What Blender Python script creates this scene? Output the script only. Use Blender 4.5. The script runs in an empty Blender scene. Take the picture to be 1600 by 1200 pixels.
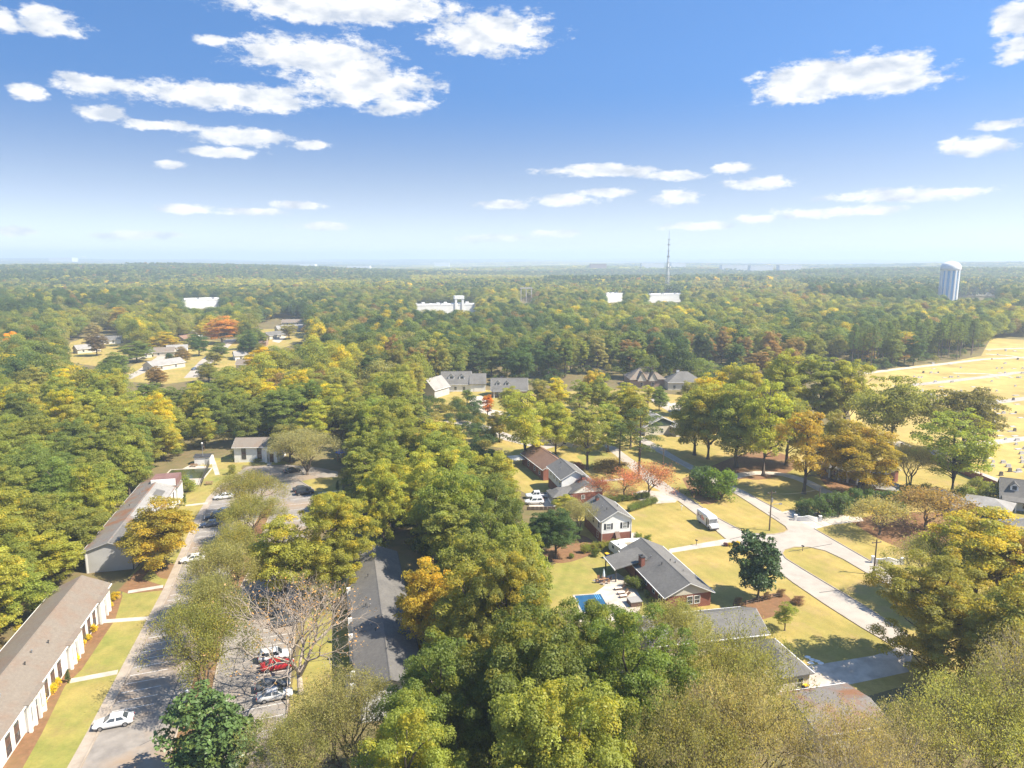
import bpy, math, random
import numpy as np
from mathutils import Vector, Matrix

sc = bpy.context.scene
R = math.radians
# ------------------------------------------------------------------ camera
F, CAMH = 1109.0, 62.0                       # focal length in photo pixels (1600 wide), camera height in m
TH = math.atan(198 / F)
CT, ST = math.cos(TH), math.sin(TH)
cam = bpy.data.cameras.new('camera')
cam.sensor_width = 36.0
cam.lens = 36.0 * F / 1600
cam.clip_start, cam.clip_end = 0.5, 60000
camo = bpy.data.objects.new('camera', cam)
camo.location = (0, 0, CAMH)
camo.rotation_euler = (math.pi / 2 - TH, 0, 0)
sc.collection.objects.link(camo)
sc.camera = camo
# ------------------------------------------------------------------ sun, exposure
SUN_EL, SUN_AZ = R(50), R(-14)                # azimuth measured from +x towards +y
sd = Vector((math.cos(SUN_EL) * math.cos(SUN_AZ), math.cos(SUN_EL) * math.sin(SUN_AZ), math.sin(SUN_EL)))
sun = bpy.data.lights.new('sun', 'SUN')
sun.energy, sun.angle, sun.color = 5.0, R(0.5), (1.0, 0.92, 0.79)
suno = bpy.data.objects.new('sun', sun)
suno.rotation_euler = sd.to_track_quat('Z', 'Y').to_euler()
suno.location = (0, 0, 300)
sc.collection.objects.link(suno)
sc.view_settings.view_transform = 'Standard'
sc.view_settings.look = 'None'
sc.view_settings.exposure = 1.12
sc.view_settings.gamma = 1.0
cy = sc.cycles
cy.max_bounces, cy.diffuse_bounces, cy.glossy_bounces = 6, 4, 2
cy.transmission_bounces, cy.transparent_max_bounces, cy.volume_bounces = 3, 4, 1
cy.use_denoising = True
cy.caustics_reflective = cy.caustics_refractive = False


# ------------------------------------------------------------------ pixel <-> world
def G(px, py, z=0.0):
    u, v = (px - 800) / F, (600 - py) / F
    t = (z - CAMH) / (-ST + CT * v)
    return (u * t, (CT + ST * v) * t)


def prj(x, y, z):
    d = y * CT - (z - CAMH) * ST
    up = y * ST + (z - CAMH) * CT
    return 800 + F * x / d, 600 - F * up / d, d


def height_for(x, y, py):
    k = (600 - py) / F                       # solve (y*ST + w*CT) = k*(y*CT - w*ST), w = z - CAMH
    w = (k * y * CT - y * ST) / (CT + k * ST)
    return w + CAMH


# ------------------------------------------------------------------ world: sky and clouds
world = bpy.data.worlds.new('World')
sc.world = world
world.use_nodes = True
nt = world.node_tree
nt.nodes.clear()


def N(tree, typ, **kw):
    n = tree.nodes.new(typ)
    for k, v in kw.items():
        if k == 'ins':
            for i, val in v.items():
                n.inputs[i].default_value = val
        else:
            setattr(n, k, v)
    return n


def M2(tree, op, a, b=None, c=None, clamp=False):
    n = tree.nodes.new('ShaderNodeMath')
    n.operation = op
    n.use_clamp = clamp
    for i, q in enumerate((a, b, c)):
        if q is None:
            continue
        if isinstance(q, (int, float)):
            n.inputs[i].default_value = q
        else:
            tree.links.new(q, n.inputs[i])
    return n.outputs[0]


tc = N(nt, 'ShaderNodeTexCoord')
sep = N(nt, 'ShaderNodeSeparateXYZ')
nt.links.new(tc.outputs['Generated'], sep.inputs[0])
dx, dy, dz = sep.outputs
# the air is clean and dry: the blue deepens quickly above the horizon
lift = N(nt, 'ShaderNodeCombineXYZ')
zc = M2(nt, 'MAXIMUM', dz, 0.0)
nt.links.new(dx, lift.inputs[0])
nt.links.new(dy, lift.inputs[1])
nt.links.new(M2(nt, 'MULTIPLY', zc, M2(nt, 'MULTIPLY_ADD', zc, 2.0, 3.3)), lift.inputs[2])
nrm = N(nt, 'ShaderNodeVectorMath', operation='NORMALIZE')
nt.links.new(lift.outputs[0], nrm.inputs[0])
sky = N(nt, 'ShaderNodeTexSky', sky_type='NISHITA', sun_disc=False, sun_elevation=SUN_EL,
        sun_rotation=math.pi / 2 - SUN_AZ, altitude=200, air_density=1.0, dust_density=0.4, ozone_density=1.6)
nt.links.new(nrm.outputs[0], sky.inputs['Vector'])
hs = N(nt, 'ShaderNodeHueSaturation', ins={'Saturation': 1.2, 'Value': 1.0})
satr = N(nt, 'ShaderNodeMapRange', interpolation_type='SMOOTHSTEP', ins={1: 0.0, 2: 0.22, 3: 0.48, 4: 1.24})
nt.links.new(zc, satr.inputs[0])
nt.links.new(satr.outputs[0], hs.inputs['Saturation'])
valr = N(nt, 'ShaderNodeMapRange', interpolation_type='SMOOTHSTEP', ins={1: 0.0, 2: 0.26, 3: 0.50, 4: 0.86})
nt.links.new(zc, valr.inputs[0])
nt.links.new(valr.outputs[0], hs.inputs['Value'])
nt.links.new(sky.outputs[0], hs.inputs['Color'])

CLOUDS = [(540, 8, 240, 24), (760, 48, 120, 30), (430, 2, 90, 20), (490, 85, 130, 32), (570, 128, 120, 34), (625, 165, 62, 15),
          (330, 146, 165, 19), (135, 128, 46, 17), (420, 152, 70, 22), (75, 35, 46, 18), (8, 30, 16, 16), (160, 176, 34, 11),
          (40, 142, 24, 11), (250, 195, 66, 8), (385, 211, 88, 14), (488, 226, 34, 7), (345, 237, 60, 6), (285, 326, 42, 8),
          (400, 329, 60, 6), (462, 319, 50, 6), (1320, 116, 138, 28), (1260, 138, 80, 20), (1420, 96, 40, 14), (1400, 130, 70, 12),
          (1585, 30, 30, 22), (1588, 70, 28, 18), (1530, 223, 58, 14), (1560, 195, 32, 5), (940, 265, 112, 10), (1050, 273, 56, 9),
          (1145, 262, 36, 8), (1190, 284, 64, 11), (1058, 307, 42, 14), (880, 312, 70, 11), (785, 319, 50, 7), (950, 300, 50, 6),
          (1425, 303, 118, 10), (1280, 331, 72, 9), (1370, 326, 42, 8), (215, 366, 62, 5), (510, 352, 54, 6), (25, 360, 34, 4),
          (775, 371, 70, 5), (868, 364, 46, 4), (1090, 352, 60, 5), (1180, 341, 40, 5), (330, 62, 26, 8), (265, 256, 26, 5)]


def az_el(px, py):
    u, v = (px - 800) / F, (600 - py) / F
    d = Vector((u, CT + ST * v, -ST + CT * v)).normalized()
    return math.atan2(d.x, d.y), math.asin(d.z)


azr = M2(nt, 'ARCTAN2', dx, dy)
az = M2(nt, 'SUBTRACT', M2(nt, 'PINGPONG', M2(nt, 'ADD', azr, 0.70 + 2.8), 1.40), 0.70)   # the same weather all round
el = M2(nt, 'ARCSINE', dz)
uv = N(nt, 'ShaderNodeCombineXYZ')
nt.links.new(az, uv.inputs[0])
nt.links.new(el, uv.inputs[1])
# domain warp for ragged outlines
nz1 = N(nt, 'ShaderNodeTexNoise', ins={'Scale': 12.0, 'Detail': 8.0, 'Roughness': 0.65})
stv = N(nt, 'ShaderNodeVectorMath', operation='MULTIPLY')
stv.inputs[1].default_value = (1.0, 2.1, 1.0)
nt.links.new(uv.outputs[0], stv.inputs[0])
nt.links.new(stv.outputs[0], nz1.inputs['Vector'])
best = None
for (cx, cyp, a, b) in CLOUDS:
    b = max(b, 7.5)
    A, E = az_el(cx, cyp + b * 0.15)
    ia, ib = F / (a * 1.0), F / (b * 1.08)
    ma = N(nt, 'ShaderNodeVectorMath', operation='MULTIPLY_ADD')
    ma.inputs[1].default_value = (ia, ib, 0)
    ma.inputs[2].default_value = (-A * ia, -E * ib, 0)
    nt.links.new(uv.outputs[0], ma.inputs[0])
    ln = N(nt, 'ShaderNodeVectorMath', operation='LENGTH')
    nt.links.new(ma.outputs[0], ln.inputs[0])
    best = ln.outputs['Value'] if best is None else M2(nt, 'SMOOTH_MIN', best, ln.outputs['Value'], 0.25)
nz2 = N(nt, 'ShaderNodeTexNoise', ins={'Scale': 42.0, 'Detail': 8.0, 'Roughness': 0.66})
nt.links.new(stv.outputs[0], nz2.inputs['Vector'])
nn = M2(nt, 'ADD', M2(nt, 'MULTIPLY', nz1.outputs[0], 1.3), M2(nt, 'MULTIPLY', nz2.outputs[0], 1.7))
fld = M2(nt, 'ADD', M2(nt, 'SUBTRACT', 1.0, best), M2(nt, 'SUBTRACT', nn, 1.52))
dens = N(nt, 'ShaderNodeMapRange', interpolation_type='SMOOTHSTEP', ins={1: 0.0, 2: 0.5, 3: 0.0, 4: 1.0})
nt.links.new(fld, dens.inputs[0])
# broken shade on the undersides
nz3 = N(nt, 'ShaderNodeTexNoise', ins={'Scale': 26.0, 'Detail': 5.0})
of3 = N(nt, 'ShaderNodeVectorMath', operation='ADD')
of3.inputs[1].default_value = (0.004, 0.016, 0.0)
nt.links.new(stv.outputs[0], of3.inputs[0])
nt.links.new(of3.outputs[0], nz3.inputs['Vector'])
ccr = N(nt, 'ShaderNodeMix', data_type='RGBA')
ccr.inputs[6].default_value = (2.05, 2.25, 2.6, 1)
ccr.inputs[7].default_value = (3.5, 3.48, 3.42, 1)
shade = N(nt, 'ShaderNodeMapRange', ins={1: 0.34, 2: 0.58, 3: 0.0, 4: 1.0})
nt.links.new(nz3.outputs[0], shade.inputs[0])
nt.links.new(shade.outputs[0], ccr.inputs[0])
mixc = N(nt, 'ShaderNodeMix', data_type='RGBA')
nt.links.new(M2(nt, 'MULTIPLY', dens.outputs[0], 0.97), mixc.inputs[0])
nt.links.new(hs.outputs[0], mixc.inputs[6])
nt.links.new(ccr.outputs[2], mixc.inputs[7])
bg = N(nt, 'ShaderNodeBackground', ins={'Strength': 0.15})
nt.links.new(mixc.outputs[2], bg.inputs[0])
wo = N(nt, 'ShaderNodeOutputWorld')
nt.links.new(bg.outputs[0], wo.inputs[0])

# ------------------------------------------------------------------ object helpers
COL = sc.collection
rnd = random.Random(7)
npr = np.random.default_rng(7)


def tag(o, label=None, cat=None, group=None, kind=None):
    for k, v in (('label', label), ('category', cat), ('group', group), ('kind', kind)):
        if v:
            o[k] = v
    return o


def empty(name, loc, rz=0.0, label=None, cat=None, group=None):
    o = bpy.data.objects.new(name, None)
    o.location = (loc[0], loc[1], loc[2] if len(loc) > 2 else 0)
    o.rotation_euler = (0, 0, rz)
    o.empty_display_size = 0.3
    COL.objects.link(o)
    return tag(o, label, cat, group)


class MB:
    """collects boxes, tubes and faces for ONE mesh"""

    def __init__(s):
        s.v, s.f = [], []

    def face(s, pts):
        n = len(s.v)
        s.v += [tuple(p) for p in pts]
        s.f.append(tuple(range(n, n + len(pts))))
        return s

    def box(s, x0, x1, y0, y1, z0, z1):
        n = len(s.v)
        s.v += [(x0, y0, z0), (x1, y0, z0), (x1, y1, z0), (x0, y1, z0), (x0, y0, z1), (x1, y0, z1), (x1, y1, z1), (x0, y1, z1)]
        s.f += [tuple(n + i for i in q) for q in ((0, 3, 2, 1), (4, 5, 6, 7), (0, 1, 5, 4), (1, 2, 6, 5), (2, 3, 7, 6), (3, 0, 4, 7))]
        return s

    def loft(s, rings, cap=True):
        n = len(s.v)
        k = len(rings[0])
        for r in rings:
            s.v += [tuple(p) for p in r]
        for i in range(len(rings) - 1):
            for j in range(k):
                a, b = n + i * k + j, n + i * k + (j + 1) % k
                s.f.append((a, b, b + k, a + k))
        if cap:
            s.f.append(tuple(n + j for j in reversed(range(k))))
            s.f.append(tuple(n + (len(rings) - 1) * k + j for j in range(k)))
        return s

    def tube(s, pts, rad, k=6, cap=True):
        rings = []
        for i, p in enumerate(pts):
            p = Vector(p)
            a = Vector(pts[max(i - 1, 0)])
            b = Vector(pts[min(i + 1, len(pts) - 1)])
            d = (b - a).normalized() if (b - a).length > 1e-9 else Vector((0, 0, 1))
            q = d.to_track_quat('Z', 'Y')
            r = rad[i] if isinstance(rad, (list, tuple)) else rad
            rings.append([p + q @ Vector((r * math.cos(2 * math.pi * j / k), r * math.sin(2 * math.pi * j / k), 0)) for j in range(k)])
        return s.loft(rings, cap)

    def prism(s, poly, z0, z1):
        return s.loft([[(x, y, z0) for x, y in poly], [(x, y, z1) for x, y in poly]])

    def lathe(s, prof, k=16, cx=0, cy_=0):
        return s.loft([[(cx + r * math.cos(2 * math.pi * j / k), cy_ + r * math.sin(2 * math.pi * j / k), z) for j in range(k)] for r, z in prof])

    def mesh(s, name, mat, smooth=False):
        me = bpy.data.meshes.new(name)
        me.from_pydata(s.v, [], s.f)
        me.materials.append(mat)
        if smooth:
            me.polygons.foreach_set('use_smooth', [True] * len(me.polygons))
        me.update()
        return me

    def build(s, name, mat, parent=None, smooth=False, **kw):
        return put(name, s.mesh(name, mat, smooth), parent, **kw)


def put(name, me, parent=None, loc=None, rz=None, label=None, cat=None, group=None, kind=None):
    o = bpy.data.objects.new(name, me)
    COL.objects.link(o)
    if parent:
        o.parent = parent
    if loc is not None:
        o.location = loc if len(loc) == 3 else (loc[0], loc[1], 0)
    if rz is not None:
        o.rotation_euler = (0, 0, rz)
    return tag(o, label, cat, group, kind)


def copy_tree(o, parent=None, depth=0):
    c = o.copy()
    COL.objects.link(c)
    c.parent = parent
    for ch in o.children:
        copy_tree(ch, c, depth + 1)
    return c


# ------------------------------------------------------------------ materials
MATS = {}


def mat(name, c1, c2=None, scale=1.0, rough=0.8, detail=5.0, c3=None, scale3=0.1, amt3=0.5, bump=0.0, bscale=None, metal=0.0,
        spec=0.3, coord='pos', stretch=None, lo=0.35, hi=0.65, lo3=0.45, hi3=0.65):
    m = bpy.data.materials.new(name)
    m.use_nodes = True
    t = m.node_tree
    b = t.nodes['Principled BSDF']
    b.inputs['Roughness'].default_value = rough
    b.inputs['Metallic'].default_value = metal
    b.inputs['Specular IOR Level'].default_value = spec
    b.inputs['Base Color'].default_value = (*c1, 1)
    if coord == 'pos':
        src = N(t, 'ShaderNodeNewGeometry').outputs['Position']
    else:
        src = N(t, 'ShaderNodeTexCoord').outputs['Object']
    if stretch:
        mp = N(t, 'ShaderNodeMapping')
        mp.inputs['Scale'].default_value = stretch[:3]
        if len(stretch) > 3:
            mp.inputs['Rotation'].default_value = (0, 0, stretch[3])
        t.links.new(src, mp.inputs[0])
        src2 = mp.outputs[0]
    else:
        src2 = src
    col = None
    if c2:
        nz = N(t, 'ShaderNodeTexNoise', ins={'Scale': scale, 'Detail': detail, 'Roughness': 0.6})
        t.links.new(src2, nz.inputs['Vector'])
        mr = N(t, 'ShaderNodeMapRange', ins={1: lo, 2: hi})
        t.links.new(nz.outputs[0], mr.inputs[0])
        mx = N(t, 'ShaderNodeMix', data_type='RGBA')
        mx.inputs[6].default_value = (*c1, 1)
        mx.inputs[7].default_value = (*c2, 1)
        t.links.new(mr.outputs[0], mx.inputs[0])
        col = mx.outputs[2]
    if c3:
        nz = N(t, 'ShaderNodeTexNoise', ins={'Scale': scale3, 'Detail': 4.0, 'Roughness': 0.65})
        t.links.new(src, nz.inputs['Vector'])
        mr = N(t, 'ShaderNodeMapRange', ins={1: lo3, 2: hi3, 4: amt3})
        t.links.new(nz.outputs[0], mr.inputs[0])
        mx = N(t, 'ShaderNodeMix', data_type='RGBA')
        t.links.new(mr.outputs[0], mx.inputs[0])
        t.links.new(col, mx.inputs[6])
        mx.inputs[7].default_value = (*c3, 1)
        col = mx.outputs[2]
    if col:
        t.links.new(col, b.inputs['Base Color'])
    if bump:
        nb = N(t, 'ShaderNodeTexNoise', ins={'Scale': bscale or scale * 3, 'Detail': 3.0})
        t.links.new(src2, nb.inputs['Vector'])
        bp = N(t, 'ShaderNodeBump', ins={'Strength': bump, 'Distance': 0.1})
        t.links.new(nb.outputs[0], bp.inputs['Height'])
        t.links.new(bp.outputs[0], b.inputs['Normal'])
    MATS[name] = m
    return m


def brickmat(name, c1, c2, mortar, scale=4.0):
    m = mat(name, c1, c2, 1.5)
    t = m.node_tree
    b = t.nodes['Principled BSDF']
    src = N(t, 'ShaderNodeTexCoord').outputs['Object']
    # brick courses follow z; run along x+y
    sp = N(t, 'ShaderNodeSeparateXYZ')
    t.links.new(src, sp.inputs[0])
    cb = N(t, 'ShaderNodeCombineXYZ')
    t.links.new(M2(t, 'ADD', sp.outputs[0], sp.outputs[1]), cb.inputs[0])
    t.links.new(sp.outputs[2], cb.inputs[1])
    br = N(t, 'ShaderNodeTexBrick', ins={'Scale': scale, 'Color1': (*c1, 1), 'Color2': (*c2, 1), 'Mortar': (*mortar, 1), 'Mortar Size': 0.012})
    t.links.new(cb.outputs[0], br.inputs['Vector'])
    old = b.inputs['Base Color'].links[0].from_socket
    mx = N(t, 'ShaderNodeMix', data_type='RGBA', ins={0: 0.6})
    t.links.new(old, mx.inputs[6])
    t.links.new(br.outputs[0], mx.inputs[7])
    t.links.new(mx.outputs[2], b.inputs['Base Color'])
    return m


def sidingmat(name, c, c2):
    m = mat(name, c, c2, 0.7, rough=0.6)
    t = m.node_tree
    b = t.nodes['Principled BSDF']
    src = N(t, 'ShaderNodeTexCoord').outputs['Object']
    w = N(t, 'ShaderNodeTexWave', wave_type='BANDS', bands_direction='Z', wave_profile='SAW', ins={'Scale': 0.9})
    t.links.new(src, w.inputs[0])
    bp = N(t, 'ShaderNodeBump', ins={'Strength': 0.5, 'Distance': 0.03})
    t.links.new(w.outputs[0], bp.inputs['Height'])
    t.links.new(bp.outputs[0], b.inputs['Normal'])
    return m


def roofmat(name, c, c2, c3=None, amt3=0.5):
    """asphalt shingles: mottled granules, faint courses, stains"""
    m = mat(name, c, c2, 2.2, rough=0.92, detail=8, c3=c3 or tuple(q * 0.72 for q in c), scale3=0.25, amt3=amt3, spec=0.15, coord='obj', lo=0.3, hi=0.7)
    t = m.node_tree
    b = t.nodes['Principled BSDF']
    src = N(t, 'ShaderNodeTexCoord').outputs['Object']
    br = N(t, 'ShaderNodeTexBrick', ins={'Scale': 2.2, 'Color1': (1, 1, 1, 1), 'Color2': (0.8, 0.8, 0.8, 1), 'Mortar': (0.6, 0.6, 0.6, 1), 'Mortar Size': 0.03})
    t.links.new(src, br.inputs['Vector'])
    old = b.inputs['Base Color'].links[0].from_socket
    mx = N(t, 'ShaderNodeMix', data_type='RGBA', blend_type='MULTIPLY', ins={0: 0.5})
    t.links.new(old, mx.inputs[6])
    t.links.new(br.outputs[0], mx.inputs[7])
    t.links.new(mx.outputs[2], b.inputs['Base Color'])
    return m


def lawnmat(name, c1, c2, c3, c4, rot):
    """dry turf: mown bands, thin and green patches, fine speckle"""
    m = mat(name, c1, c2, 0.35, rough=0.95, detail=10, c3=c3, scale3=0.07, amt3=0.85, bump=0.4, bscale=6, spec=0.1, lo=0.38, hi=0.62, lo3=0.42, hi3=0.62)
    t = m.node_tree
    b = t.nodes['Principled BSDF']
    old = b.inputs['Base Color'].links[0].from_socket
    pos = N(t, 'ShaderNodeNewGeometry').outputs['Position']
    mp = N(t, 'ShaderNodeMapping')
    mp.inputs['Rotation'].default_value = (0, 0, rot)
    t.links.new(pos, mp.inputs[0])
    w = N(t, 'ShaderNodeTexWave', wave_type='BANDS', bands_direction='X', ins={'Scale': 0.13, 'Distortion': 6.0, 'Detail': 4.0, 'Detail Scale': 0.35})
    t.links.new(mp.outputs[0], w.inputs[0])
    n1 = N(t, 'ShaderNodeTexNoise', ins={'Scale': 0.17, 'Detail': 6.0, 'Roughness': 0.7})
    t.links.new(pos, n1.inputs[0])
    n2 = N(t, 'ShaderNodeTexNoise', ins={'Scale': 2.6, 'Detail': 4.0, 'Roughness': 0.8})
    t.links.new(pos, n2.inputs[0])
    k = M2(t, 'ADD', M2(t, 'MULTIPLY', w.outputs[1], 0.07), M2(t, 'ADD', M2(t, 'MULTIPLY', n1.outputs[0], 0.55), M2(t, 'MULTIPLY', n2.outputs[0], 0.75)))
    sc1 = N(t, 'ShaderNodeVectorMath', operation='SCALE')
    t.links.new(old, sc1.inputs[0])
    mr = N(t, 'ShaderNodeMapRange', ins={1: 0.45, 2: 1.0, 3: 0.72, 4: 1.22})
    t.links.new(k, mr.inputs[0])
    t.links.new(mr.outputs[0], sc1.inputs['Scale'])
    mx = N(t, 'ShaderNodeMix', data_type='RGBA')
    mx.inputs[7].default_value = (*c4, 1)
    n3 = N(t, 'ShaderNodeTexNoise', ins={'Scale': 0.13, 'Detail': 7.0, 'Roughness': 0.75})
    of = N(t, 'ShaderNodeVectorMath', operation='ADD')
    of.inputs[1].default_value = (37, 11, 5)
    t.links.new(pos, of.inputs[0])
    t.links.new(of.outputs[0], n3.inputs[0])
    m3 = N(t, 'ShaderNodeMapRange', ins={1: 0.52, 2: 0.70, 3: 0.0, 4: 0.7})
    t.links.new(n3.outputs[0], m3.inputs[0])
    t.links.new(m3.outputs[0], mx.inputs[0])
    t.links.new(sc1.outputs[0], mx.inputs[6])
    t.links.new(mx.outputs[2], b.inputs['Base Color'])
    return m


LAWNM = lawnmat('lawn_dry', (0.43, 0.315, 0.10), (0.36, 0.275, 0.08), (0.28, 0.245, 0.065), (0.36, 0.24, 0.12), R(-28))
LAWNG = lawnmat('lawn_green', (0.30, 0.27, 0.07), (0.22, 0.225, 0.055), (0.37, 0.285, 0.09), (0.24, 0.165, 0.075), R(14))
CEM = mat('cemetery_grass', (0.50, 0.375, 0.13), (0.41, 0.31, 0.10), 0.12, rough=0.95, detail=9, c3=(0.27, 0.20, 0.07), scale3=0.03,
          amt3=0.7, bump=0.3, bscale=5, spec=0.1)
SOIL = mat('forest_floor', (0.19, 0.135, 0.075), (0.125, 0.115, 0.05), 0.35, rough=0.97, detail=8, c3=(0.20, 0.17, 0.07), scale3=0.03,
           amt3=0.7, bump=0.4, spec=0.05)
MULCH = mat('pine_straw', (0.25, 0.135, 0.07), (0.17, 0.095, 0.05), 1.2, rough=0.97, detail=8, bump=0.4, spec=0.05, c3=(0.24, 0.17, 0.08), scale3=0.15)
ASPH = mat('asphalt_lot', (0.21, 0.188, 0.165), (0.30, 0.268, 0.23), 0.5, rough=0.93, detail=10, c3=(0.30, 0.215, 0.14), scale3=0.10, amt3=0.75,
           bump=0.15, bscale=12, spec=0.2, lo3=0.47, hi3=0.62)
ROAD = mat('road_worn', (0.41, 0.36, 0.30), (0.34, 0.30, 0.25), 0.4, rough=0.93, detail=10, c3=(0.47, 0.41, 0.34), scale3=0.12, amt3=0.7,
           bump=0.12, bscale=12, spec=0.2)
CONC = mat('concrete', (0.56, 0.49, 0.40), (0.46, 0.40, 0.33), 0.5, rough=0.9, detail=9, c3=(0.30, 0.25, 0.20), scale3=0.25, amt3=0.5, spec=0.2)
KERBM = mat('kerb_concrete', (0.40, 0.34, 0.27), (0.31, 0.25, 0.19), 0.5, rough=0.9, detail=9, spec=0.2)
PAINT = mat('road_paint', (0.75, 0.74, 0.70), (0.50, 0.48, 0.45), 2.5, rough=0.8)
SEAL = mat('tar_seam', (0.03, 0.03, 0.03), (0.05, 0.05, 0.05), 2.0, rough=0.8)
WHITE = mat('white_paint', (0.80, 0.79, 0.75), (0.72, 0.71, 0.67), 0.6, rough=0.6)
CREAM = mat('cream_paint', (0.60, 0.55, 0.45), (0.52, 0.47, 0.38), 0.6, rough=0.7)
GREYW = mat('pale_grey_render', (0.48, 0.47, 0.45), (0.42, 0.41, 0.39), 0.4, rough=0.8)
SIDE = sidingmat('white_siding', (0.80, 0.79, 0.75), (0.74, 0.73, 0.69))
SIDEB = sidingmat('beige_siding', (0.52, 0.47, 0.39), (0.47, 0.42, 0.35))
BRICK = brickmat('red_brick', (0.27, 0.095, 0.06), (0.19, 0.065, 0.045), (0.36, 0.27, 0.22), 4.5)
BRICKT = brickmat('tan_brick', (0.36, 0.24, 0.17), (0.28, 0.18, 0.13), (0.42, 0.36, 0.30), 4.5)
RGREY = roofmat('grey_shingle', (0.150, 0.143, 0.130), (0.205, 0.195, 0.178))
RDARK = roofmat('charcoal_shingle', (0.125, 0.118, 0.108), (0.175, 0.165, 0.15), (0.21, 0.195, 0.175), 0.6)
RTAN = roofmat('tan_shingle', (0.215, 0.18, 0.14), (0.26, 0.22, 0.175), (0.25, 0.115, 0.055), 0.25)
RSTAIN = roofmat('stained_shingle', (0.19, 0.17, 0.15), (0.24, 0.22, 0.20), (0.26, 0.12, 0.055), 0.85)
RBROWN = roofmat('brown_shingle', (0.235, 0.14, 0.095), (0.29, 0.18, 0.125))
RPALE = roofmat('pale_shingle', (0.31, 0.29, 0.26), (0.36, 0.345, 0.32))
RMEMB = mat('white_membrane', (0.62, 0.61, 0.59), (0.50, 0.49, 0.47), 0.1, rough=0.7)
REDROOF = roofmat('redbrown_roof', (0.22, 0.12, 0.105), (0.27, 0.16, 0.14))
RUST = mat('dark_metal', (0.045, 0.045, 0.045), (0.07, 0.065, 0.06), 2.0, rough=0.5)
GLASS = mat('window_glass', (0.035, 0.045, 0.055), (0.06, 0.07, 0.08), 0.8, rough=0.08, spec=0.8)
LGLASS = mat('curtained_glass', (0.25, 0.26, 0.26), (0.12, 0.13, 0.14), 1.5, rough=0.12, spec=0.7, coord='obj')
SHUT = mat('black_shutter', (0.02, 0.02, 0.022), (0.035, 0.035, 0.035), 3.0, rough=0.5)
DOORM = mat('brown_door', (0.14, 0.07, 0.04), (0.10, 0.05, 0.03), 2.0, rough=0.5)
BROWNP = mat('brown_panel', (0.11, 0.065, 0.05), (0.15, 0.09, 0.07), 2.0, rough=0.6)
WOOD = mat('weathered_pole', (0.16, 0.115, 0.08), (0.10, 0.075, 0.055), 2.0, rough=0.9)
DECKW = mat('patio_wood', (0.30, 0.17, 0.09), (0.23, 0.125, 0.07), 2.0, rough=0.7)
GALV = mat('galvanised', (0.42, 0.42, 0.42), (0.33, 0.33, 0.33), 1.5, rough=0.45, metal=0.6)
STONE = mat('headstone_grey', (0.50, 0.48, 0.46), (0.36, 0.35, 0.34), 1.5, rough=0.6)
STONED = mat('headstone_dark', (0.07, 0.065, 0.06), (0.13, 0.12, 0.11), 1.5, rough=0.4)
TYRE = mat('tyre_rubber', (0.018, 0.018, 0.018), (0.03, 0.03, 0.03), 4, rough=0.85)
RIM = mat('alloy_rim', (0.45, 0.45, 0.46), (0.32, 0.32, 0.33), 4, rough=0.3, metal=0.8)
LAMPW = mat('headlamp', (0.75, 0.76, 0.78), None, rough=0.1, spec=0.8)
LAMPR = mat('tail_lamp', (0.35, 0.015, 0.012), None, rough=0.15, spec=0.8)
WATER = mat('pool_water', (0.02, 0.075, 0.15), (0.03, 0.11, 0.19), 0.8, rough=0.04, spec=0.6)
MURK = mat('murky_water', (0.05, 0.06, 0.025), (0.075, 0.08, 0.03), 0.8, rough=0.08, spec=0.5)
BLUEP = mat('blue_paint', (0.03, 0.11, 0.55), (0.04, 0.14, 0.5), 1.0, rough=0.4)
YELP = mat('yellow_plastic', (0.75, 0.42, 0.02), None, rough=0.5)
BINB = mat('blue_plastic', (0.02, 0.05, 0.22), None, rough=0.5)
SKYBLUE = mat('tower_blue', (0.10, 0.36, 0.66), (0.13, 0.40, 0.70), 0.1, rough=0.5)
PURP = mat('lettering_purple', (0.10, 0.02, 0.17), None, rough=0.5)
ORNG = mat('lettering_orange', (0.75, 0.10, 0.01), None, rough=0.5)
UMB = mat('parasol_cloth', (0.62, 0.70, 0.74), (0.52, 0.60, 0.66), 2, rough=0.8)
CUSH = mat('cushion_cloth', (0.72, 0.66, 0.58), (0.62, 0.56, 0.48), 2, rough=0.9)
BARK = mat('bark', (0.15, 0.115, 0.085), (0.085, 0.065, 0.05), 3.0, rough=0.95, detail=8, coord='obj', bump=0.5)
BARKP = mat('pale_bark', (0.42, 0.35, 0.28), (0.30, 0.245, 0.19), 2.0, rough=0.9, detail=8, coord='obj')


def paintmat():
    """car paint; the colour is each body's own object colour"""
    m = bpy.data.materials.new('car_paint')
    m.use_nodes = True
    t = m.node_tree
    b = t.nodes['Principled BSDF']
    oi = N(t, 'ShaderNodeObjectInfo')
    t.links.new(oi.outputs['Color'], b.inputs['Base Color'])
    b.inputs['Roughness'].default_value = 0.28
    b.inputs['Coat Weight'].default_value = 0.6
    b.inputs['Coat Roughness'].default_value = 0.06
    return m


CARP = paintmat()


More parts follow.
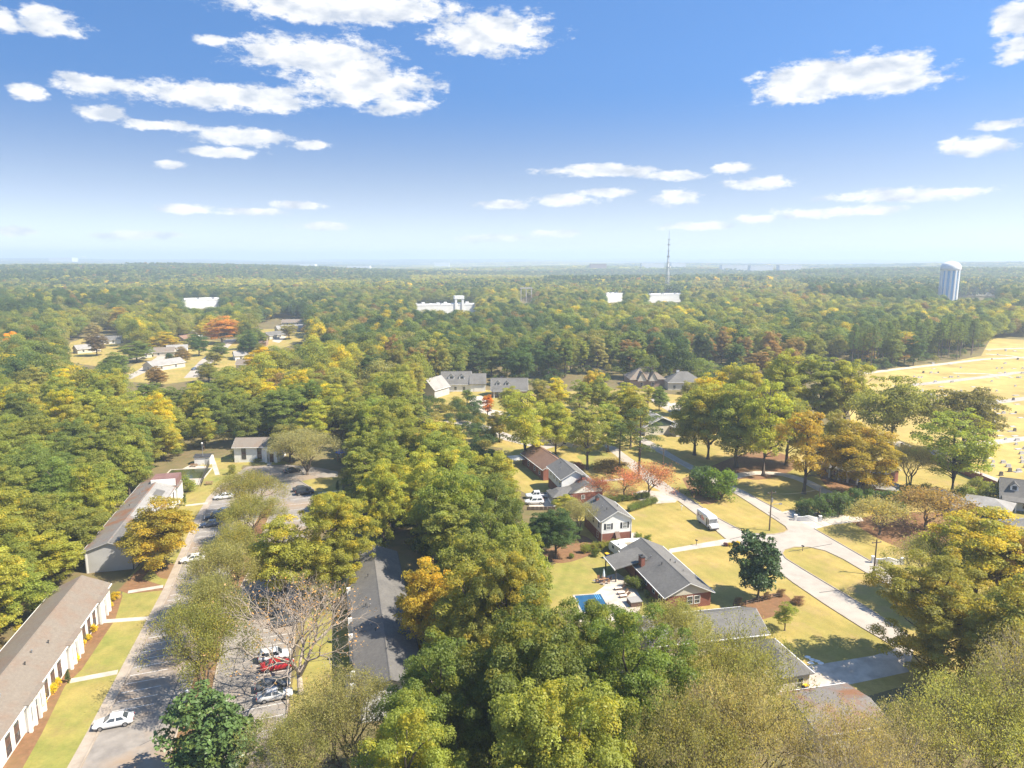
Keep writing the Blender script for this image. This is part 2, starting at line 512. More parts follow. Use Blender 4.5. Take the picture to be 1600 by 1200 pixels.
def leafmat(name, far=False, rough=0.5, trans=0.46):
    """leaf colour: the tree's own colour (object colour or instance tint), varied leaf by leaf; alpha = share of turned leaves"""
    m = bpy.data.materials.new(name)
    m.use_nodes = True
    t = m.node_tree
    b = t.nodes['Principled BSDF']
    out = t.nodes['Material Output']
    if far:
        at = N(t, 'ShaderNodeAttribute', attribute_type='INSTANCER', attribute_name='tint')
        col, alpha = at.outputs['Color'], at.outputs['Alpha']
    else:
        oi = N(t, 'ShaderNodeObjectInfo')
        col, alpha = oi.outputs['Color'], oi.outputs['Alpha']
    va = N(t, 'ShaderNodeAttribute', attribute_name='var')
    hu = N(t, 'ShaderNodeAttribute', attribute_name='hue')
    mr = N(t, 'ShaderNodeMapRange', ins={1: 0.0, 2: 1.0, 3: 1.30, 4: 2.75})
    t.links.new(va.outputs['Fac'], mr.inputs[0])
    sc1 = N(t, 'ShaderNodeVectorMath', operation='SCALE')
    t.links.new(col, sc1.inputs[0])
    t.links.new(mr.outputs[0], sc1.inputs['Scale'])
    # turned leaves
    turn = N(t, 'ShaderNodeVectorMath', operation='MULTIPLY_ADD')
    turn.inputs[1].default_value = (1.35, 1.12, 0.7)
    turn.inputs[2].default_value = (0.03, 0.012, 0.0)
    t.links.new(sc1.outputs[0], turn.inputs[0])
    mx = N(t, 'ShaderNodeMix', data_type='RGBA')
    th = M2(t, 'SUBTRACT', M2(t, 'ADD', hu.outputs['Fac'], alpha), 1.0)
    t.links.new(M2(t, 'MULTIPLY', th, 3.0, clamp=True), mx.inputs[0])
    t.links.new(sc1.outputs[0], mx.inputs[6])
    t.links.new(turn.outputs[0], mx.inputs[7])
    t.links.new(mx.outputs[2], b.inputs['Base Color'])
    b.inputs['Roughness'].default_value = rough
    b.inputs['Specular IOR Level'].default_value = 0.25
    tr = N(t, 'ShaderNodeBsdfTranslucent')
    tcx = N(t, 'ShaderNodeVectorMath', operation='MULTIPLY')
    tcx.inputs[1].default_value = (1.75, 1.7, 0.8)
    t.links.new(mx.outputs[2], tcx.inputs[0])
    t.links.new(tcx.outputs[0], tr.inputs[0])
    ms = N(t, 'ShaderNodeMixShader', ins={0: trans})
    t.links.new(b.outputs[0], ms.inputs[1])
    t.links.new(tr.outputs[0], ms.inputs[2])
    t.links.new(ms.outputs[0], out.inputs[0])
    return m


LEAF = leafmat('leaves')
LEAFG = leafmat('glossy_leaves', rough=0.35, trans=0.15)
LEAFF = leafmat('far_leaves', far=True)
# ================================================================== SETTING: ground, lawns, roads
def hgt(x, y):
    """terrain: level round the camera, low wooded ridges far off"""
    d = np.hypot(x, y)
    k = np.clip((d - 650) / 1800, 0, 1)
    k = k * k * (3 - 2 * k)
    n = (9 * np.sin(x / 410 + 1.3 + 0.6 * np.sin(y / 700)) * np.sin(y / 530 + 0.7) + 7 * np.sin((x + 0.6 * y) / 900 + 2.1)
         + 6 * np.sin((y - 0.3 * x) / 1300 + 0.4))
    f = np.clip((d - 3500) / 9000, 0, 1)
    n2 = 16 * np.sin(x / 2300 + 0.5) * np.sin(y / 1900 + 1.0) + 10 * np.sin((x - y) / 3100)
    return k * n * 1.35 - 8 * np.clip((d - 1500) / 6000, 0, 1) + f * n2


def build_ground():
    rs = np.concatenate([[0, 40, 120, 250, 400, 550], np.geomspace(650, 27000, 70)])
    na = 160
    an = np.linspace(0, 2 * np.pi, na, endpoint=False)
    rr, aa = np.meshgrid(rs[1:], an, indexing='ij')
    x, y = (rr * np.cos(aa)).ravel(), (rr * np.sin(aa)).ravel()
    z = hgt(x, y)
    vs = [(0, 0, 0)] + list(zip(x, y, z))
    fs = [(0, 1 + j, 1 + (j + 1) % na) for j in range(na)]
    for i in range(len(rs) - 2):
        for j in range(na):
            a, b = 1 + i * na + j, 1 + i * na + (j + 1) % na
            fs.append((a, a + na, b + na, b))
    me = bpy.data.meshes.new('ground')
    me.from_pydata(vs, [], fs)
    me.materials.append(SOIL)
    me.polygons.foreach_set('use_smooth', [True] * len(me.polygons))
    return put('ground', me, kind='structure')


build_ground()
_lay = [0.004]


def sheet(name, px, m, z, label=None, parent=None, world_pts=False):
    pts = px if world_pts else [G(*p) for p in px]
    a = sum(pts[i][0] * pts[(i + 1) % len(pts)][1] - pts[(i + 1) % len(pts)][0] * pts[i][1] for i in range(len(pts)))
    if a < 0:
        pts = pts[::-1]
    o = MB().face([(x, y, z) for x, y in pts]).build(name, m, parent)
    if not parent:
        tag(o, label, None, None, 'structure')
    return o


def offline(pts, w):
    """left and right offsets of a polyline in world metres"""
    L, Rr = [], []
    for i, p in enumerate(pts):
        a, b = Vector(pts[max(i - 1, 0)]), Vector(pts[min(i + 1, len(pts) - 1)])
        d = (b - a).normalized()
        n = Vector((-d.y, d.x))
        L.append((p[0] + n.x * w / 2, p[1] + n.y * w / 2))
        Rr.append((p[0] - n.x * w / 2, p[1] - n.y * w / 2))
    return L, Rr


def smooth(pts, it=2):
    for _ in range(it):
        q = [pts[0]]
        for a, b in zip(pts, pts[1:]):
            q += [(0.75 * a[0] + 0.25 * b[0], 0.75 * a[1] + 0.25 * b[1]), (0.25 * a[0] + 0.75 * b[0], 0.25 * a[1] + 0.75 * b[1])]
        pts = q + [pts[-1]]
    return pts


def ribbon(name, px, w, m, z, parent=None, sm=0):
    pts = [G(*p) for p in px]
    if sm:
        pts = smooth(pts, sm)
    L, Rr = offline(pts, w)
    mb = MB()
    for i in range(len(pts) - 1):
        mb.face([(*Rr[i], z), (*Rr[i + 1], z), (*L[i + 1], z), (*L[i], z)])
    o = mb.build(name, m, parent)
    if not parent:
        tag(o, None, None, None, 'structure')
    return o


def kerb(px, w=0.22, h=0.13, m=None, sm=0, name='kerb'):
    pts = [G(*p) for p in px]
    if sm:
        pts = smooth(pts, sm)
    L, Rr = offline(pts, w)
    mb = MB()
    mb.loft([[(*L[i], 0), (*Rr[i], 0), (*Rr[i], h), (*L[i], h)] for i in range(len(pts))])
    return tag(mb.build(name, m or KERBM), None, None, None, 'structure')


# residential yards
sheet('lawn', [(868, 880), (905, 850), (900, 800), (860, 790), (800, 760), (785, 700), (715, 690), (650, 680), (640, 625), (740, 606), (800, 615), (960, 608),
               (1090, 620), (1240, 650), (1400, 692), (1420, 706), (1500, 740), (1560, 764), (1640, 790), (1700, 960), (1500, 1060), (1400, 1075),
               (1240, 1120), (1140, 1110), (1000, 1000), (900, 935)], LAWNM, 0.004)
sheet('lawn', [(838, 900), (862, 884), (905, 862), (965, 868), (968, 888), (960, 925), (915, 945), (860, 960), (835, 930)], LAWNG, 0.0085)
sheet('lawn', [(970, 905), (1045, 950), (1100, 950), (1100, 965), (1000, 975), (960, 950)], LAWNG, 0.008)
sheet('lawn', [(900, 712), (935, 704), (980, 716), (975, 730), (920, 733)], LAWNG, 0.008)
sheet('mulch_bed', smooth([(1130, 958), (1160, 942), (1190, 930), (1222, 925), (1240, 938), (1228, 955), (1190, 970), (1150, 972), (1130, 958)], 2)[:-1], MULCH, 0.008)
sheet('mulch_bed', smooth([(1066, 748), (1095, 735), (1180, 700), (1240, 712), (1245, 735), (1190, 752), (1150, 745), (1120, 790), (1085, 785), (1066, 748)], 2)[:-1], MULCH, 0.008)
sheet('mulch_bed', smooth([(1280, 745), (1330, 752), (1350, 768), (1320, 775), (1290, 760), (1280, 745)], 2)[:-1], MULCH, 0.008)
sheet('mulch_bed', smooth([(840, 862), (880, 850), (905, 832), (935, 850), (930, 866), (870, 885), (840, 862)], 2)[:-1], MULCH, 0.010)
sheet('mulch_bed', smooth([(1330, 815), (1380, 800), (1500, 800), (1520, 850), (1440, 870), (1370, 842), (1330, 815)], 2)[:-1], MULCH, 0.008)
# cemetery
sheet('cemetery_field', [(1335, 584), (1420, 572), (1480, 566), (1533, 556), (1548, 529), (1620, 528), (1800, 527), (2000, 600), (1900, 800), (1640, 785),
                         (1560, 752), (1500, 728), (1418, 692), (1330, 660), (1322, 620)], CEM, 0.007)
cpath = CONC
ribbon('cemetery_path', [(1330, 586), (1400, 577), (1480, 568), (1540, 561), (1610, 558), (1700, 556)], 4.5, cpath, 0.012)
ribbon('cemetery_path', [(1400, 604), (1470, 597), (1540, 589), (1590, 582), (1640, 581)], 5.0, ROAD, 0.012)
ribbon('cemetery_path', [(1530, 631), (1570, 627), (1640, 617)], 5.0, ROAD, 0.012)
ribbon('cemetery_path', [(1440, 712), (1500, 699), (1560, 690), (1640, 681)], 4.6, cpath, 0.012)
ribbon('cemetery_path', [(1540, 546), (1600, 544), (1700, 543)], 4.0, cpath, 0.012)
ribbon('cemetery_path', [(1540, 553), (1580, 556), (1605, 560)], 3.0, cpath, 0.014)
ribbon('cemetery_path', [(1490, 583), (1540, 584), (1580, 588)], 3.0, cpath, 0.013)
ribbon('service_road', [(1395, 690), (1425, 701), (1500, 731), (1560, 753), (1640, 782)], 5.0, CONC, 0.014)
# street: two arms meet at the junction
street = sheet('road', [(940, 694), (962, 712), (985, 733), (1015, 758), (1060, 783), (1097, 811), (1134, 842), (1153, 851), (1185, 868), (1210, 888), (1240, 911), (1290, 945),
                        (1345, 980), (1400, 1012), (1430, 1000), (1357, 951), (1319, 928), (1262, 894), (1228, 873), (1222, 865), (1226, 859), (1240, 855), (1265, 855),
                        (1290, 861), (1318, 874), (1345, 890), (1390, 916), (1450, 950), (1480, 940), (1400, 897), (1357, 875), (1310, 848), (1272, 826), (1219, 798), (1190, 783), (1160, 766),
                        (1128, 750), (1095, 733), (1066, 719), (1040, 703), (1018, 690), (1000, 680), (990, 684), (1010, 697), (1034, 710), (1060, 724), (1090, 741), (1120, 757), (1151, 773),
                        (1190, 798), (1216, 815), (1228, 823), (1231, 828), (1226, 832), (1210, 835), (1195, 835), (1180, 834), (1164, 832), (1124, 811), (1090, 788), (1050, 762), (1010, 733), (980, 712), (955, 693)],
               ROAD, 0.016)
for seam in ([(1140, 843), (1165, 837), (1190, 836)], [(1280, 926), (1320, 921)], [(1232, 862), (1300, 850)], [(1200, 800), (1218, 812)]):
    ribbon('tar_seam', seam, 0.18, SEAL, 0.020, street)
for kp in ([(1164, 832), (1180, 834), (1195, 835), (1210, 835), (1226, 832), (1231, 828), (1228, 823), (1216, 815), (1190, 798), (1151, 773), (1120, 757), (1090, 741)],
           [(1430, 1000), (1357, 951), (1319, 928), (1262, 894), (1228, 873), (1222, 865), (1226, 859), (1240, 855), (1265, 855), (1290, 861), (1318, 874), (1345, 890), (1390, 916)],
           [(1272, 826), (1310, 848), (1357, 875), (1400, 897)], [(1160, 766), (1190, 783), (1219, 798)], [(1210, 888), (1240, 911), (1290, 945), (1345, 980), (1400, 1012)],
           [(1164, 832), (1124, 811), (1090, 788), (1050, 762)], [(1060, 783), (1097, 811), (1134, 842)]):
    kerb(kp)
# drives and walks
sheet('driveway', [(1045, 858), (1060, 855), (1134, 842), (1153, 851), (1118, 853), (1060, 862), (1047, 864)], CONC, 0.012)
sheet('driveway', [(1208, 1045), (1268, 1040), (1367, 1024), (1400, 1012), (1430, 1003), (1420, 1050), (1335, 1068), (1262, 1082)], CONC, 0.012)
ribbon('driveway', [(1120, 756), (1150, 743), (1185, 738), (1225, 741), (1258, 751), (1285, 766), (1320, 782)], 3.4, CONC, 0.012, sm=2)
sheet('driveway', [(1222, 800), (1250, 794), (1270, 800), (1345, 808), (1350, 814), (1300, 820), (1272, 827)], CONC, 0.012)
sheet('driveway', [(985, 772), (1003, 766), (1040, 768), (1060, 780), (1055, 785), (1010, 788)], CONC, 0.012)
ribbon('footpath', [(935, 752), (965, 749), (1000, 746)], 1.5, CONC, 0.012)
sheet('driveway', [(826, 792), (835, 772), (858, 775), (868, 785), (870, 791), (845, 797)], CONC, 0.012)
sheet('driveway', [(733, 622), (752, 618), (764, 628), (768, 640), (800, 645), (800, 652), (768, 650), (735, 640)], CONC, 0.012)
ribbon('footpath', [(738, 672), (770, 666), (810, 660)], 3.0, CONC, 0.012)
ribbon('road', [(700, 656), (745, 665), (800, 686), (860, 700)], 6.0, ROAD, 0.010)
sheet('driveway', [(1040, 632), (1060, 628), (1075, 634), (1085, 646), (1066, 652), (1048, 642)], CONC, 0.012)
sheet('road', [(1010, 622), (1030, 618), (1062, 640), (1085, 650), (1075, 660), (1040, 640)], ROAD, 0.010)
# apartment grounds
sheet('lawn', [(0, 1260), (60, 1150), (99, 1071), (126, 1046), (178, 968), (190, 930), (200, 905), (228, 870), (262, 820), (290, 780), (292, 765), (316, 722), (330, 715), (345, 716), (372, 727),
               (380, 735), (360, 752), (335, 777), (317, 806), (268, 918), (158, 1142), (95, 1265)], LAWNG, 0.004)
sheet('lawn', [(470, 752), (494, 747), (528, 745), (535, 745), (535, 800), (490, 800), (489, 770)], LAWNG, 0.005)
sheet('lawn', [(345, 727), (372, 738), (380, 727), (430, 726), (450, 724), (440, 718), (390, 718), (350, 712)], LAWNG, 0.005)
sheet('lawn', [(456, 1072), (480, 960), (495, 900), (545, 900), (548, 1100), (450, 1150)], LAWNG, 0.005)
sheet('mulch_bed', [(-40, 1250), (20, 1150), (48, 1105), (110, 1030), (166, 955), (185, 925), (192, 930), (180, 968), (128, 1046), (102, 1071), (66, 1145), (5, 1255)], MULCH, 0.008)
sheet('mulch_bed', [(185, 922), (208, 898), (240, 868), (248, 875), (222, 905), (262, 917), (258, 922), (200, 928)], MULCH, 0.009)
sheet('mulch_bed', smooth([(236, 886), (262, 878), (285, 885), (278, 902), (250, 906), (236, 886)], 2)[:-1], MULCH, 0.009)
lot = sheet('parking_lot', [(110, 1230), (156, 1140), (268, 919), (316, 808), (334, 777), (360, 751), (373, 738), (385, 729), (450, 726), (500, 731), (528, 737), (528, 745), (494, 747),
                            (470, 752), (490, 765), (487, 790), (470, 900), (452, 1072), (445, 1150), (438, 1270), (200, 1300)], ASPH, 0.010)
kerb([(110, 1230), (156, 1140), (268, 919), (316, 808), (334, 777), (360, 751), (373, 738)], w=0.25)
ribbon('sidewalk', [(95, 1235), (147, 1140), (262, 919), (311, 808), (329, 777), (352, 754)], 1.5, KERBM, 0.012)
kerb([(438, 1270), (445, 1150), (452, 1072), (470, 900), (487, 790), (490, 765), (470, 752)], w=0.25)
sheet('tree_island', [(262, 1190), (283, 1125), (305, 1050), (330, 965), (355, 905), (385, 840), (408, 800), (421, 787), (430, 788), (421, 806), (400, 860), (385, 900), (365, 940), (347, 1005),
                      (333, 1076), (307, 1140), (286, 1195)], MULCH, 0.014)
kerb([(262, 1190), (283, 1125), (305, 1050), (330, 965), (355, 905), (385, 840), (408, 800), (421, 787), (430, 788), (421, 806), (400, 860), (385, 900), (365, 940), (347, 1005), (333, 1076), (307, 1140), (286, 1195)])
for a, b in (((110, 1064), (184, 1050)), ((160, 971), (231, 966)), ((290, 790), (325, 786)), ((200, 925), (255, 916)), ((497, 771), (535, 767)), ((420, 727), (424, 716)), ((340, 742), (330, 712))):
    ribbon('footpath', [a, b], 1.3, CONC, 0.013)
HEAD = R(20)


def stall_lines(p0, p1, n, length, sgn, off=0.4):
    a, b = Vector(G(*p0)), Vector(G(*p1))
    for i in range(n):
        p = a.lerp(b, i / (n - 1))
        d = Vector((math.cos(HEAD), math.sin(HEAD))) * sgn
        s = p + d * off
        e = s + d * length
        w = Vector((-d.y, d.x)) * 0.055
        MB().face([(*(s - w), 0.0145), (*(e - w), 0.0145), (*(e + w), 0.0145), (*(s + w), 0.0145)]).build('parking_line', PAINT, lot)


stall_lines((170, 1113), (262, 931), 17, 5.2, 1)
stall_lines((276, 905), (326, 790), 15, 5.2, 1)
stall_lines((446, 1135), (466, 930), 15, 5.0, -1)
stall_lines((478, 840), (489, 770), 9, 5.0, -1)
# crack seams in the lot
for seam in ([(240, 1160), (268, 1090), (300, 1010), (330, 935)], [(340, 1160), (362, 1060), (378, 990)], [(218, 1165), (250, 1150), (285, 1148)], [(372, 1170), (384, 1090)]):
    ribbon('tar_seam', seam, 0.07, SEAL, 0.0145, lot)
# ================================================================== BUILDINGS
AX = R(103.6)                                 # the ridges run along the street
_wm = {}


def window_meshes(w, h, glass, framem, cross=True):
    k = (round(w, 2), round(h, 2), glass.name, framem.name, cross)
    if k not in _wm:
        t = 0.09
        fr = MB().box(-0.06, 0.04, -w / 2 - t, w / 2 + t, -t, 0).box(-0.06, 0.04, -w / 2 - t, w / 2 + t, h, h + t)
        fr.box(-0.06, 0.04, -w / 2 - t, -w / 2, 0, h).box(-0.06, 0.04, w / 2, w / 2 + t, 0, h)
        if cross:
            fr.box(-0.045, 0.03, -w / 2, w / 2, h / 2 - 0.03, h / 2 + 0.03)
        pn = MB().box(-0.02, 0.02, -w / 2, w / 2, 0, h)
        _wm[k] = (fr.mesh('window', framem), pn.mesh('pane', glass))
    return _wm[k]


def wall_place(hh, wall, u, off=0.0):
    """local position and turn for something on a wall of house hh; u runs along the wall in metres"""
    L, W = hh['L'], hh['W']
    if wall == 'near':
        return (-off, u, 0), 0.0
    if wall == 'far':
        return (L + off, u, 0), math.pi
    if wall == 'left':
        return (u, W / 2 + off, 0), -math.pi / 2
    return (u, -W / 2 - off, 0), math.pi / 2


def window(hh, wall, u, z, w=1.0, h=1.3, shut=None, glass=None, framem=None, cross=True):
    p, r = wall_place(hh, wall, u)
    fm, pm = window_meshes(w, h, glass or GLASS, framem or WHITE, cross)
    o = put('window', fm, hh['o'], (p[0], p[1], z), r)
    put('pane', pm, o)
    if shut:
        for s in (-1, 1):
            k = ('shutter', round(h, 2))
            if k not in _wm:
                _wm[k] = MB().box(-0.05, 0.02, -0.2, 0.2, -0.03, h + 0.03).mesh('shutter', shut)
            put('shutter', _wm[k], o, (0, s * (w / 2 + 0.32), 0))
    return o


def panel(hh, wall, u, z, w, h, m, name='panel', off=0.05):
    p, r = wall_place(hh, wall, u)
    return MB().box(-off, 0.02, -w / 2, w / 2, 0, h).build(name, m, hh['o'], loc=(p[0], p[1], z), rz=r)


def chevron(W, ov, ze, rise, t):
    e = W / 2 + ov
    sl = rise / (W / 2)
    zb = ze - sl * ov
    return [(-e, zb), (-e, zb + t), (0, ze + rise + t), (e, zb + t), (e, zb), (0, ze + rise)]


def gable_house(name, label, cat, o, ang, L, W, ze, rise, wallm, roofm, ov=0.45, trim=None, base=None, base_h=0, hip=False, group=None, z0=0, gablem=None, vents=0):
    root = empty(name, (o[0], o[1], z0), ang, label, cat, group)
    hh = {'o': root, 'L': L, 'W': W, 'ze': ze, 'rise': rise, 'ov': ov}
    mb = MB()
    h2 = W / 2
    if hip:
        mb.box(0, L, -h2, h2, 0, ze)
    else:
        pr = [(-h2, 0), (h2, 0), (h2, ze), (0, ze + rise - 0.03), (-h2, ze)]
        mb.loft([[(x, y, z) for y, z in pr] for x in (0, L)])
    wall = mb.build('wall', wallm, root)
    if base:
        MB().box(-0.03, L + 0.03, -h2 - 0.03, h2 + 0.03, 0, base_h).build('brick_base', base, root)
    if gablem and not hip:
        for x0, x1 in ((-0.035, 0.02), (L - 0.02, L + 0.035)):
            MB().loft([[(x, y, z) for y, z in ((-h2, ze - 0.15), (h2, ze - 0.15), (h2, ze), (0, ze + rise - 0.03), (-h2, ze))] for x in (x0, x1)]).build('gable_panel', gablem, root)
    t = 0.14
    if hip:
        e, x0, x1 = h2 + ov, -ov, L + ov
        zb = ze - 0.02
        a, b = x0 + e, x1 - e
        if b < a + 0.3:
            a = b = (x0 + x1) / 2
            a, b = a - 0.15, b + 0.15
        mb = MB()
        n = [(x0, -e, zb), (x1, -e, zb), (x1, e, zb), (x0, e, zb), (x0, -e, zb + t), (x1, -e, zb + t), (x1, e, zb + t), (x0, e, zb + t), (a, 0, ze + rise), (b, 0, ze + rise)]
        mb.v = n
        mb.f = [(0, 3, 2, 1), (0, 1, 5, 4), (1, 2, 6, 5), (2, 3, 7, 6), (3, 0, 4, 7), (4, 5, 9, 8), (5, 6, 9), (6, 7, 8, 9), (7, 4, 8)]
        roof = mb.build('roof', roofm, root)
    else:
        ch = chevron(W, ov, ze, rise, t)
        roof = MB().loft([[(x, y, z) for y, z in ch] for x in (-ov, L + ov)]).build('roof', roofm, root)
        MB().loft([[(x, y, z) for y, z in ((-0.14, ze + rise + t - 0.05), (-0.14, ze + rise + t - 0.02), (0, ze + rise + t + 0.035), (0.14, ze + rise + t - 0.02), (0.14, ze + rise + t - 0.05))] for x in (-ov - 0.01, L + ov + 0.01)]).build('ridge_cap', roofm, roof)
    hh['roof'] = roof
    if trim:
        if not hip:
            f = chevron(W, ov + 0.02, ze - 0.03, rise, 0.13)
            for x0, x1 in ((-ov - 0.05, -ov + 0.002), (L + ov - 0.002, L + ov + 0.05)):
                MB().loft([[(x, y, z) for y, z in f] for x in (x0, x1)]).build('fascia', trim, root)
        zb = ze - (0 if hip else rise / h2 * ov)
        for s in (-1, 1):
            y = s * (h2 + ov)
            MB().box(-ov + 0.06, L + ov - 0.06, min(y, y + s * 0.13), max(y, y + s * 0.13), zb - 0.03, zb + 0.12).build('gutter', trim, root)
    for i in range(vents):
        x = L * (0.2 + 0.6 * rnd.random())
        y = rnd.choice((-1, 1)) * W * (0.12 + 0.2 * rnd.random())
        zr = ze + rise * (1 - abs(y) / h2)
        MB().tube([(x, y, zr - 0.1), (x, y, zr + 0.55)], 0.07, 8).tube([(x, y, zr + 0.5), (x, y, zr + 0.62)], 0.13, 8).build('vent_pipe', GALV if i % 2 else RUST, roof)
    return hh


def chimney(hh, x, y, w=0.9, d=0.6, top=1.0, m=None):
    z = hh['ze'] + hh['rise'] * (1 - abs(y) / (hh['W'] / 2))
    c = MB().box(x - w / 2, x + w / 2, y - d / 2, y + d / 2, z - 1.2, z + top).build('chimney', m or BRICK, hh['roof'])
    MB().box(x - w / 2 - 0.07, x + w / 2 + 0.07, y - d / 2 - 0.07, y + d / 2 + 0.07, z + top, z + top + 0.12).box(x - 0.15, x + 0.15, y - 0.15, y + 0.15, z + top + 0.1, z + top + 0.4).build('chimney_cap', RUST, hh['roof'])
    return c


def dormer(hh, x, side, w=1.6, zsill=None, wallm=None, roofm=None):
    """gabled dormer on a roof slope; side -1 = right slope"""
    h2, ze, rise = hh['W'] / 2, hh['ze'], hh['rise']
    yf = h2 * 0.62
    zs = ze + rise * (1 - yf / h2)
    zt = zs + 1.25
    yb = max(0.3, h2 * (1 - (zt + 0.4 - ze) / rise))
    pr = [(-w / 2, zs - 0.2), (w / 2, zs - 0.2), (w / 2, zt), (0, zt + w * 0.45), (-w / 2, zt)]
    d = MB().loft([[(x + a, side * y, z) for a, z in pr] for y in (yf, yb)]).build('dormer', wallm or WHITE, hh['o'])
    ch = chevron(w, 0.2, zt, w * 0.45, 0.1)
    MB().loft([[(x + a, side * y, z) for a, z in ch] for y in (yf + 0.25, yb - 0.2)]).build('dormer_roof', roofm or RDARK, d)
    y = side * (yf + 0.04)
    MB().box(x - w * 0.28, x + w * 0.28, min(y, y - side * 0.06), max(y, y - side * 0.06), zs + 0.3, zt + 0.05).build('dormer_window', GLASS, d)
    return d


def column(hh, x, y, h, w=0.36, m=None, name='porch_column'):
    return MB().box(x - w / 2, x + w / 2, y - w / 2, y + w / 2, 0, h).box(x - w / 2 - 0.07, x + w / 2 + 0.07, y - w / 2 - 0.07, y + w / 2 + 0.07, 0.0, 0.22) \
        .box(x - w / 2 - 0.07, x + w / 2 + 0.07, y - w / 2 - 0.07, y + w / 2 + 0.07, h - 0.22, h).build(name, m or WHITE, hh['o'])


def along(p, ang, d, perp=0.0):
    return (p[0] + math.cos(ang) * d - math.sin(ang) * perp, p[1] + math.sin(ang) * d + math.cos(ang) * perp)


# ---- apartment block beside the lot, tan roof
A1 = R(103.4)
b1 = gable_house('apartment_building', 'long white apartment block with tan shingle roof above a row of yellow shrubs', 'building', along((-76.7, 118.3), A1, -46), A1, 46, 8.2, 4.15, 1.85,
                 WHITE, RTAN, ov=0.5, trim=WHITE, vents=5)


def apt_window(hh, wall, u, ze, m=None):
    window(hh, wall, u, ze - 1.55, 1.15, 1.2, glass=GLASS, framem=m or BROWNP)
    panel(hh, wall, u, ze - 2.35, 1.3, 0.7, BROWNP, 'spandrel_panel')
    window(hh, wall, u, ze - 3.75, 1.15, 1.25, glass=GLASS, framem=m or BROWNP)


def entry_bay(hh, u, w=4.6, d=0.55):
    y1, y0 = -hh['W'] / 2 + 0.1, -hh['W'] / 2 - d
    ze = hh['ze']
    bay = MB().box(u - w / 2, u + w / 2, y0, y1, 0, ze - 0.35).build('entry_bay', WHITE, hh['o'])
    sl = hh['rise'] / (hh['W'] / 2)
    zz = ze - sl * (d + 0.35)
    MB().loft([[(x, y1 + 0.2, ze - 0.02 + 0.1), (x, y0 - 0.4, zz + 0.24), (x, y0 - 0.4, zz + 0.36), (x, y1 + 0.2, ze + 0.13)] for x in (u - w / 2 - 0.35, u + w / 2 + 0.35)]).build('bay_roof', hh['roof'].data.materials[0], bay)
    for i in range(4):
        x = u - w / 2 + w * i / 3
        MB().box(x - 0.2, x + 0.2, y0 - 0.32, y0 + 0.03, 0, zz + 0.22).build('pilaster', WHITE, bay)
    MB().box(u - 0.5, u + 0.5, y0 - 0.05, y0 + 0.05, 0, 2.1).build('door', BROWNP, bay)
    MB().box(u - 0.5, u + 0.5, y0 - 0.04, y0 + 0.05, 2.2, 3.1).build('transom', GLASS, bay)
    for s in (-1, 1):
        MB().box(u + s * w / 3 - 0.4, u + s * w / 3 + 0.4, y0 - 0.05, y0 + 0.05, 0.9, 3.1).build('bay_window', LGLASS, bay)


for u in (12.5, 27.5, 41.5):
    entry_bay(b1, u)
for u in (2, 5.5, 8, 17.5, 20, 22.5, 33, 35.5, 38):
    apt_window(b1, 'right', u, 4.15)
window(b1, 'far', 2.0, 1.0, 1.0, 1.2)
# ---- second block, with stains and a raised red-brown end
A2 = R(103.9)
b2 = gable_house('apartment_building', 'long grey roofed apartment block with blank end wall behind the golden tree', 'building', (-80.5, 133.6), A2, 45, 8.8, 4.6, 1.5, GREYW, RSTAIN, ov=0.35, trim=GREYW, vents=6)  # end wall's shade is put into its grey colour; the lit front is white
MB().box(39.5, 45.6, -4.9, 1.2, 5.0, 6.55).build('raised_roof', REDROOF, b2['roof'])
MB().box(39.2, 39.5, -4.7, 1.0, 5.0, 6.75).build('roof_parapet', WHITE, b2['roof'])
MB().loft([[(x, -4.55, 4.72), (x, -4.5, 4.76), (x, -0.3, 6.17), (x, -0.3, 6.12)] for x in (15, 39)]).build('pale_roof_sheet', RPALE, b2['roof'])
MB().loft([[(x, -4.55, 4.74), (x, -4.5, 4.79), (x, -0.3, 6.20), (x, -0.3, 6.12)] for x in (-0.3, 9.5)]).build('dark_roof_sheet', RDARK, b2['roof'])
MB().loft([[(x, -3.3, 5.19), (x, -3.28, 5.24), (x, -1.4, 5.88), (x, -1.4, 5.8)] for x in (30, 34.5)]).build('roof_patch', RGREY, b2['roof'])
panel(b2, 'near', 4.1, 0, 0.35, 4.3, WHITE, 'corner_board')
panel(b2, 'near', -4.2, 0, 0.2, 4.4, RUST, 'downpipe')
MB().box(0.3, 44.8, -4.46, -4.3, 0, 4.4).build('white_front', WHITE, b2['o'])
b2['W'] = 8.92
for u in (3, 12, 20, 32, 37):
    apt_window(b2, 'right', u, 4.5)
for u in (7.5, 26, 41.5):
    entry_bay(b2, u)
# ---- small block closing the lot
b3 = gable_house('apartment_building', 'small white two storey block with arched entrance at the end of the lot', 'building', (-85.4, 214.2), R(4), 13.6, 8, 4.9, 1.8, WHITE, RTAN, ov=0.5, trim=WHITE, vents=2)
for u in (2.9, 7.6):
    apt_window(b3, 'right', u, 4.8)
arch = MB()
for x0, x1 in ((9.3, 10.1), (12.3, 13.1)):
    arch.box(x0, x1, -4.9, -4.0, 0, 4.5)
pts = [(11.2 + 1.1 * math.cos(a), 3.0 + 1.1 * math.sin(a)) for a in np.linspace(0, math.pi, 11)]
for (xa, za), (xb, zb) in zip(pts, pts[1:]):
    arch.loft([[(xa, y, za), (xa, y, 4.5), (xb, y, 4.5), (xb, y, zb)] for y in (-4.9, -4.0)])
arch.build('arched_portal', WHITE, b3['o'])
MB().box(10.6, 11.8, -4.06, -3.95, 0, 2.6).build('door', DOORM, b3['o'])
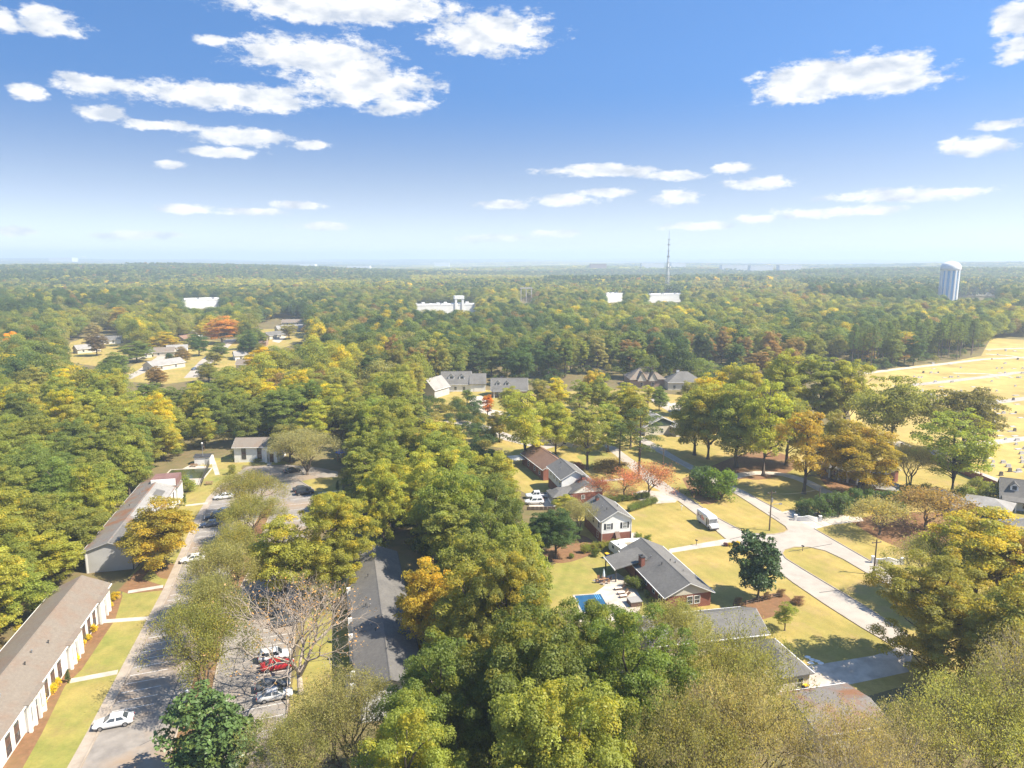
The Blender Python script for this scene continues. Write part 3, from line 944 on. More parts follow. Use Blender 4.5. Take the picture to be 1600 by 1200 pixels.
# ---- dark roofed block under the trees
A4 = R(103.9)
b4 = gable_house('apartment_building', 'long apartment block with dark grey shingle roof and white pillars along the lot', 'building', (-16.4, 87.4), A4, 46, 8.4, 4.3, 1.75, WHITE, RDARK, ov=0.55, trim=RUST, vents=8)
for u in (2.0, 5.0, 15.3, 20.5, 31.5, 36.5, 43.5):
    p = MB().box(u - 0.28, u + 0.28, 4.65, 5.3, 0, 4.65).build('white_pillar', WHITE, b4['o'])
for u in (8, 10.5, 12.8, 18, 24, 26.5, 29, 34, 40):
    apt_window(b4, 'left', u, 4.25)
MB().loft([[(x, 4.5, 3.95), (x, 6.0, 3.35), (x, 6.0, 3.5), (x, 4.5, 4.12)] for x in (0.2, 6.4)]).build('porch_roof', RDARK, b4['o'])

# ---- the houses
def near_house(e1, e2, ze, ov, **kw):
    p, q = Vector(G(*e1, ze)), Vector(G(*e2, ze))
    return (p + q) / 2, (p - q).length - 2 * ov


c, W = near_house((938, 815), (991.6, 810.5), 5.3, 0.45)
h3 = gable_house('house', 'white sided house with brick ground floor and black shutters on its gable', 'house', along(c, AX, 0.45), AX, 11.0, W, 5.35, 1.95, SIDE, RGREY, trim=WHITE, base=BRICK, base_h=2.25, vents=3)
for u in (-1.9, 1.9):
    window(h3, 'near', u, 3.2, 0.95, 1.3, SHUT, LGLASS)
for u, z in ((1.6, 3.1), (5.0, 3.1), (8.6, 3.1), (2.2, 0.7)):
    window(h3, 'left', u, z, 0.9, 1.2)
for u in (2, 5.5, 9):
    window(h3, 'right', u, 3.2, 0.95, 1.3, SHUT)
for s in (-1, 1):
    y = s * (W / 2 - 0.08)
    MB().tube([(-0.09, y, 0), (-0.09, y, 5.3)], 0.05, 6).build('downpipe', WHITE, h3['o'])
chimney(h3, 9.2, 1.2, 0.9, 0.6, 0.8)
MB().box(0.0, 3.5, -W / 2 - 2.6, -W / 2, 0, 0.35).build('side_porch', CONC, h3['o'])
MB().loft([[(x, y, z) for x, z in ((-1.8, 0.3), (-0.05, 2.3), (-0.05, 2.5), (-2.0, 0.3))] for y in (-0.6, 0.4)]).build('cellar_hatch', DOORM, h3['o'])

c, W = near_house((1039, 935), (1116.5, 924.6), 2.75, 0.5)
h4 = gable_house('house', 'long brick ranch house with grey roof beside the swimming pool', 'house', along(c, AX, 0.5), AX, 20.5, W, 2.8, 2.1, BRICK, RGREY, ov=0.5, trim=WHITE, gablem=CREAM, vents=6)
for u in (-0.2, -1.6):
    window(h4, 'near', u - 0.1, 0.8, 1.0, 1.4, None, GLASS)
for u in (2.5, 5.0, 8.5):
    window(h4, 'left', u, 1.1, 0.9, 1.1)
for u in (3, 7, 14, 18):
    window(h4, 'right', u, 0.9, 1.2, 1.3, SHUT)
panel(h4, 'right', 10.5, 0, 1.0, 2.1, DOORM, 'door')
chimney(h4, 12.2, W / 2 - 0.7, 1.4, 0.75, 1.9)
# covered patio wing
y0 = W / 2
pr = MB().loft([[(x, y, z) for y, z in ((y0 - 2.6, 4.0), (y0 + 4.6, 2.55), (y0 + 4.6, 2.7), (y0 - 2.6, 4.16))] for x in (12.6, 18.6)]).build('patio_roof', RGREY, h4['o'])
MB().box(12.5, 18.7, y0 + 4.6, y0 + 4.72, 2.48, 2.74).build('fascia', WHITE, pr)
for x in (12.9, 18.3):
    MB().box(x - 0.1, x + 0.1, y0 + 4.2, y0 + 4.4, 0, 2.62).build('patio_post', RUST, h4['o'])
MB().box(12.9, 18.3, y0 + 0.1, y0 + 0.3, 0, 2.4).build('patio_wall', BRICK, h4['o'])

h2u = gable_house('house', 'grey roofed house with white upper storey, brick chimney and glazed sunroom', 'house', (16.2, 176.4), AX, 11.8, 7.0, 5.8, 1.9, SIDE, RGREY, trim=WHITE, base=BRICK, base_h=2.6, vents=2)
for u in (1.5, 4.0, 6.5, 9.5):
    window(h2u, 'left', u, 3.9, 0.85, 1.1)
for u in (2, 6, 10):
    window(h2u, 'right', u, 3.9, 0.9, 1.2, SHUT)
# lower front wing and sunroom as parts of that house
wing = MB()
wo_ = (-4.2, 7.2, -6.2, 2.4, 3.3, 2.35)      # x0,x1,y0,y1,ze,rise
x0, x1, ya, yb, zw, rw = wo_
ym, hw = (ya + yb) / 2, (yb - ya) / 2
wing.loft([[(x, ym + y, z) for y, z in ((-hw, 0), (hw, 0), (hw, zw), (0, zw + rw - 0.03), (-hw, zw))] for x in (x0, x1)]).build('front_wing', BRICK, h2u['o'])
wr = MB().loft([[(x, ym + y, z) for y, z in chevron(hw * 2, 0.4, zw, rw, 0.14)] for x in (x0 - 0.4, x1 + 0.3)]).build('wing_roof', RDARK, h2u['o'])
MB().loft([[(x, ym + y, z) for y, z in ((-hw, zw - 0.1), (hw, zw - 0.1), (hw, zw), (0, zw + rw - 0.03), (-hw, zw))] for x in (x0 - 0.05, x0 + 0.02)]).build('gable_panel', SIDE, h2u['o'])
MB().box(-1.6, -0.6, ym - 0.4, ym + 0.4, zw + 1, zw + rw + 0.9).build('chimney', BRICK, wr)
MB().box(-1.68, -0.52, ym - 0.48, ym + 0.48, zw + rw + 0.9, zw + rw + 1.02).build('chimney_cap', RUST, wr)
wnd = window_meshes(0.8, 0.9, GLASS, WHITE)
o = put('window', wnd[0], h2u['o'], (x0, ym + 1.0, 1.6), 0)
put('pane', wnd[1], o)
srm = MB().box(-4.0, 1.4, yb, yb + 4.4, 0, 0.6).box(-4.0, 1.4, yb, yb + 4.4, 2.35, 2.5).build('sunroom', WHITE, h2u['o'])
for i in range(6):
    x = -3.9 + 5.1 * i / 5
    MB().box(x - 0.08, x + 0.08, yb + 4.22, yb + 4.38, 0.6, 2.35).build('sunroom_post', WHITE, srm)
for i in range(5):
    y = yb + 0.1 + 4.2 * i / 4
    MB().box(-3.98, -3.82, y - 0.08, y + 0.08, 0.6, 2.35).build('sunroom_post', WHITE, srm)
    if i < 4:
        MB().box(-3.93, -3.89, y + 0.08, y + 0.97, 0.6, 2.35).build('pane', GLASS, srm)
MB().box(-3.8, 1.3, yb + 4.29, yb + 4.31, 0.6, 2.35).build('pane', GLASS, srm)
mb = MB()
mb.v = [(-4.4, yb - 0.5, 2.5), (1.8, yb - 0.5, 2.5), (1.8, yb + 4.8, 2.5), (-4.4, yb + 4.8, 2.5), (-2.4, yb - 1.5, 4.0), (1.0, yb - 1.5, 4.0), (0.4, yb + 2.6, 3.5), (-2.4, yb + 2.6, 3.5)]
mb.f = [(0, 3, 2, 1), (0, 1, 5, 4), (1, 2, 6, 5), (2, 3, 7, 6), (3, 0, 4, 7), (4, 5, 6, 7)]
mb.build('sunroom_roof', RGREY, srm)
MB().box(-7.4, -4.9, -6.4, -3.6, 0, 1.6).build('brick_annex', BRICK, h2u['o'])
MB().box(-7.6, -4.7, -6.6, -3.4, 1.6, 1.75).build('annex_cap', CONC, h2u['o'])
MB().loft([[(x, y, z) for y, z in ((-3.2, 3.0), (-7.6, 2.5), (-7.6, 2.62), (-3.2, 3.14))] for x in (4.5, 11.0)]).build('porch_roof', RGREY, h2u['o'])
for x in (4.8, 10.7):
    MB().box(x - 0.08, x + 0.08, -7.4, -7.2, 0, 2.55).build('porch_post', WHITE, h2u['o'])

h1 = gable_house('house', 'brown shingled brick house behind the grey one with the sunroom', 'house', (12.8, 193.6), R(109), 17.5, 8.4, 3.4, 2.5, BRICK, RBROWN, trim=WHITE, gablem=SIDE, vents=2)
for u in (3, 7, 12):
    window(h1, 'left', u, 1.0, 1.0, 1.2)
    window(h1, 'right', u, 1.0, 1.0, 1.2)
MB().box(14, 19, 4.6, 8.6, 2.3, 2.45).build('carport_roof', RMEMB, h1['o'])
for x in (14.3, 18.7):
    MB().box(x - 0.07, x + 0.07, 8.3, 8.44, 0, 2.3).build('carport_post', WHITE, h1['o'])

p = G(1012, 968, 4.6)
h5 = gable_house('house', 'pale house with wide grey roof half hidden by the tan leaved trees', 'house', along(p, R(10.8), -1.0), R(10.8), 19.5, 8.4, 2.7, 1.9, CREAM, RGREY, trim=WHITE, vents=4)
for u in (2.0, 5.0, 8.5):
    window(h5, 'right', u, 0.9, 1.0, 1.2)
e1, e2 = Vector(G(1206, 1063, 2.8)), Vector(G(1275, 1053, 2.8))
L5 = 9.0
h5b = gable_house('garage', 'cream garage with charcoal hip roof beside the yellow lidded bin', 'garage', along((e1 + e2) / 2, AX, 0.5), AX, L5, 5.9, 2.75, 1.9, CREAM, RDARK, hip=True, trim=WHITE, vents=1)
window(h5b, 'near', -1.4, 0.7, 0.95, 1.4)
panel(h5b, 'right', 2.5, 0, 2.6, 2.2, WHITE, 'garage_door')
panel(h5b, 'right', 6.2, 0, 2.6, 2.2, WHITE, 'garage_door')
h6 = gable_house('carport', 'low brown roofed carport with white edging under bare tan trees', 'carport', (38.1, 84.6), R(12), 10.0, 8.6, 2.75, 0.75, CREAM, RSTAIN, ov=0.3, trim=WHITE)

# columned house
p0, p1 = Vector(G(1281, 744)), Vector(G(1330, 757))
ang7 = math.atan2((p1 - p0).y, (p1 - p0).x)
L7 = 17.0
o7 = along(p0, ang7, -1.2, 7.6)
h7 = gable_house('house', 'brick house with tall white porch columns behind the round drive', 'house', o7, ang7, L7, 10, 3.6, 2.6, BRICK, RPALE, trim=WHITE, gablem=WHITE, vents=2)
MB().loft([[(x, y, z) for y, z in ((-4.6, 3.75), (-7.9, 3.1), (-7.9, 3.3), (-4.6, 3.95))] for x in (0.4, 13.2)]).build('porch_roof', RPALE, h7['o'])
for i in range(5):
    column(h7, 1.2 + i * 2.7, -7.4, 3.2, 0.42)
MB().box(0.6, 13, -7.8, -5.05, 0, 0.25).build('porch_floor', BRICKT, h7['o'])
for u in (2.6, 5.3, 10.6, 14.5):
    window(h7, 'right', u, 0.8, 1.0, 1.6, WHITE)
panel(h7, 'right', 8.0, 0.2, 1.1, 2.2, WHITE, 'door')
q = G(1378, 779)
h7b = gable_house('outbuilding', 'small brick outbuilding with pale hip roof beside the dark shrubs', 'outbuilding', q, R(60), 6.5, 6.0, 2.5, 1.4, BRICK, RPALE, hip=True, trim=WHITE)
window(h7b, 'near', 1.2, 0.7, 0.8, 1.2, WHITE)
window(h7b, 'left', 2.0, 0.7, 0.8, 1.2, WHITE)
# shed with long dark side, and pale garage roof
p0, p1 = Vector(G(1462, 782)), Vector(G(1512, 806))
a8 = math.atan2((p1 - p0).y, (p1 - p0).x)
h8 = gable_house('shed', 'long low dark sided shed below the brick cemetery wall', 'shed', p0, a8, (p1 - p0).length, 5, 2.5, 1.1, RUST, RPALE, trim=WHITE)
panel(h8, 'right', 9.5, 0, 2.4, 2.1, WHITE, 'garage_door')
h8b = gable_house('garage', 'pale hip roofed garage joined to the dark sided shed', 'garage', along(p1, a8, -4.5, 2.8), a8 + R(42), 9.5, 7.5, 2.6, 1.6, RUST, RPALE, hip=True, trim=WHITE)
panel(h8b, 'near', 0, 0, 2.4, 2.1, WHITE, 'garage_door')
# dormer house
p0 = G(1566, 797)
h9 = gable_house('house', 'white porched house with charcoal roof and two white dormers', 'house', along(p0, R(-30), -0.3, 6.5), R(-30), 18, 10, 3.0, 3.6, WHITE, RDARK, trim=WHITE)
for u in (2.6, 7.2, 12):
    dormer(h9, u, -1, 1.7, roofm=RDARK)
MB().loft([[(x, y, z) for y, z in ((-4.8, 3.2), (-7.2, 2.6), (-7.2, 2.75), (-4.8, 3.35))] for x in (0, 14)]).build('porch_roof', RDARK, h9['o'])
for i in range(6):
    column(h9, 0.5 + i * 2.4, -6.9, 2.65, 0.28)
for u in (2, 5, 9, 12):
    window(h9, 'right', u, 0.7, 1.0, 1.5)
p0 = G(1600, 838)
gable_house('outbuilding', 'grey flat pitched outbuilding below the dormered house', 'outbuilding', along(p0, R(10), -4), R(10), 12, 7, 2.6, 0.9, WHITE, RGREY, trim=WHITE)

# grey roofed house with a dark green gable
pa, pb = Vector(G(1036, 653, 6.3)), Vector(G(1004, 638, 6.3))
a10 = math.atan2((pb - pa).y, (pb - pa).x)
GREENP = mat('dark_green_gable', (0.035, 0.06, 0.045), (0.05, 0.075, 0.055), 1.0)
h10 = gable_house('house', 'pale house with dark green gable and broad grey roof beyond the pine', 'house', along(pa, a10, 0.5), a10, 20, 13, 3.4, 2.9, CREAM, RPALE, trim=WHITE, gablem=GREENP, vents=2)
for u in (-3.5, 0, 3.5):
    window(h10, 'near', u, 0.8, 1.1, 1.6)
for u in (3, 7, 11):
    window(h10, 'right', u, 0.8, 1.1, 1.5)
o10 = along(pa, a10, -3.5, -7.5)
h10b = gable_house('house', 'cream wing with pale hip roof and tall white windows beside the green gable', 'house', o10, a10, 9, 8, 3.2, 1.7, CREAM, RPALE, hip=True, trim=WHITE)
for u in (-2, 1.5):
    window(h10b, 'near', u, 0.6, 1.2, 1.8)
p0 = G(1212, 684)
h11 = gable_house('house', 'small house with grey pyramid roof among the lawn trees', 'house', along(p0, R(75), 0, -1), R(75), 9, 9, 3, 2.2, CREAM, RGREY, hip=True, trim=WHITE)
window(h11, 'near', 1.5, 0.8, 1.0, 1.4)
# houses of the upper street
p0 = G(690, 612)
h12 = gable_house('house', 'white house with big grey roof, two gabled dormers and garage wing', 'house', along(p0, R(2), 0, 6), R(2), 13.5, 12, 3.6, 5.0, WHITE, RGREY, trim=WHITE)
for u in (4.5, 9.5):
    dormer(h12, u, -1, 2.6, roofm=RDARK)
for u in (3, 6.5, 10.5):
    window(h12, 'right', u, 0.8, 1.1, 1.5)
MB().box(13.4, 20.5, -6.6, 4.5, 0, 3.8).build('garage_wing', WHITE, h12['o'])
MB().loft([[(x, y, z) for y, z in ((-7.1, 3.55), (-1.0, 7.6), (5.0, 3.55), (5.0, 3.72), (-1.0, 7.8), (-7.1, 3.72))] for x in (13.0, 21)]).build('wing_roof', RGREY, h12['o'])
MB().box(15.2, 19.6, -6.68, -6.55, 0, 2.5).build('garage_door', SIDE, h12['o'])
p0 = G(768, 621)
h12b = gable_house('house', 'tan brick house with two steep dormers and columned porch', 'house', along(p0, R(0), 0, 6), 0, 16, 10.5, 3.2, 4.6, BRICKT, RGREY, trim=WHITE, gablem=WHITE)
for u in (3.0, 7.0):
    dormer(h12b, u, -1, 1.9, roofm=RGREY)
for u in (1.2, 3.8, 6.4, 9):
    column(h12b, u, -7.2, 2.7, 0.35)
MB().loft([[(x, y, z) for y, z in ((-5.0, 3.3), (-7.6, 2.65), (-7.6, 2.8), (-5.0, 3.48))] for x in (0.5, 9.8)]).build('porch_roof', RGREY, h12b['o'])
for u in (2.5, 7.6):
    window(h12b, 'right', u, 0.7, 1.1, 1.6)
chimney(h12b, 4.5, 1.4, 1.4, 0.9, 1.6, BRICKT)
p0 = G(664, 622)
h12c = gable_house('house', 'pale grey house with steep roof half behind the green trees', 'house', along(p0, R(60), 1), R(62), 12, 9, 4.0, 4.4, GREYW, RPALE, trim=WHITE)
window(h12c, 'near', 1.5, 0.8, 1.1, 1.5)
p0 = G(985, 606)
h13 = gable_house('house', 'tan brick house with brown hipped roof and tall chimney at the edge of the wood', 'house', along(p0, R(4), 0, 7), R(4), 17, 13, 4.0, 5.2, BRICKT, RTAN, hip=True, trim=CREAM)
for u in (5.5, 11):
    MB().loft([[(u + a, y, z) for a, z in ((-2.2, 3.2), (2.2, 3.2), (0, 7.4))] for y in (-7.3, -2.5)]).build('front_gable', CREAM, h13['o'])
    MB().loft([[(u + a, y, z) for a, z in ((-2.6, 3.3), (0, 7.7), (2.6, 3.3), (2.35, 3.3), (0, 7.45), (-2.35, 3.3))] for y in (-7.6, -2.0)]).build('gable_roof', RTAN, h13['o'])
    window(h13, 'right', u, 0.8, 1.2, 1.6)
chimney(h13, 12.5, 1.0, 1.4, 1.0, 1.6, BRICKT)
p0 = G(1044, 610)
h13b = gable_house('house', 'grey hip roofed house with white chimney at the edge of the wood', 'house', along(p0, R(0), 0, 7), 0, 17, 13, 3.6, 4.4, CREAM, RGREY, hip=True, trim=WHITE)
chimney(h13b, 6.0, 0.8, 1.3, 1.0, 1.2, WHITE)
for u in (3, 7):
    window(h13b, 'right', u, 0.7, 1.2, 1.6)
p0 = G(868, 697)
h14 = gable_house('house', 'beige house with white edged grey gable roof behind the oak trees', 'house', along(p0, R(75), 0), R(75), 12, 11, 3.0, 2.9, CREAM, RPALE, trim=WHITE)
for u in (-3, 2):
    window(h14, 'near', u, 0.8, 1.1, 1.4)
panel(h14, 'left', 3, 0, 2.6, 2.2, WHITE, 'garage_door')

# the neighbourhood across the wood
nbh = [(262, 552, 20, 12, 8, RPALE, WHITE, 'white house with pale roof beside the cul-de-sac among autumn trees'),
       (232, 580, 62, 20, 9, RPALE, CREAM, 'long pale roofed house behind the tan yard across the wood'),
       (281, 536, 75, 10, 9, RBROWN, BRICKT, 'pinkish brick gabled house at the end of the far street'),
       (366, 562, 30, 13, 9, RPALE, WHITE, 'white gabled house beside the dark evergreen across the wood'),
       (372, 576, 5, 16, 7, RTAN, CREAM, 'low tan roofed house just above the yellow tree'),
       (205, 560, 40, 11, 8, RGREY, CREAM, 'grey roofed cottage among the dark green trees'),
       (432, 519, 35, 22, 10, RPALE, CREAM, 'long pale roofed house beside the pale driveway beyond the orange trees'),
       (442, 508, 8, 20, 10, RTAN, CREAM, 'tan roofed house at the end of the hidden street'),
       (152, 537, 20, 16, 9, RGREY, WHITE, 'white cottage with grey roof next to the tan tree across the wood'), (118, 552, 50, 14, 8, RPALE, CREAM, 'pale roofed cottage at the wood side across the wood'),
       (242, 556, 15, 12, 8, RTAN, CREAM, 'small tan roofed house with the yellow tree behind it'), (302, 527, 70, 13, 9, RPALE, WHITE, 'white house facing down the far street'),
       (415, 530, 60, 15, 9, RGREY, CREAM, 'grey roofed house with the green tree at its side across the wood'),
       (386, 540, 10, 14, 9, RBROWN, BRICKT, 'brown roofed house beside the orange maple')]
for (px, py, an, L, W, rm, wm, lb) in nbh:
    hh = gable_house('house', lb, 'house', G(px, py), R(an), L, W, 3.0, 2.3, wm, rm, trim=WHITE, group='houses across the wood')
    for u in (L * 0.25, L * 0.7):
        window(hh, 'right', u, 0.8, 1.2, 1.4)
    window(hh, 'near', 0, 0.8, 1.2, 1.4)
ribbon('road', [(300, 590), (322, 565), (345, 545), (362, 530)], 8, ROAD, 0.012)
ribbon('road', [(196, 592), (222, 580), (250, 560), (268, 545)], 6, ROAD, 0.012)
sheet('lawn', [(398, 545), (404, 508), (440, 498), (480, 505), (482, 528), (440, 545)], LAWNM, 0.006)
sheet('lawn', [(95, 565), (110, 535), (150, 522), (195, 528), (200, 556), (150, 572)], LAWNM, 0.005)
sheet('driveway', [(425, 533), (440, 517), (470, 508), (475, 514), (450, 524), (436, 536)], CONC, 0.012)
sheet('lawn', [(190, 596), (205, 572), (262, 545), (300, 530), (380, 535), (395, 560), (380, 580), (320, 592), (260, 600)], LAWNM, 0.006)


def flat_block(name, label, cat, px, py, w, d, h, ang=0.0, wallm=WHITE, roofm=RMEMB, bays=8, extra=None, zoff=None):
    x, y = G(px, py)
    z = float(hgt(x, y)) if zoff is None else zoff
    root = empty(name, (x, y, z), ang, label, cat)
    MB().box(-w / 2, w / 2, 0, d, -4, h).build('wall', wallm, root)
    MB().box(-w / 2 + 0.5, w / 2 - 0.5, 0.5, d - 0.5, h, h + 0.15).build('roof', roofm, root)
    MB().box(-w / 2 - 0.2, w / 2 + 0.2, -0.2, 0.4, h - 0.3, h + 0.9).box(-w / 2 - 0.2, w / 2 + 0.2, d - 0.4, d + 0.2, h - 0.3, h + 0.9) \
        .box(-w / 2 - 0.2, -w / 2 + 0.4, 0.4, d - 0.4, h - 0.3, h + 0.9).box(w / 2 - 0.4, w / 2 + 0.2, 0.4, d - 0.4, h - 0.3, h + 0.9).build('parapet', wallm, root)
    for i in range(bays):
        x0 = -w / 2 + w * (i + 0.25) / bays
        MB().box(x0, x0 + w / bays * 0.5, -0.12, 0.05, h * 0.45, h * 0.8).build('window', GLASS, root)
    for i in range(3):
        x0 = -w / 3 + i * w / 3.2
        MB().box(x0, x0 + 3, d * 0.4, d * 0.4 + 3, h + 0.1, h + 1.9).build('roof_unit', GALV, root)
    return root


flat_block('warehouse', 'large flat white roofed warehouse among trees beyond the street of small houses', 'warehouse', 312, 484, 54, 40, 10, ang=R(28), bays=0)
sh = flat_block('shopping_building', 'long white crenellated commercial building with square tower among trees', 'building', 690, 491, 84, 18, 9.5, ang=R(14), bays=0)
for i in range(9):
    MB().box(-38 + i * 8.2, -34.5 + i * 8.2, 1, 5, 9, 11.6 + (i % 3) * 0.6).build('roof_turret', WHITE, sh)
for dx_ in (15, 22.6):
    MB().box(dx_, dx_ + 2.4, -1, 1.4, 0, 19).build('tower_leg', WHITE, sh)
MB().box(14.6, 25.4, -1.4, 7, 16, 19.5).build('tower_top', WHITE, sh)
fl = flat_block('commercial_building', 'white box building half behind trees near the mast', 'building', 960, 474, 28, 20, 11.5, ang=R(30), bays=0)
flat_block('commercial_building', 'long low white building at the foot of the radio mast', 'building', 1040, 474, 62, 22, 10.5, ang=R(16), bays=0)
flat_block('commercial_building', 'low white roofed building between autumn trees near the box building', 'building', 925, 479, 34, 20, 11, ang=R(30), bays=0)
x, y = G(822, 480)
gt = empty('gate_frame', (x, y, float(hgt(x, y))), 0, 'tan open frame of tall posts and a beam above the trees', 'frame')
for i in range(3):
    MB().box(-7 + i * 6.6, -5.8 + i * 6.6, -0.6, 0.6, 0, 22).build('post', CREAM, gt)
MB().box(-7.4, 8, -0.8, 0.8, 22, 24).build('beam', CREAM, gt)
far = [(95, 414, 'pale'), (480, 418, 'low'), (560, 420, 'long'), (690, 414, 'bright'), (1190, 428, 'white'), (1235, 429, 'long white'), (1150, 426, 'pale'), (1020, 423, 'low white'), (1060, 421, 'wide white'), (935, 424, 'brick'), (1490, 462, 'tan'), (1545, 462, 'long tan')]
nm = ['beyond the dark ridge', 'on the wooded skyline', 'above the far treetops', 'at the foot of the far hills', 'beyond the mast woods', 'in the far clearing', 'past the last green trees', 'behind the radio mast',
      'just past the mast', 'on the far hillside', 'beside the water tower', 'with wide roof beside the water tower']
for (px, py, ad), wh in zip(far, nm):
    x, y = G(px, py)
    k = math.hypot(x, y)
    r = flat_block('distant_building', f'{ad} distant flat roofed building {wh}', 'building', px, py, 0.03 * k * (0.6 + 0.7 * rnd.random()), 0.012 * k, (9 if k < 1600 else 25 + 0.0035 * k), bays=0,
                   wallm=BRICKT if ad in ('brick', 'tan') else WHITE)

# ---- water tower
x, y = G(1480, 471)
wt = empty('water_tower', (x, y, float(hgt(x, y)) - 1), 0, 'white domed water tower on a fluted column with blue panels', 'water tower')
S = F / prj(x, y, 0)[2]
rb = 28.5 / S / 2
ztop = height_for(x, y, 409) + 1
zs = height_for(x, y, 421) + 1
prof = [(rb * 0.86, zs - rb * 0.18), (rb * 0.97, zs - rb * 0.08), (rb, zs), (rb * 0.99, zs + (ztop - zs) * 0.25), (rb * 0.93, zs + (ztop - zs) * 0.5), (rb * 0.78, zs + (ztop - zs) * 0.73), (rb * 0.52, zs + (ztop - zs) * 0.9), (rb * 0.2, ztop - 0.2), (0.3, ztop)]
MB().lathe(prof, 40).build('tank', WHITE, wt, smooth=True)
MB().lathe([(rb * 0.84, 0), (rb * 0.84, zs - rb * 0.1)], 36).build('column_core', SKYBLUE, wt)
for i in range(12):
    a = 2 * math.pi * i / 12 + 0.1
    c_, s_ = math.cos(a), math.sin(a)
    mb = MB()
    ring = []
    for z in (0, (zs - rb * 0.1)):
        w_ = rb * 0.10
        ring.append([(c_ * r - s_ * t_, s_ * r + c_ * t_, z) for r, t_ in ((rb * 0.78, -w_), (rb * 0.95, -w_), (rb * 0.95, w_), (rb * 0.78, w_))])
    mb.loft(ring).build('flute', WHITE, wt)
MB().lathe([(0.8, ztop - 0.3), (0.8, ztop + 1.6), (0.2, ztop + 2.2)], 12).build('vent', WHITE, wt)
# far small tank on the skyline
x, y = G(132, 409.5)
k = prj(x, y, 0)[2] / F
wt2 = empty('water_tower', (x, y, float(hgt(x, y))), 0, 'tiny white water tank on the far skyline', 'water tower')
zt = height_for(x, y, 400.5) - float(hgt(x, y))
MB().lathe([(3.6 * k, zt * 0.6), (4.2 * k, zt * 0.72), (4.0 * k, zt * 0.9), (1.6 * k, zt)], 20).build('tank', WHITE, wt2, smooth=True)
MB().lathe([(2.4 * k, -20), (2.4 * k, zt * 0.66)], 16).build('column', WHITE, wt2)
# ---- radio mast
x, y = G(1042, 462)
zg = float(hgt(x, y))
zt = height_for(x, y, 360) - zg
mast = empty('radio_mast', (x, y, zg), 0, 'tall thin lattice radio mast rising above the woods', 'mast')
mb, br = MB(), MB()
NS = 26


def mw(z):
    return max(0.4, 5.6 * (1 - z / (zt * 0.78))) if z < zt * 0.8 else 0.45


zz = [zt * 0.86 * i / NS for i in range(NS + 1)]
for k3 in range(3):
    a = 2 * math.pi * k3 / 3 + 0.4
    MB().tube([(mw(z) * math.cos(a), mw(z) * math.sin(a), z) for z in zz], 0.26, 5).build('mast_leg', GALV, mast)
    b = a + 2 * math.pi / 3
    for i in range(NS):
        z0, z1 = zz[i], zz[i + 1]
        P = lambda an, z: (mw(z) * math.cos(an), mw(z) * math.sin(an), z)
        br.tube([P(a, z0), P(b, z1)], 0.12, 4, False).tube([P(b, z0), P(a, z1)], 0.12, 4, False).tube([P(a, z1), P(b, z1)], 0.12, 4, False)
br.build('bracing', GALV, mast)
MB().tube([(0, 0, zt * 0.8), (0, 0, zt)], [0.4, 0.22], 6).build('antenna', GALV, mast)
for i in range(5):
    z = zt * (0.5 + 0.09 * i)
    MB().box(-1.9, 1.9, -1.9, 1.9, z, z + 0.7 + (i % 2)).build('antenna_platform', GALV, mast)
MB().lathe([(1.6, zt * 0.42), (1.6, zt * 0.42 + 2.6)], 10, 2.4, 0).build('dish', WHITE, mast)
# ================================================================== VEHICLES AND SMALL THINGS
def ring_body(x, zb, zt, w):
    return [(x, -w * 0.88, zb), (x, w * 0.88, zb), (x, w, zb + 0.16), (x, w * 1.0, (zb + zt) / 2 + 0.05), (x, w * 0.95, zt - 0.07), (x, w * 0.8, zt), (x, -w * 0.8, zt), (x, -w * 0.95, zt - 0.07), (x, -w, (zb + zt) / 2 + 0.05), (x, -w, zb + 0.16)]


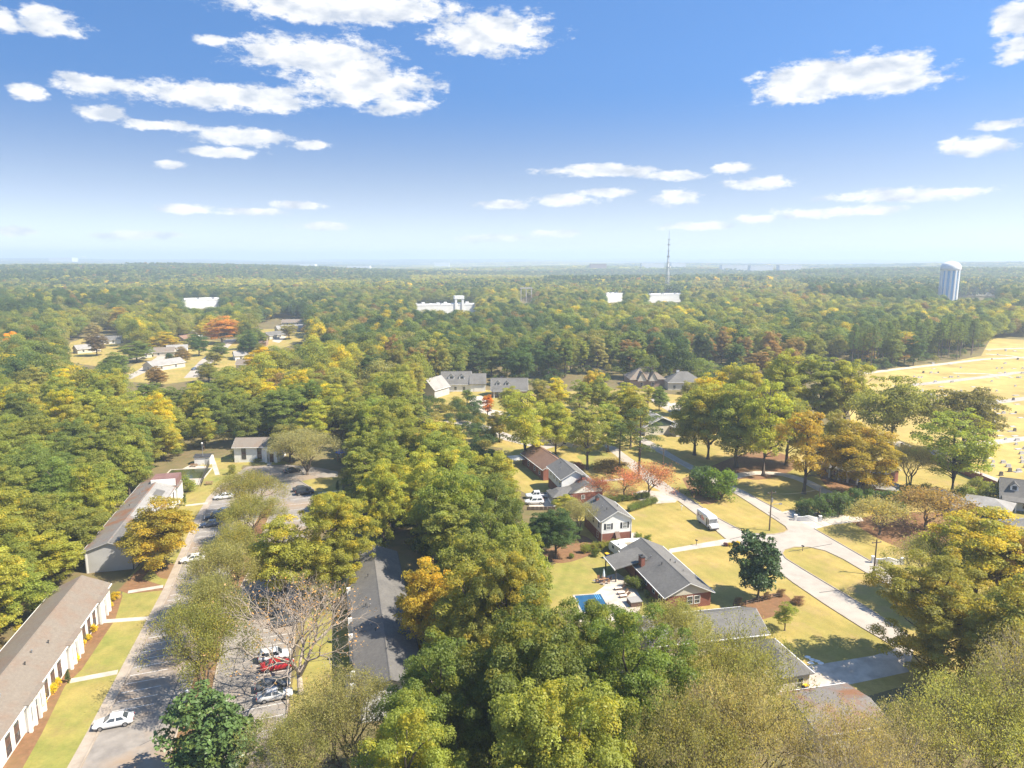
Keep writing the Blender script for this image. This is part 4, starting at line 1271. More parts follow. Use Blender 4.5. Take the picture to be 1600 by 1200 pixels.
def car_meshes(kind):
    if kind == 'sedan':
        st = [(-2.36, 0.42, 0.80, 0.72), (-2.28, 0.32, 0.95, 0.82), (-1.7, 0.24, 1.0, 0.90), (-0.8, 0.22, 0.98, 0.92), (0.6, 0.22, 0.95, 0.92), (1.2, 0.22, 0.92, 0.91), (1.8, 0.24, 0.82, 0.87), (2.2, 0.30, 0.70, 0.79), (2.34, 0.40, 0.62, 0.68)]
        cb = (-1.85, 1.15, 0.80, 0.93)
        ct = (-1.05, 0.28, 0.60, 1.45)
        wx = (1.42, -1.42)
    elif kind == 'suv':
        st = [(-2.3, 0.45, 1.0, 0.78), (-2.2, 0.35, 1.08, 0.88), (-1.7, 0.28, 1.1, 0.94), (0.6, 0.27, 1.06, 0.95), (1.25, 0.27, 1.03, 0.94), (1.9, 0.3, 0.95, 0.9), (2.25, 0.36, 0.84, 0.82), (2.36, 0.46, 0.72, 0.72)]
        cb = (-2.2, 1.2, 0.84, 1.04)
        ct = (-1.85, 0.45, 0.68, 1.72)
        wx = (1.42, -1.4)
    else:                                     # pickup
        st = [(-2.8, 0.55, 1.1, 0.9), (-2.7, 0.45, 1.16, 0.96), (0.6, 0.4, 1.12, 0.98), (1.4, 0.4, 1.12, 0.97), (2.3, 0.42, 1.04, 0.93), (2.75, 0.5, 0.92, 0.86)]
        cb = (-0.95, 1.3, 0.86, 1.1)
        ct = (-0.75, 0.55, 0.7, 1.84)
        wx = (1.8, -1.7)
    body = MB().loft([ring_body(*q) for q in st]).mesh('body', CARP, True)
    (xa, xb, wb, zb), (xc, xd, wt_, zt) = cb, ct
    zm = zt - 0.07
    cab = MB().loft([[(xa, -wb, zb - 0.06), (xb, -wb, zb - 0.06), (xb, wb, zb - 0.06), (xa, wb, zb - 0.06)],
                     [(xc - 0.08, -wt_ - 0.03, zm), (xd + 0.08, -wt_ - 0.03, zm), (xd + 0.08, wt_ + 0.03, zm), (xc - 0.08, wt_ + 0.03, zm)],
                     [(xc, -wt_ * 0.9, zt), (xd, -wt_ * 0.9, zt), (xd, wt_ * 0.9, zt), (xc, wt_ * 0.9, zt)]]).mesh('cabin', CARP)

    def quad(p, q, lo, hi, side_in, nrm):     # a pane on the cabin between base edge p and top edge q
        A, B, C, D = [Vector(v) for v in (p[0], p[1], q[1], q[0])]
        pts = []
        for (s, h) in ((side_in, lo), (1 - side_in, lo), (1 - side_in, hi), (side_in, hi)):
            pts.append(A.lerp(B, s).lerp(D.lerp(C, s), h) + Vector(nrm) * 0.012)
        return MB().face(pts)

    b_ = [(xa, -wb, zb - 0.06), (xb, -wb, zb - 0.06), (xb, wb, zb - 0.06), (xa, wb, zb - 0.06)]
    t_ = [(xc - 0.08, -wt_ - 0.03, zm), (xd + 0.08, -wt_ - 0.03, zm), (xd + 0.08, wt_ + 0.03, zm), (xc - 0.08, wt_ + 0.03, zm)]
    parts = [('body', body, True), ('cabin', cab, True)]
    parts.append(('windscreen', quad((b_[1], b_[2]), (t_[1], t_[2]), 0.1, 0.97, 0.05, (1, 0, 0.6)).mesh('windscreen', GLASS), False))
    parts.append(('rear_window', quad((b_[3], b_[0]), (t_[3], t_[0]), 0.12, 0.95, 0.07, (-1, 0, 0.6)).mesh('rear_window', GLASS), False))
    for (i, j, n) in ((0, 1, (0, -1, 0.3)), (2, 3, (0, 1, 0.3))):
        for (s0, s1) in ((0.08, 0.47), (0.51, 0.9)):
            A0, A1 = Vector(b_[i]).lerp(Vector(b_[j]), s0), Vector(b_[i]).lerp(Vector(b_[j]), s1)
            B0, B1 = Vector(t_[i]).lerp(Vector(t_[j]), s0), Vector(t_[i]).lerp(Vector(t_[j]), s1)
            parts.append(('side_window', quad((A0, A1), (B0, B1), 0.14, 0.92, 0.03, n).mesh('side_window', GLASS), False))
    tw = st[3][3]
    tyre = MB().loft([[(r * math.cos(a), y, r * math.sin(a)) for a in [2 * math.pi * k / 18 for k in range(18)]] for y, r in ((-0.11, 0.3), (-0.09, 0.335), (0.09, 0.335), (0.11, 0.3))]).mesh('wheel', TYRE)
    rim = MB().loft([[(r * math.cos(a), y, r * math.sin(a)) for a in [2 * math.pi * k / 12 for k in range(12)]] for y, r in ((-0.118, 0.19), (-0.112, 0.21), (0.112, 0.21), (0.118, 0.19))]).mesh('rim', RIM)
    xn, wn, zn = st[-2][0], st[-2][3], st[-2][2]
    hl = MB().box(-0.09, 0.1, -0.16, 0.16, -0.06, 0.06).mesh('headlight', LAMPW)
    tl = MB().box(-0.06, 0.06, -0.16, 0.16, -0.07, 0.07).mesh('tail_light', LAMPR)
    return dict(parts=parts, tyre=tyre, rim=rim, hl=hl, tl=tl, wx=wx, tw=tw, nose=(xn, wn, zn), tail=(st[0][0], st[0][3], st[0][2]))


CARK = {}


def vehicle(kind, px, py, heading, colour, label, group='cars in the apartment lot', name='parked_car', cat='car', z=0.014, world=None):
    if kind not in CARK:
        CARK[kind] = car_meshes(kind)
    k = CARK[kind]
    x, y = world or G(px, py)
    root = empty(name, (x, y, z), heading, label, cat, group)
    root.scale = (1.04, 1.04, 1.04)
    for n, me, paint in k['parts']:
        o = put(n, me, root)
        if paint:
            o.color = (*colour, 1)
    for wx_ in k['wx']:
        for s in (-1, 1):
            w = put('wheel', k['tyre'], root, (wx_, s * (k['tw'] - 0.09), 0.33))
            put('rim', k['rim'], w)
    xn, wn, zn = k['nose']
    for s in (-1, 1):
        put('headlight', k['hl'], root, (xn + 0.03, s * (wn - 0.2), zn - 0.09))
        xt, wt_, z_t = k['tail']
        put('tail_light', k['tl'], root, (xt + 0.02, s * (wt_ - 0.12), z_t - 0.02))
    if kind == 'pickup':
        MB().box(-2.6, -1.05, -0.8, 0.8, 1.125, 1.172).build('truck_bed', RUST, root)
    return root


LEFTH = HEAD + math.pi
cars = [('sedan', 178, 1133, LEFTH, (0.70, 0.70, 0.69), 'white sedan parked alone beside the green lawn at the foot of the lot'),
        ('sedan', 302, 877, LEFTH, (0.68, 0.68, 0.67), 'white sedan parked just past the golden tree'),
        ('sedan', 330, 822, LEFTH, (0.035, 0.05, 0.085), 'dark blue sedan in the row of three by the lawn'),
        ('suv', 337, 811, LEFTH, (0.012, 0.013, 0.016), 'black car in the middle of the row of three by the lawn'),
        ('sedan', 348, 803, LEFTH, (0.45, 0.46, 0.46), 'silver car at the far end of the row of three'),
        ('sedan', 350, 779, LEFTH, (0.70, 0.70, 0.69), 'white sedan parked opposite the pool end lawn'),
        ('sedan', 373, 759, LEFTH, (0.02, 0.035, 0.075), 'navy sedan next to the round shrub and picnic lawn'),
        ('sedan', 457, 738, HEAD + 0.2, (0.012, 0.013, 0.015), 'black sedan in front of the small arched block'),
        ('sedan', 472, 767, HEAD, (0.05, 0.053, 0.055), 'charcoal sedan, farther of the two dark cars by the grass'),
        ('suv', 476, 772, HEAD, (0.012, 0.013, 0.016), 'black car, nearer of the two dark cars by the grass'),
        ('suv', 429, 1030, HEAD, (0.68, 0.68, 0.67), 'white sport utility car under the bare tree beside the red one'),
        ('sedan', 434, 1044, HEAD, (0.42, 0.015, 0.015), 'red car under the bare tree'),
        ('sedan', 427, 1075, HEAD, (0.08, 0.085, 0.09), 'dark grey sedan beside the silver one'),
        ('sedan', 430, 1091, HEAD, (0.50, 0.50, 0.49), 'silver sedan parked below the bare tree'),
        ('suv', 441, 944, HEAD, (0.012, 0.016, 0.025), 'black car half under the big green tree in the lot'),
        ('sedan', 443, 958, HEAD, (0.03, 0.05, 0.08), 'dark blue car under the big green tree in the lot'),
        ('sedan', 445, 976, HEAD, (0.05, 0.055, 0.06), 'charcoal car behind the bare tree branches')]
for q in cars:
    vehicle(*q)
vehicle('suv', 835, 787, R(185), (0.70, 0.70, 0.69), 'white sport utility car on the raised parking pad behind the sunroom house', 'vehicles at the houses')
vehicle('pickup', 838, 778, R(185), (0.70, 0.71, 0.72), 'white pickup truck beside the white sport utility car', 'vehicles at the houses', 'pickup_truck', 'pickup')
vehicle('sedan', 231, 575, R(60), (0.05, 0.05, 0.05), 'tiny dark car in the tan yard across the wood', 'cars across the wood')
vehicle('sedan', 305, 578, R(70), (0.10, 0.14, 0.2), 'tiny blue grey car by the far lawn across the wood', 'cars across the wood')

# delivery van
vx, vy = G(1106, 822)
hv = math.atan2(*(lambda a, b: (b[1] - a[1], b[0] - a[0]))(G(1095, 803), G(1133, 831)))
van = empty('delivery_van', (vx, vy, 0.017), hv, 'white delivery step van with purple and orange lettering on the street', 'van')
VW = mat('van_white', (0.78, 0.78, 0.78), (0.72, 0.72, 0.72), 1.0, rough=0.35, coord='obj')
w = 1.15
MB().loft([[(x, -w, z0), (x, w, z0), (x, w, 2.85), (x, w * 0.9, 3.05), (x, -w * 0.9, 3.05), (x, -w, 2.85)] for x, z0 in ((-3.5, 0.75), (-3.45, 0.6), (1.7, 0.6))]).build('cargo_body', VW, van)
MB().loft([[(x, -hw, 0.45), (x, hw, 0.45), (x, hw, zt), (x, -hw, zt)] for x, hw, zt in ((1.7, 1.08, 2.9), (2.35, 1.06, 2.75))]).build('cab', VW, van)
MB().loft([[(x, -hw, 0.45), (x, hw, 0.45), (x, hw, zt), (x, -hw, zt)] for x, hw, zt in ((2.36, 1.03, 1.5), (3.15, 0.95, 1.32), (3.3, 0.88, 1.05))]).build('bonnet', VW, van)
MB().face([(2.43, -0.95, 1.58), (2.43, 0.95, 1.58), (2.37, 0.95, 2.55), (2.37, -0.95, 2.55)]).build('windscreen', LGLASS, van)
for s in (-1, 1):
    MB().box(1.85, 2.3, s * 1.085 - 0.01, s * 1.085 + 0.01, 1.45, 2.4).build('side_window', GLASS, van)
    MB().box(1.15, 1.65, s * 1.155 - 0.012, s * 1.155 + 0.012, 0.7, 2.55).build('door', GLASS, van)
    MB().box(2.15, 2.3, s * 1.25 - 0.05, s * 1.25 + 0.05, 1.5, 1.9).box(2.2, 2.25, s * 1.16 - 0.1, s * 1.16 + 0.1, 1.68, 1.72).build('mirror', RUST, van)
    MB().box(3.2, 3.32, s * 0.7 - 0.14, s * 0.7 + 0.14, 0.85, 1.05).build('headlight', LAMPW, van)
    MB().box(-3.56, -3.46, s * 0.95 - 0.08, s * 0.95 + 0.08, 1.0, 1.3).build('tail_light', LAMPR, van)
    for wx_ in (2.3, -2.2):
        t_ = MB().loft([[(wx_ + r * math.cos(a), s * 0.98 + y_, 0.42 + r * math.sin(a)) for a in [2 * math.pi * k / 18 for k in range(18)]] for y_, r in ((-0.14, 0.38), (-0.1, 0.42), (0.1, 0.42), (0.14, 0.38))]).build('wheel', TYRE, van)
        MB().loft([[(wx_ + r * math.cos(a), s * 0.98 + y_, 0.42 + r * math.sin(a)) for a in [2 * math.pi * k / 12 for k in range(12)]] for y_, r in ((-0.15, 0.2), (0.15, 0.2))]).build('rim', RIM, t_)
MB().box(3.25, 3.4, -1.0, 1.0, 0.42, 0.68).build('front_bumper', RUST, van)
MB().box(-3.62, -3.46, -1.1, 1.1, 0.5, 0.68).build('rear_bumper', RUST, van)
MB().box(-3.3, 1.0, -1.0, 1.0, 3.05, 3.09).build('roof_panel', RMEMB, van)
for s in (-1, 1):
    for txt, m_, xo in (('Fed', PURP, -3.0), ('Ex', ORNG, -1.05)):
        cu = bpy.data.curves.new('lettering', 'FONT')
        cu.body = txt
        cu.size = 1.25
        cu.offset = 0.035
        cu.extrude = 0.004
        cu.materials.append(m_)
        tmp = bpy.data.objects.new('lettering_outline', cu)
        COL.objects.link(tmp)
        dg = bpy.context.evaluated_depsgraph_get()
        me = bpy.data.meshes.new_from_object(tmp.evaluated_get(dg))
        bpy.data.objects.remove(tmp)
        o = put('lettering', me, van)
        if s < 0:                             # read from the van's right-hand side
            o.location = (xo, -1.158, 1.55)
            o.rotation_euler = (math.pi / 2, 0, 0)
        else:
            o.location = (-xo - 1.9 if txt == 'Fed' else -xo - 1.9, 1.158, 1.55)
            o.rotation_euler = (math.pi / 2, 0, math.pi)

# camper trailer beside the brick house
cx, cyy = G(968, 868)
cp = empty('camper_trailer', (cx, cyy, 0.01), AX + R(8), 'white camper trailer parked behind the brick ranch house', 'trailer')
prof = [(-2.6, 0.5), (2.5, 0.5), (2.85, 1.0), (2.7, 1.9), (2.1, 2.55), (-2.3, 2.6), (-2.75, 2.2), (-2.8, 0.9)]
MB().loft([[(x, y, z) for x, z in prof] for y in (-1.1, 1.1)]).build('body', WHITE, cp)
MB().box(-0.5, 0.1, -0.5, 0.5, 2.55, 2.85).build('roof_unit', GREYW, cp)
for x in (-1.6, 0.9):
    for s in (-1, 1):
        MB().box(x - 0.4, x + 0.4, s * 1.105 - 0.01, s * 1.105 + 0.01, 1.4, 2.0).build('window', GLASS, cp)
MB().box(-2.84, -2.7, -0.5, 0.5, 1.35, 1.95).build('end_window', GLASS, cp)
for s in (-1, 1):
    MB().loft([[(-0.3 + 0.34 * math.cos(a), s * 1.0 + y_, 0.34 + 0.34 * math.sin(a)) for a in [2 * math.pi * k / 16 for k in range(16)]] for y_ in (-0.1, 0.12)]).build('wheel', TYRE, cp)
MB().tube([(2.6, 0, 0.5), (4.0, 0, 0.45)], 0.06, 6).build('tow_bar', RUST, cp)
MB().box(-3.2, -2.85, -0.6, 0.6, 0.5, 0.62).build('rear_step', RUST, cp)
# boat under its cover behind
bx, by = G(982, 853)
bt = empty('boat', (bx, by, 0.01), R(12), 'covered white boat on a trailer behind the camper', 'boat')
MB().loft([[(x, -hw, 0.7 + k_), (x, hw, 0.7 + k_), (x, hw * 1.15, 1.35), (x, 0, 1.65), (x, -hw * 1.15, 1.35)] for x, hw, k_ in ((-2.6, 0.8, 0), (0, 0.9, 0), (1.6, 0.7, 0.1), (2.8, 0.12, 0.4))]).build('hull', WHITE, bt)
MB().box(-2.2, 2.6, -0.5, 0.5, 0.45, 0.55).build('trailer_frame', GALV, bt)
for s in (-1, 1):
    MB().loft([[(-0.9 + 0.28 * math.cos(a), s * 0.8 + y_, 0.28 + 0.28 * math.sin(a)) for a in [2 * math.pi * k / 14 for k in range(14)]] for y_ in (-0.08, 0.08)]).build('wheel', TYRE, bt)
# swimming pool and patio
PT = [(912, 930), (935, 925), (943, 917), (925, 905), (960, 893), (985, 905), (1000, 935), (1010, 965), (970, 975), (945, 968), (900, 960)]
sheet('patio', [(905, 934), (930, 926), (945, 915), (925, 907), (965, 895), (990, 912), (1003, 938), (998, 960), (960, 972), (905, 972)], CONC, 0.012)
px_, py_ = G(924, 940)
pool = empty('swimming_pool', (px_, py_, 0.0), R(8), 'small rectangular blue swimming pool with pale coping', 'pool')
MB().box(-3.6, 3.4, -5.2, -4.8, 0, 0.09).box(-3.6, 3.4, 3.2, 3.6, 0, 0.09).box(-3.6, -3.2, -4.8, 3.2, 0, 0.09).box(3.0, 3.4, -4.8, 3.2, 0, 0.09).build('coping', CONC, pool)
MB().box(-3.2, 3.0, -4.8, 3.2, 0.0, 0.04).build('water', WATER, pool)
for i in range(3):
    MB().box(1.5 + i * 0.45, 1.62 + i * 0.45, 0.8, 3.2, 0.0, 0.05).build('pool_step', SKYBLUE, pool)


def lounger(px, py, a, lb):
    x, y = G(px, py)
    r = empty('sun_lounger', (x, y, 0.012), a, lb, 'lounger', 'loungers by the pool')
    MB().box(-1.0, 0.45, -0.33, 0.33, 0.3, 0.36).build('seat', DECKW, r)
    MB().loft([[(x_, y_, z_) for x_, z_ in ((0.43, 0.3), (1.1, 0.85), (1.06, 0.9), (0.4, 0.36))] for y_ in (-0.33, 0.33)]).build('backrest', DECKW, r)
    MB().box(-0.98, 0.42, -0.3, 0.3, 0.36, 0.44).build('cushion', CUSH, r)
    for x_ in (-0.9, 0.4):
        for y_ in (-0.3, 0.3):
            MB().box(x_ - 0.03, x_ + 0.03, y_ - 0.03, y_ + 0.03, 0, 0.31).build('leg', DECKW, r)


lounger(968, 921, R(15), 'wooden lounger with tan cushion by the pool, next to the dining table')
lounger(973, 928, R(15), 'wooden lounger with white cushion by the pool, between two others')
lounger(976, 933, R(15), 'wooden lounger with white cushion by the pool, next to the hot tub')
pool.scale = (0.8, 0.8, 1)
tx, ty = G(943, 909)
tb = empty('patio_table', (tx, ty, 0.012), R(20), 'brown patio dining table with a closed pale parasol', 'table')
MB().box(-0.9, 0.9, -0.55, 0.55, 0.7, 0.76).build('tabletop', DECKW, tb)
for a_ in (-0.8, 0.8):
    for b_ in (-0.45, 0.45):
        MB().box(a_ - 0.04, a_ + 0.04, b_ - 0.04, b_ + 0.04, 0, 0.7).build('leg', DECKW, tb)
um = empty('parasol', (tx, ty, 0.012), 0, 'closed pale blue parasol standing through the patio table', 'parasol')
MB().tube([(0, 0, 0), (0, 0, 2.6)], 0.03, 8).build('pole', GALV, um)
MB().lathe([(0.3, 1.15), (0.27, 1.4), (0.2, 1.9), (0.08, 2.5), (0.02, 2.7)], 10).build('canopy', UMB, um)
for i, (ox, oy, rz) in enumerate(((-1.4, 0, 0), (1.4, 0, math.pi), (-0.5, -1.0, math.pi / 2), (0.5, -1.0, math.pi / 2), (-0.5, 1.0, -math.pi / 2), (0.5, 1.0, -math.pi / 2))):
    c2, s2 = math.cos(R(20)), math.sin(R(20))
    ch = empty('patio_chair', (tx + ox * c2 - oy * s2, ty + ox * s2 + oy * c2, 0.012), R(20) + rz, 'brown patio chair drawn up to the dining table', 'chair', 'chairs round the patio table')
    MB().box(-0.24, 0.24, -0.24, 0.24, 0.4, 0.45).build('seat', DECKW, ch)
    MB().box(-0.26, -0.21, -0.24, 0.24, 0.45, 0.9).build('backrest', DECKW, ch)
    for a_ in (-0.21, 0.21):
        for b_ in (-0.21, 0.21):
            MB().box(a_ - 0.02, a_ + 0.02, b_ - 0.02, b_ + 0.02, 0, 0.4).build('leg', DECKW, ch)
hx, hy = G(991, 944)
ht = empty('hot_tub', (hx, hy, 0.012), AX, 'square hot tub with grey cover beside the pool patio', 'hot tub')
MB().box(-1.05, 1.05, -1.05, 1.05, 0, 0.85).build('tub_shell', BROWNP, ht)
MB().box(-1.12, 1.12, -1.12, 1.12, 0.85, 0.97).build('cover', RPALE, ht)
# bins
for px, py, lb in ((1257, 1080, 'blue wheeled bin with yellow lid against the cream garage'), (948, 872, 'yellow lidded bin at the end of the camper')):
    x, y = G(px, py)
    b_ = empty('wheeled_bin', (x, y, 0.014), R(30), lb, 'bin')
    MB().loft([[(-q, -q, z), (q, -q, z), (q, q, z), (-q, q, z)] for q, z in ((0.26, 0.05), (0.36, 1.0))]).build('body', BINB, b_)
    MB().loft([[(-q, -q, z), (q, -q, z), (q, q, z), (-q, q, z)] for q, z in ((0.4, 1.0), (0.36, 1.1))]).build('lid', YELP, b_)
    for s in (-1, 1):
        MB().tube([(-0.3, s * 0.2, 0.11), (-0.3, s * 0.32, 0.11)], 0.11, 10).build('wheel', TYRE, b_)


# utility poles and cables
def upole(px, base, top, lb, arm=True, lamp=False):
    x, y = G(px, base)
    h = height_for(x, y, top)
    r = empty('utility_pole', (x, y, 0), R(14), lb, 'pole', 'utility poles along the street')
    MB().tube([(0, 0, 0), (0, 0, h)], [0.17, 0.11], 8).build('pole', WOOD, r)
    if arm:
        MB().box(-1.1, 1.1, -0.06, 0.06, h - 0.7, h - 0.55).build('crossarm', WOOD, r)
        for q in (-0.95, 0.0, 0.95):
            MB().lathe([(0.06, h - 0.56), (0.08, h - 0.45), (0.03, h - 0.34)], 8, q, 0).build('insulator', GALV, r)
    if lamp:
        MB().tube([(0, 0, h * 0.62), (1.0, -0.2, h * 0.66), (2.2, -0.3, h * 0.66)], 0.045, 6).build('lamp_arm', GALV, r)
        MB().box(1.9, 2.6, -0.45, -0.15, h * 0.64, h * 0.67).build('lamp_head', GALV, r)
        MB().lathe([(0.22, h * 0.72), (0.22, h * 0.82)], 10, 0.0, -0.33).build('transformer', GALV, r)
    return Vector((x, y, h))


pA = upole(1202, 829, 766, 'wooden utility pole with street lamp on the corner lawn', True, True)
pB = upole(1365, 898, 843, 'wooden utility pole beside the lower street by the white sign wall', True)
pC = upole(1278, 806, 762, 'short wooden utility pole at the edge of the round drive lawn', False)
pD = upole(1036, 731, 700, 'wooden utility pole at the upper end of the street behind the pine', True)


def cable(a, b, sag, lb):
    pts = [a.lerp(b, t) + Vector((0, 0, -sag * 4 * t * (1 - t))) for t in np.linspace(0, 1, 13)]
    tag(MB().tube(pts, 0.022, 4).build('power_cable', RUST), lb, 'cable', 'cables between the poles')


for dz_, k in ((-0.4, 'upper'), (-1.6, 'lower')):
    off = Vector((0, 0, dz_))
    cable(pA + off, pB + off, 0.9, f'{k} overhead cable from the lamp pole to the pole by the sign wall')
    cable(pA + off, pD + off, 1.2, f'{k} overhead cable from the lamp pole up the street')
cable(pA + Vector((0, 0, -0.8)), pC + Vector((0, 0, -0.3)), 0.5, 'overhead cable from the lamp pole to the short pole')


def lamp_post(px, base, top, lb):
    x, y = G(px, base)
    h = height_for(x, y, top)
    r = empty('lamp_post', (x, y, 0), 0, lb, 'lamp post', 'lamp posts of the apartment lot')
    MB().tube([(0, 0, 0), (0, 0, h)], [0.11, 0.07], 8).build('post', GALV, r)
    MB().lathe([(0.1, h - 0.05), (0.24, h + 0.1), (0.26, h + 0.4), (0.1, h + 0.55)], 10).build('lantern', WHITE, r)
    MB().lathe([(0.2, 0), (0.2, 0.5), (0.12, 0.6)], 10).build('base', CONC, r)


lamp_post(296, 1120, 1083, 'grey lamp post in the tree island above the dark green tree')
lamp_post(318, 726, 694, 'tall lamp post beside the pool house shed')
lamp_post(381, 898, 868, 'lamp post among the thin trees of the island')
# kerbside mailboxes
for px, py, lb in ((1065, 797, 'white mailbox on a post behind the delivery van'), (1254, 861, 'dark mailbox on the tip of the grass island'), (1088, 852, 'thin dark post lamp beside the ranch driveway')):
    x, y = G(px, py)
    r = empty('mailbox', (x, y, 0), R(-50), lb, 'mailbox')
    MB().box(-0.05, 0.05, -0.05, 0.05, 0, 1.05).build('post', WHITE if 'white' in lb else WOOD, r)
    MB().loft([[(x_, -0.11, 1.05), (x_, 0.11, 1.05), (x_, 0.11, 1.2), (x_, 0, 1.3), (x_, -0.11, 1.2)] for x_ in (-0.28, 0.28)]).build('box', WHITE if 'white' in lb else RUST, r)


def sign_wall(px, py, a, lb):
    x, y = G(px, py)
    r = empty('sign_wall', (x, y, 0), a, lb, 'sign wall')
    pts = [(2.6 * t, 0.5 * t * t) for t in np.linspace(-1, 1, 9)]
    mb = MB()
    for (a0, b0), (a1, b1) in zip(pts, pts[1:]):
        h0, h1 = 1.0 + 0.5 * math.exp(-(a0 / 1.2) ** 2), 1.0 + 0.5 * math.exp(-(a1 / 1.2) ** 2)
        mb.loft([[(a0, b0 - 0.15, 0), (a0, b0 + 0.15, 0), (a0, b0 + 0.15, h0), (a0, b0 - 0.15, h0)], [(a1, b1 - 0.15, 0), (a1, b1 + 0.15, 0), (a1, b1 + 0.15, h1), (a1, b1 - 0.15, h1)]])
    mb.build('wall', WHITE, r)
    for s in (-1, 1):
        MB().box(s * 2.8 - 0.3, s * 2.8 + 0.3, 0.2, 0.8, 0, 1.3).box(s * 2.8 - 0.36, s * 2.8 + 0.36, 0.14, 0.86, 1.3, 1.42).build('pier', WHITE, r)


sign_wall(1263, 815, R(-8), 'curved white entrance wall before the dark shrubs')
sign_wall(1388, 882, R(-8), 'curved white entrance wall near the lower street pole')
# brick wall along the cemetery
wp = [G(*p) for p in ((1408, 703), (1450, 717), (1505, 741), (1560, 765), (1630, 795))]
bw = empty('boundary_wall', (wp[0][0], wp[0][1], 0), 0, 'long red brick wall between the yards and the cemetery road', 'wall')
for a, b in zip(wp, wp[1:]):
    d = Vector((b[0] - a[0], b[1] - a[1]))
    n = max(1, int(d.length / 6))
    for i in range(n):
        s0 = (a[0] + d.x * i / n - wp[0][0], a[1] + d.y * i / n - wp[0][1])
        an = math.atan2(d.y, d.x)
        ln = d.length / n
        MB().box(0.2, ln - 0.2, -0.12, 0.12, 0, 2.0).build('wall_panel', BRICK, bw, loc=s0, rz=an)
        MB().box(-0.22, 0.22, -0.22, 0.22, 0, 2.25).box(-0.27, 0.27, -0.27, 0.27, 2.25, 2.35).build('pier', BRICK, bw, loc=s0, rz=an)
        MB().box(0.2, ln - 0.2, -0.16, 0.16, 2.0, 2.08).build('coping', CONC, bw, loc=s0, rz=an)
# retaining wall of the parking pad
a, b = Vector(G(823, 797)), Vector(G(868, 797))
rw_ = empty('retaining_wall', (a.x, a.y, 0), math.atan2((b - a).y, (b - a).x), 'dark timber retaining wall under the raised parking pad', 'wall')
L_ = (b - a).length
for i in range(7):
    MB().box(L_ * i / 7 + 0.02, L_ * (i + 1) / 7 - 0.02, -0.15, 0.1, 0, 0.9).build('plank_panel', WOOD, rw_)
# wooden cemetery-side fence, split rail by the magnolia
a, b = Vector(G(1146, 950)), Vector(G(1222, 932))
fr = empty('rail_fence', (a.x, a.y, 0), math.atan2((b - a).y, (b - a).x), 'short pale split rail fence under the dark magnolia', 'fence')
L_ = (b - a).length
for i in range(5):
    x = L_ * i / 4
    MB().box(x - 0.07, x + 0.07, -0.07, 0.07, 0, 1.0).build('post', WOOD, fr)
    if i < 4:
        for z in (0.4, 0.8):
            MB().tube([(x, 0, z), (x + L_ / 4, 0.02, z - 0.03)], 0.05, 6).build('rail', WOOD, fr)
# stepping stones at the drive
for i, (px, py) in enumerate(((1262, 1027), (1269, 1031), (1276, 1033), (1282, 1036), (1267, 1036))):
    x, y = G(px, py)
    tag(MB().prism([(x + 0.6 * math.cos(a_) * (0.8 + 0.2 * math.sin(a_ * 3 + i)), y + 0.4 * math.sin(a_)) for a_ in np.linspace(0, 2 * math.pi, 9)[:-1]], 0, 0.06).build('stepping_stone', WHITE),
        'pale stepping stone in the lawn by the wide drive', 'stepping stone', 'stepping stones by the drive')
# apartment pool corner: basin, deck, shed, fence, picnic table, playground
sheet('pool_deck', [(270, 745), (276, 737), (296, 727), (322, 728), (326, 735), (312, 757), (290, 762)], CONC, 0.008)
x, y = G(292, 741)
ap = empty('apartment_pool', (x, y, 0), R(10), 'disused murky green pool beside the end of the apartment block', 'pool')
MB().box(-6, 6, -5.4, -5, 0, 0.12).box(-6, 6, 5, 5.4, 0, 0.12).box(-6, -5.6, -5, 5, 0, 0.12).box(5.6, 6, -5, 5, 0, 0.12).build('coping', CONC, ap)
MB().box(-5.6, 5.6, -5, 5, 0, 0.05).build('water', MURK, ap)
x, y = G(316, 727)
hs_ = gable_house('pool_shed', 'small white shed with dark flat pitched roof by the murky pool', 'shed', (x - 2.6, y + 2), R(5), 4.6, 3.4, 2.4, 0.5, WHITE, RUST, ov=0.2)
panel(hs_, 'right', 3.6, 0, 0.9, 2.0, GREYW, 'door')
a, b = Vector(G(314, 760)), Vector(G(329, 722))
fn = empty('pool_fence', (a.x, a.y, 0), math.atan2((b - a).y, (b - a).x), 'dark metal railing fence along the murky pool deck', 'fence')
L_ = (b - a).length
nb = 18
for i in range(nb + 1):
    MB().box(L_ * i / nb - 0.05, L_ * i / nb + 0.05, -0.05, 0.05, 0, 1.8).build('post', RUST, fn)
    if i < nb:
        for z in (0.25, 0.9, 1.6):
            MB().box(L_ * i / nb + 0.05, L_ * (i + 1) / nb - 0.05, -0.03, 0.03, z, z + 0.09).build('rail', RUST, fn)


def picnic(px, py, a, lb):
    x, y = G(px, py)
    r = empty('picnic_table', (x, y, 0.006), a, lb, 'picnic table')
    for i in range(4):
        MB().box(-0.95, 0.95, -0.4 + i * 0.2, -0.22 + i * 0.2, 0.72, 0.77).build('plank', DECKW, r)
    for s in (-1, 1):
        MB().box(-0.95, 0.95, s * 0.75 - 0.13, s * 0.75 + 0.13, 0.42, 0.47).build('bench', DECKW, r)
        MB().tube([(s * 0.7, -0.7, 0), (s * 0.7, -0.15, 0.72)], 0.05, 4).tube([(s * 0.7, 0.7, 0), (s * 0.7, 0.15, 0.72)], 0.05, 4).box(s * 0.7 - 0.04, s * 0.7 + 0.04, -0.85, 0.85, 0.34, 0.42).build('trestle', DECKW, r)


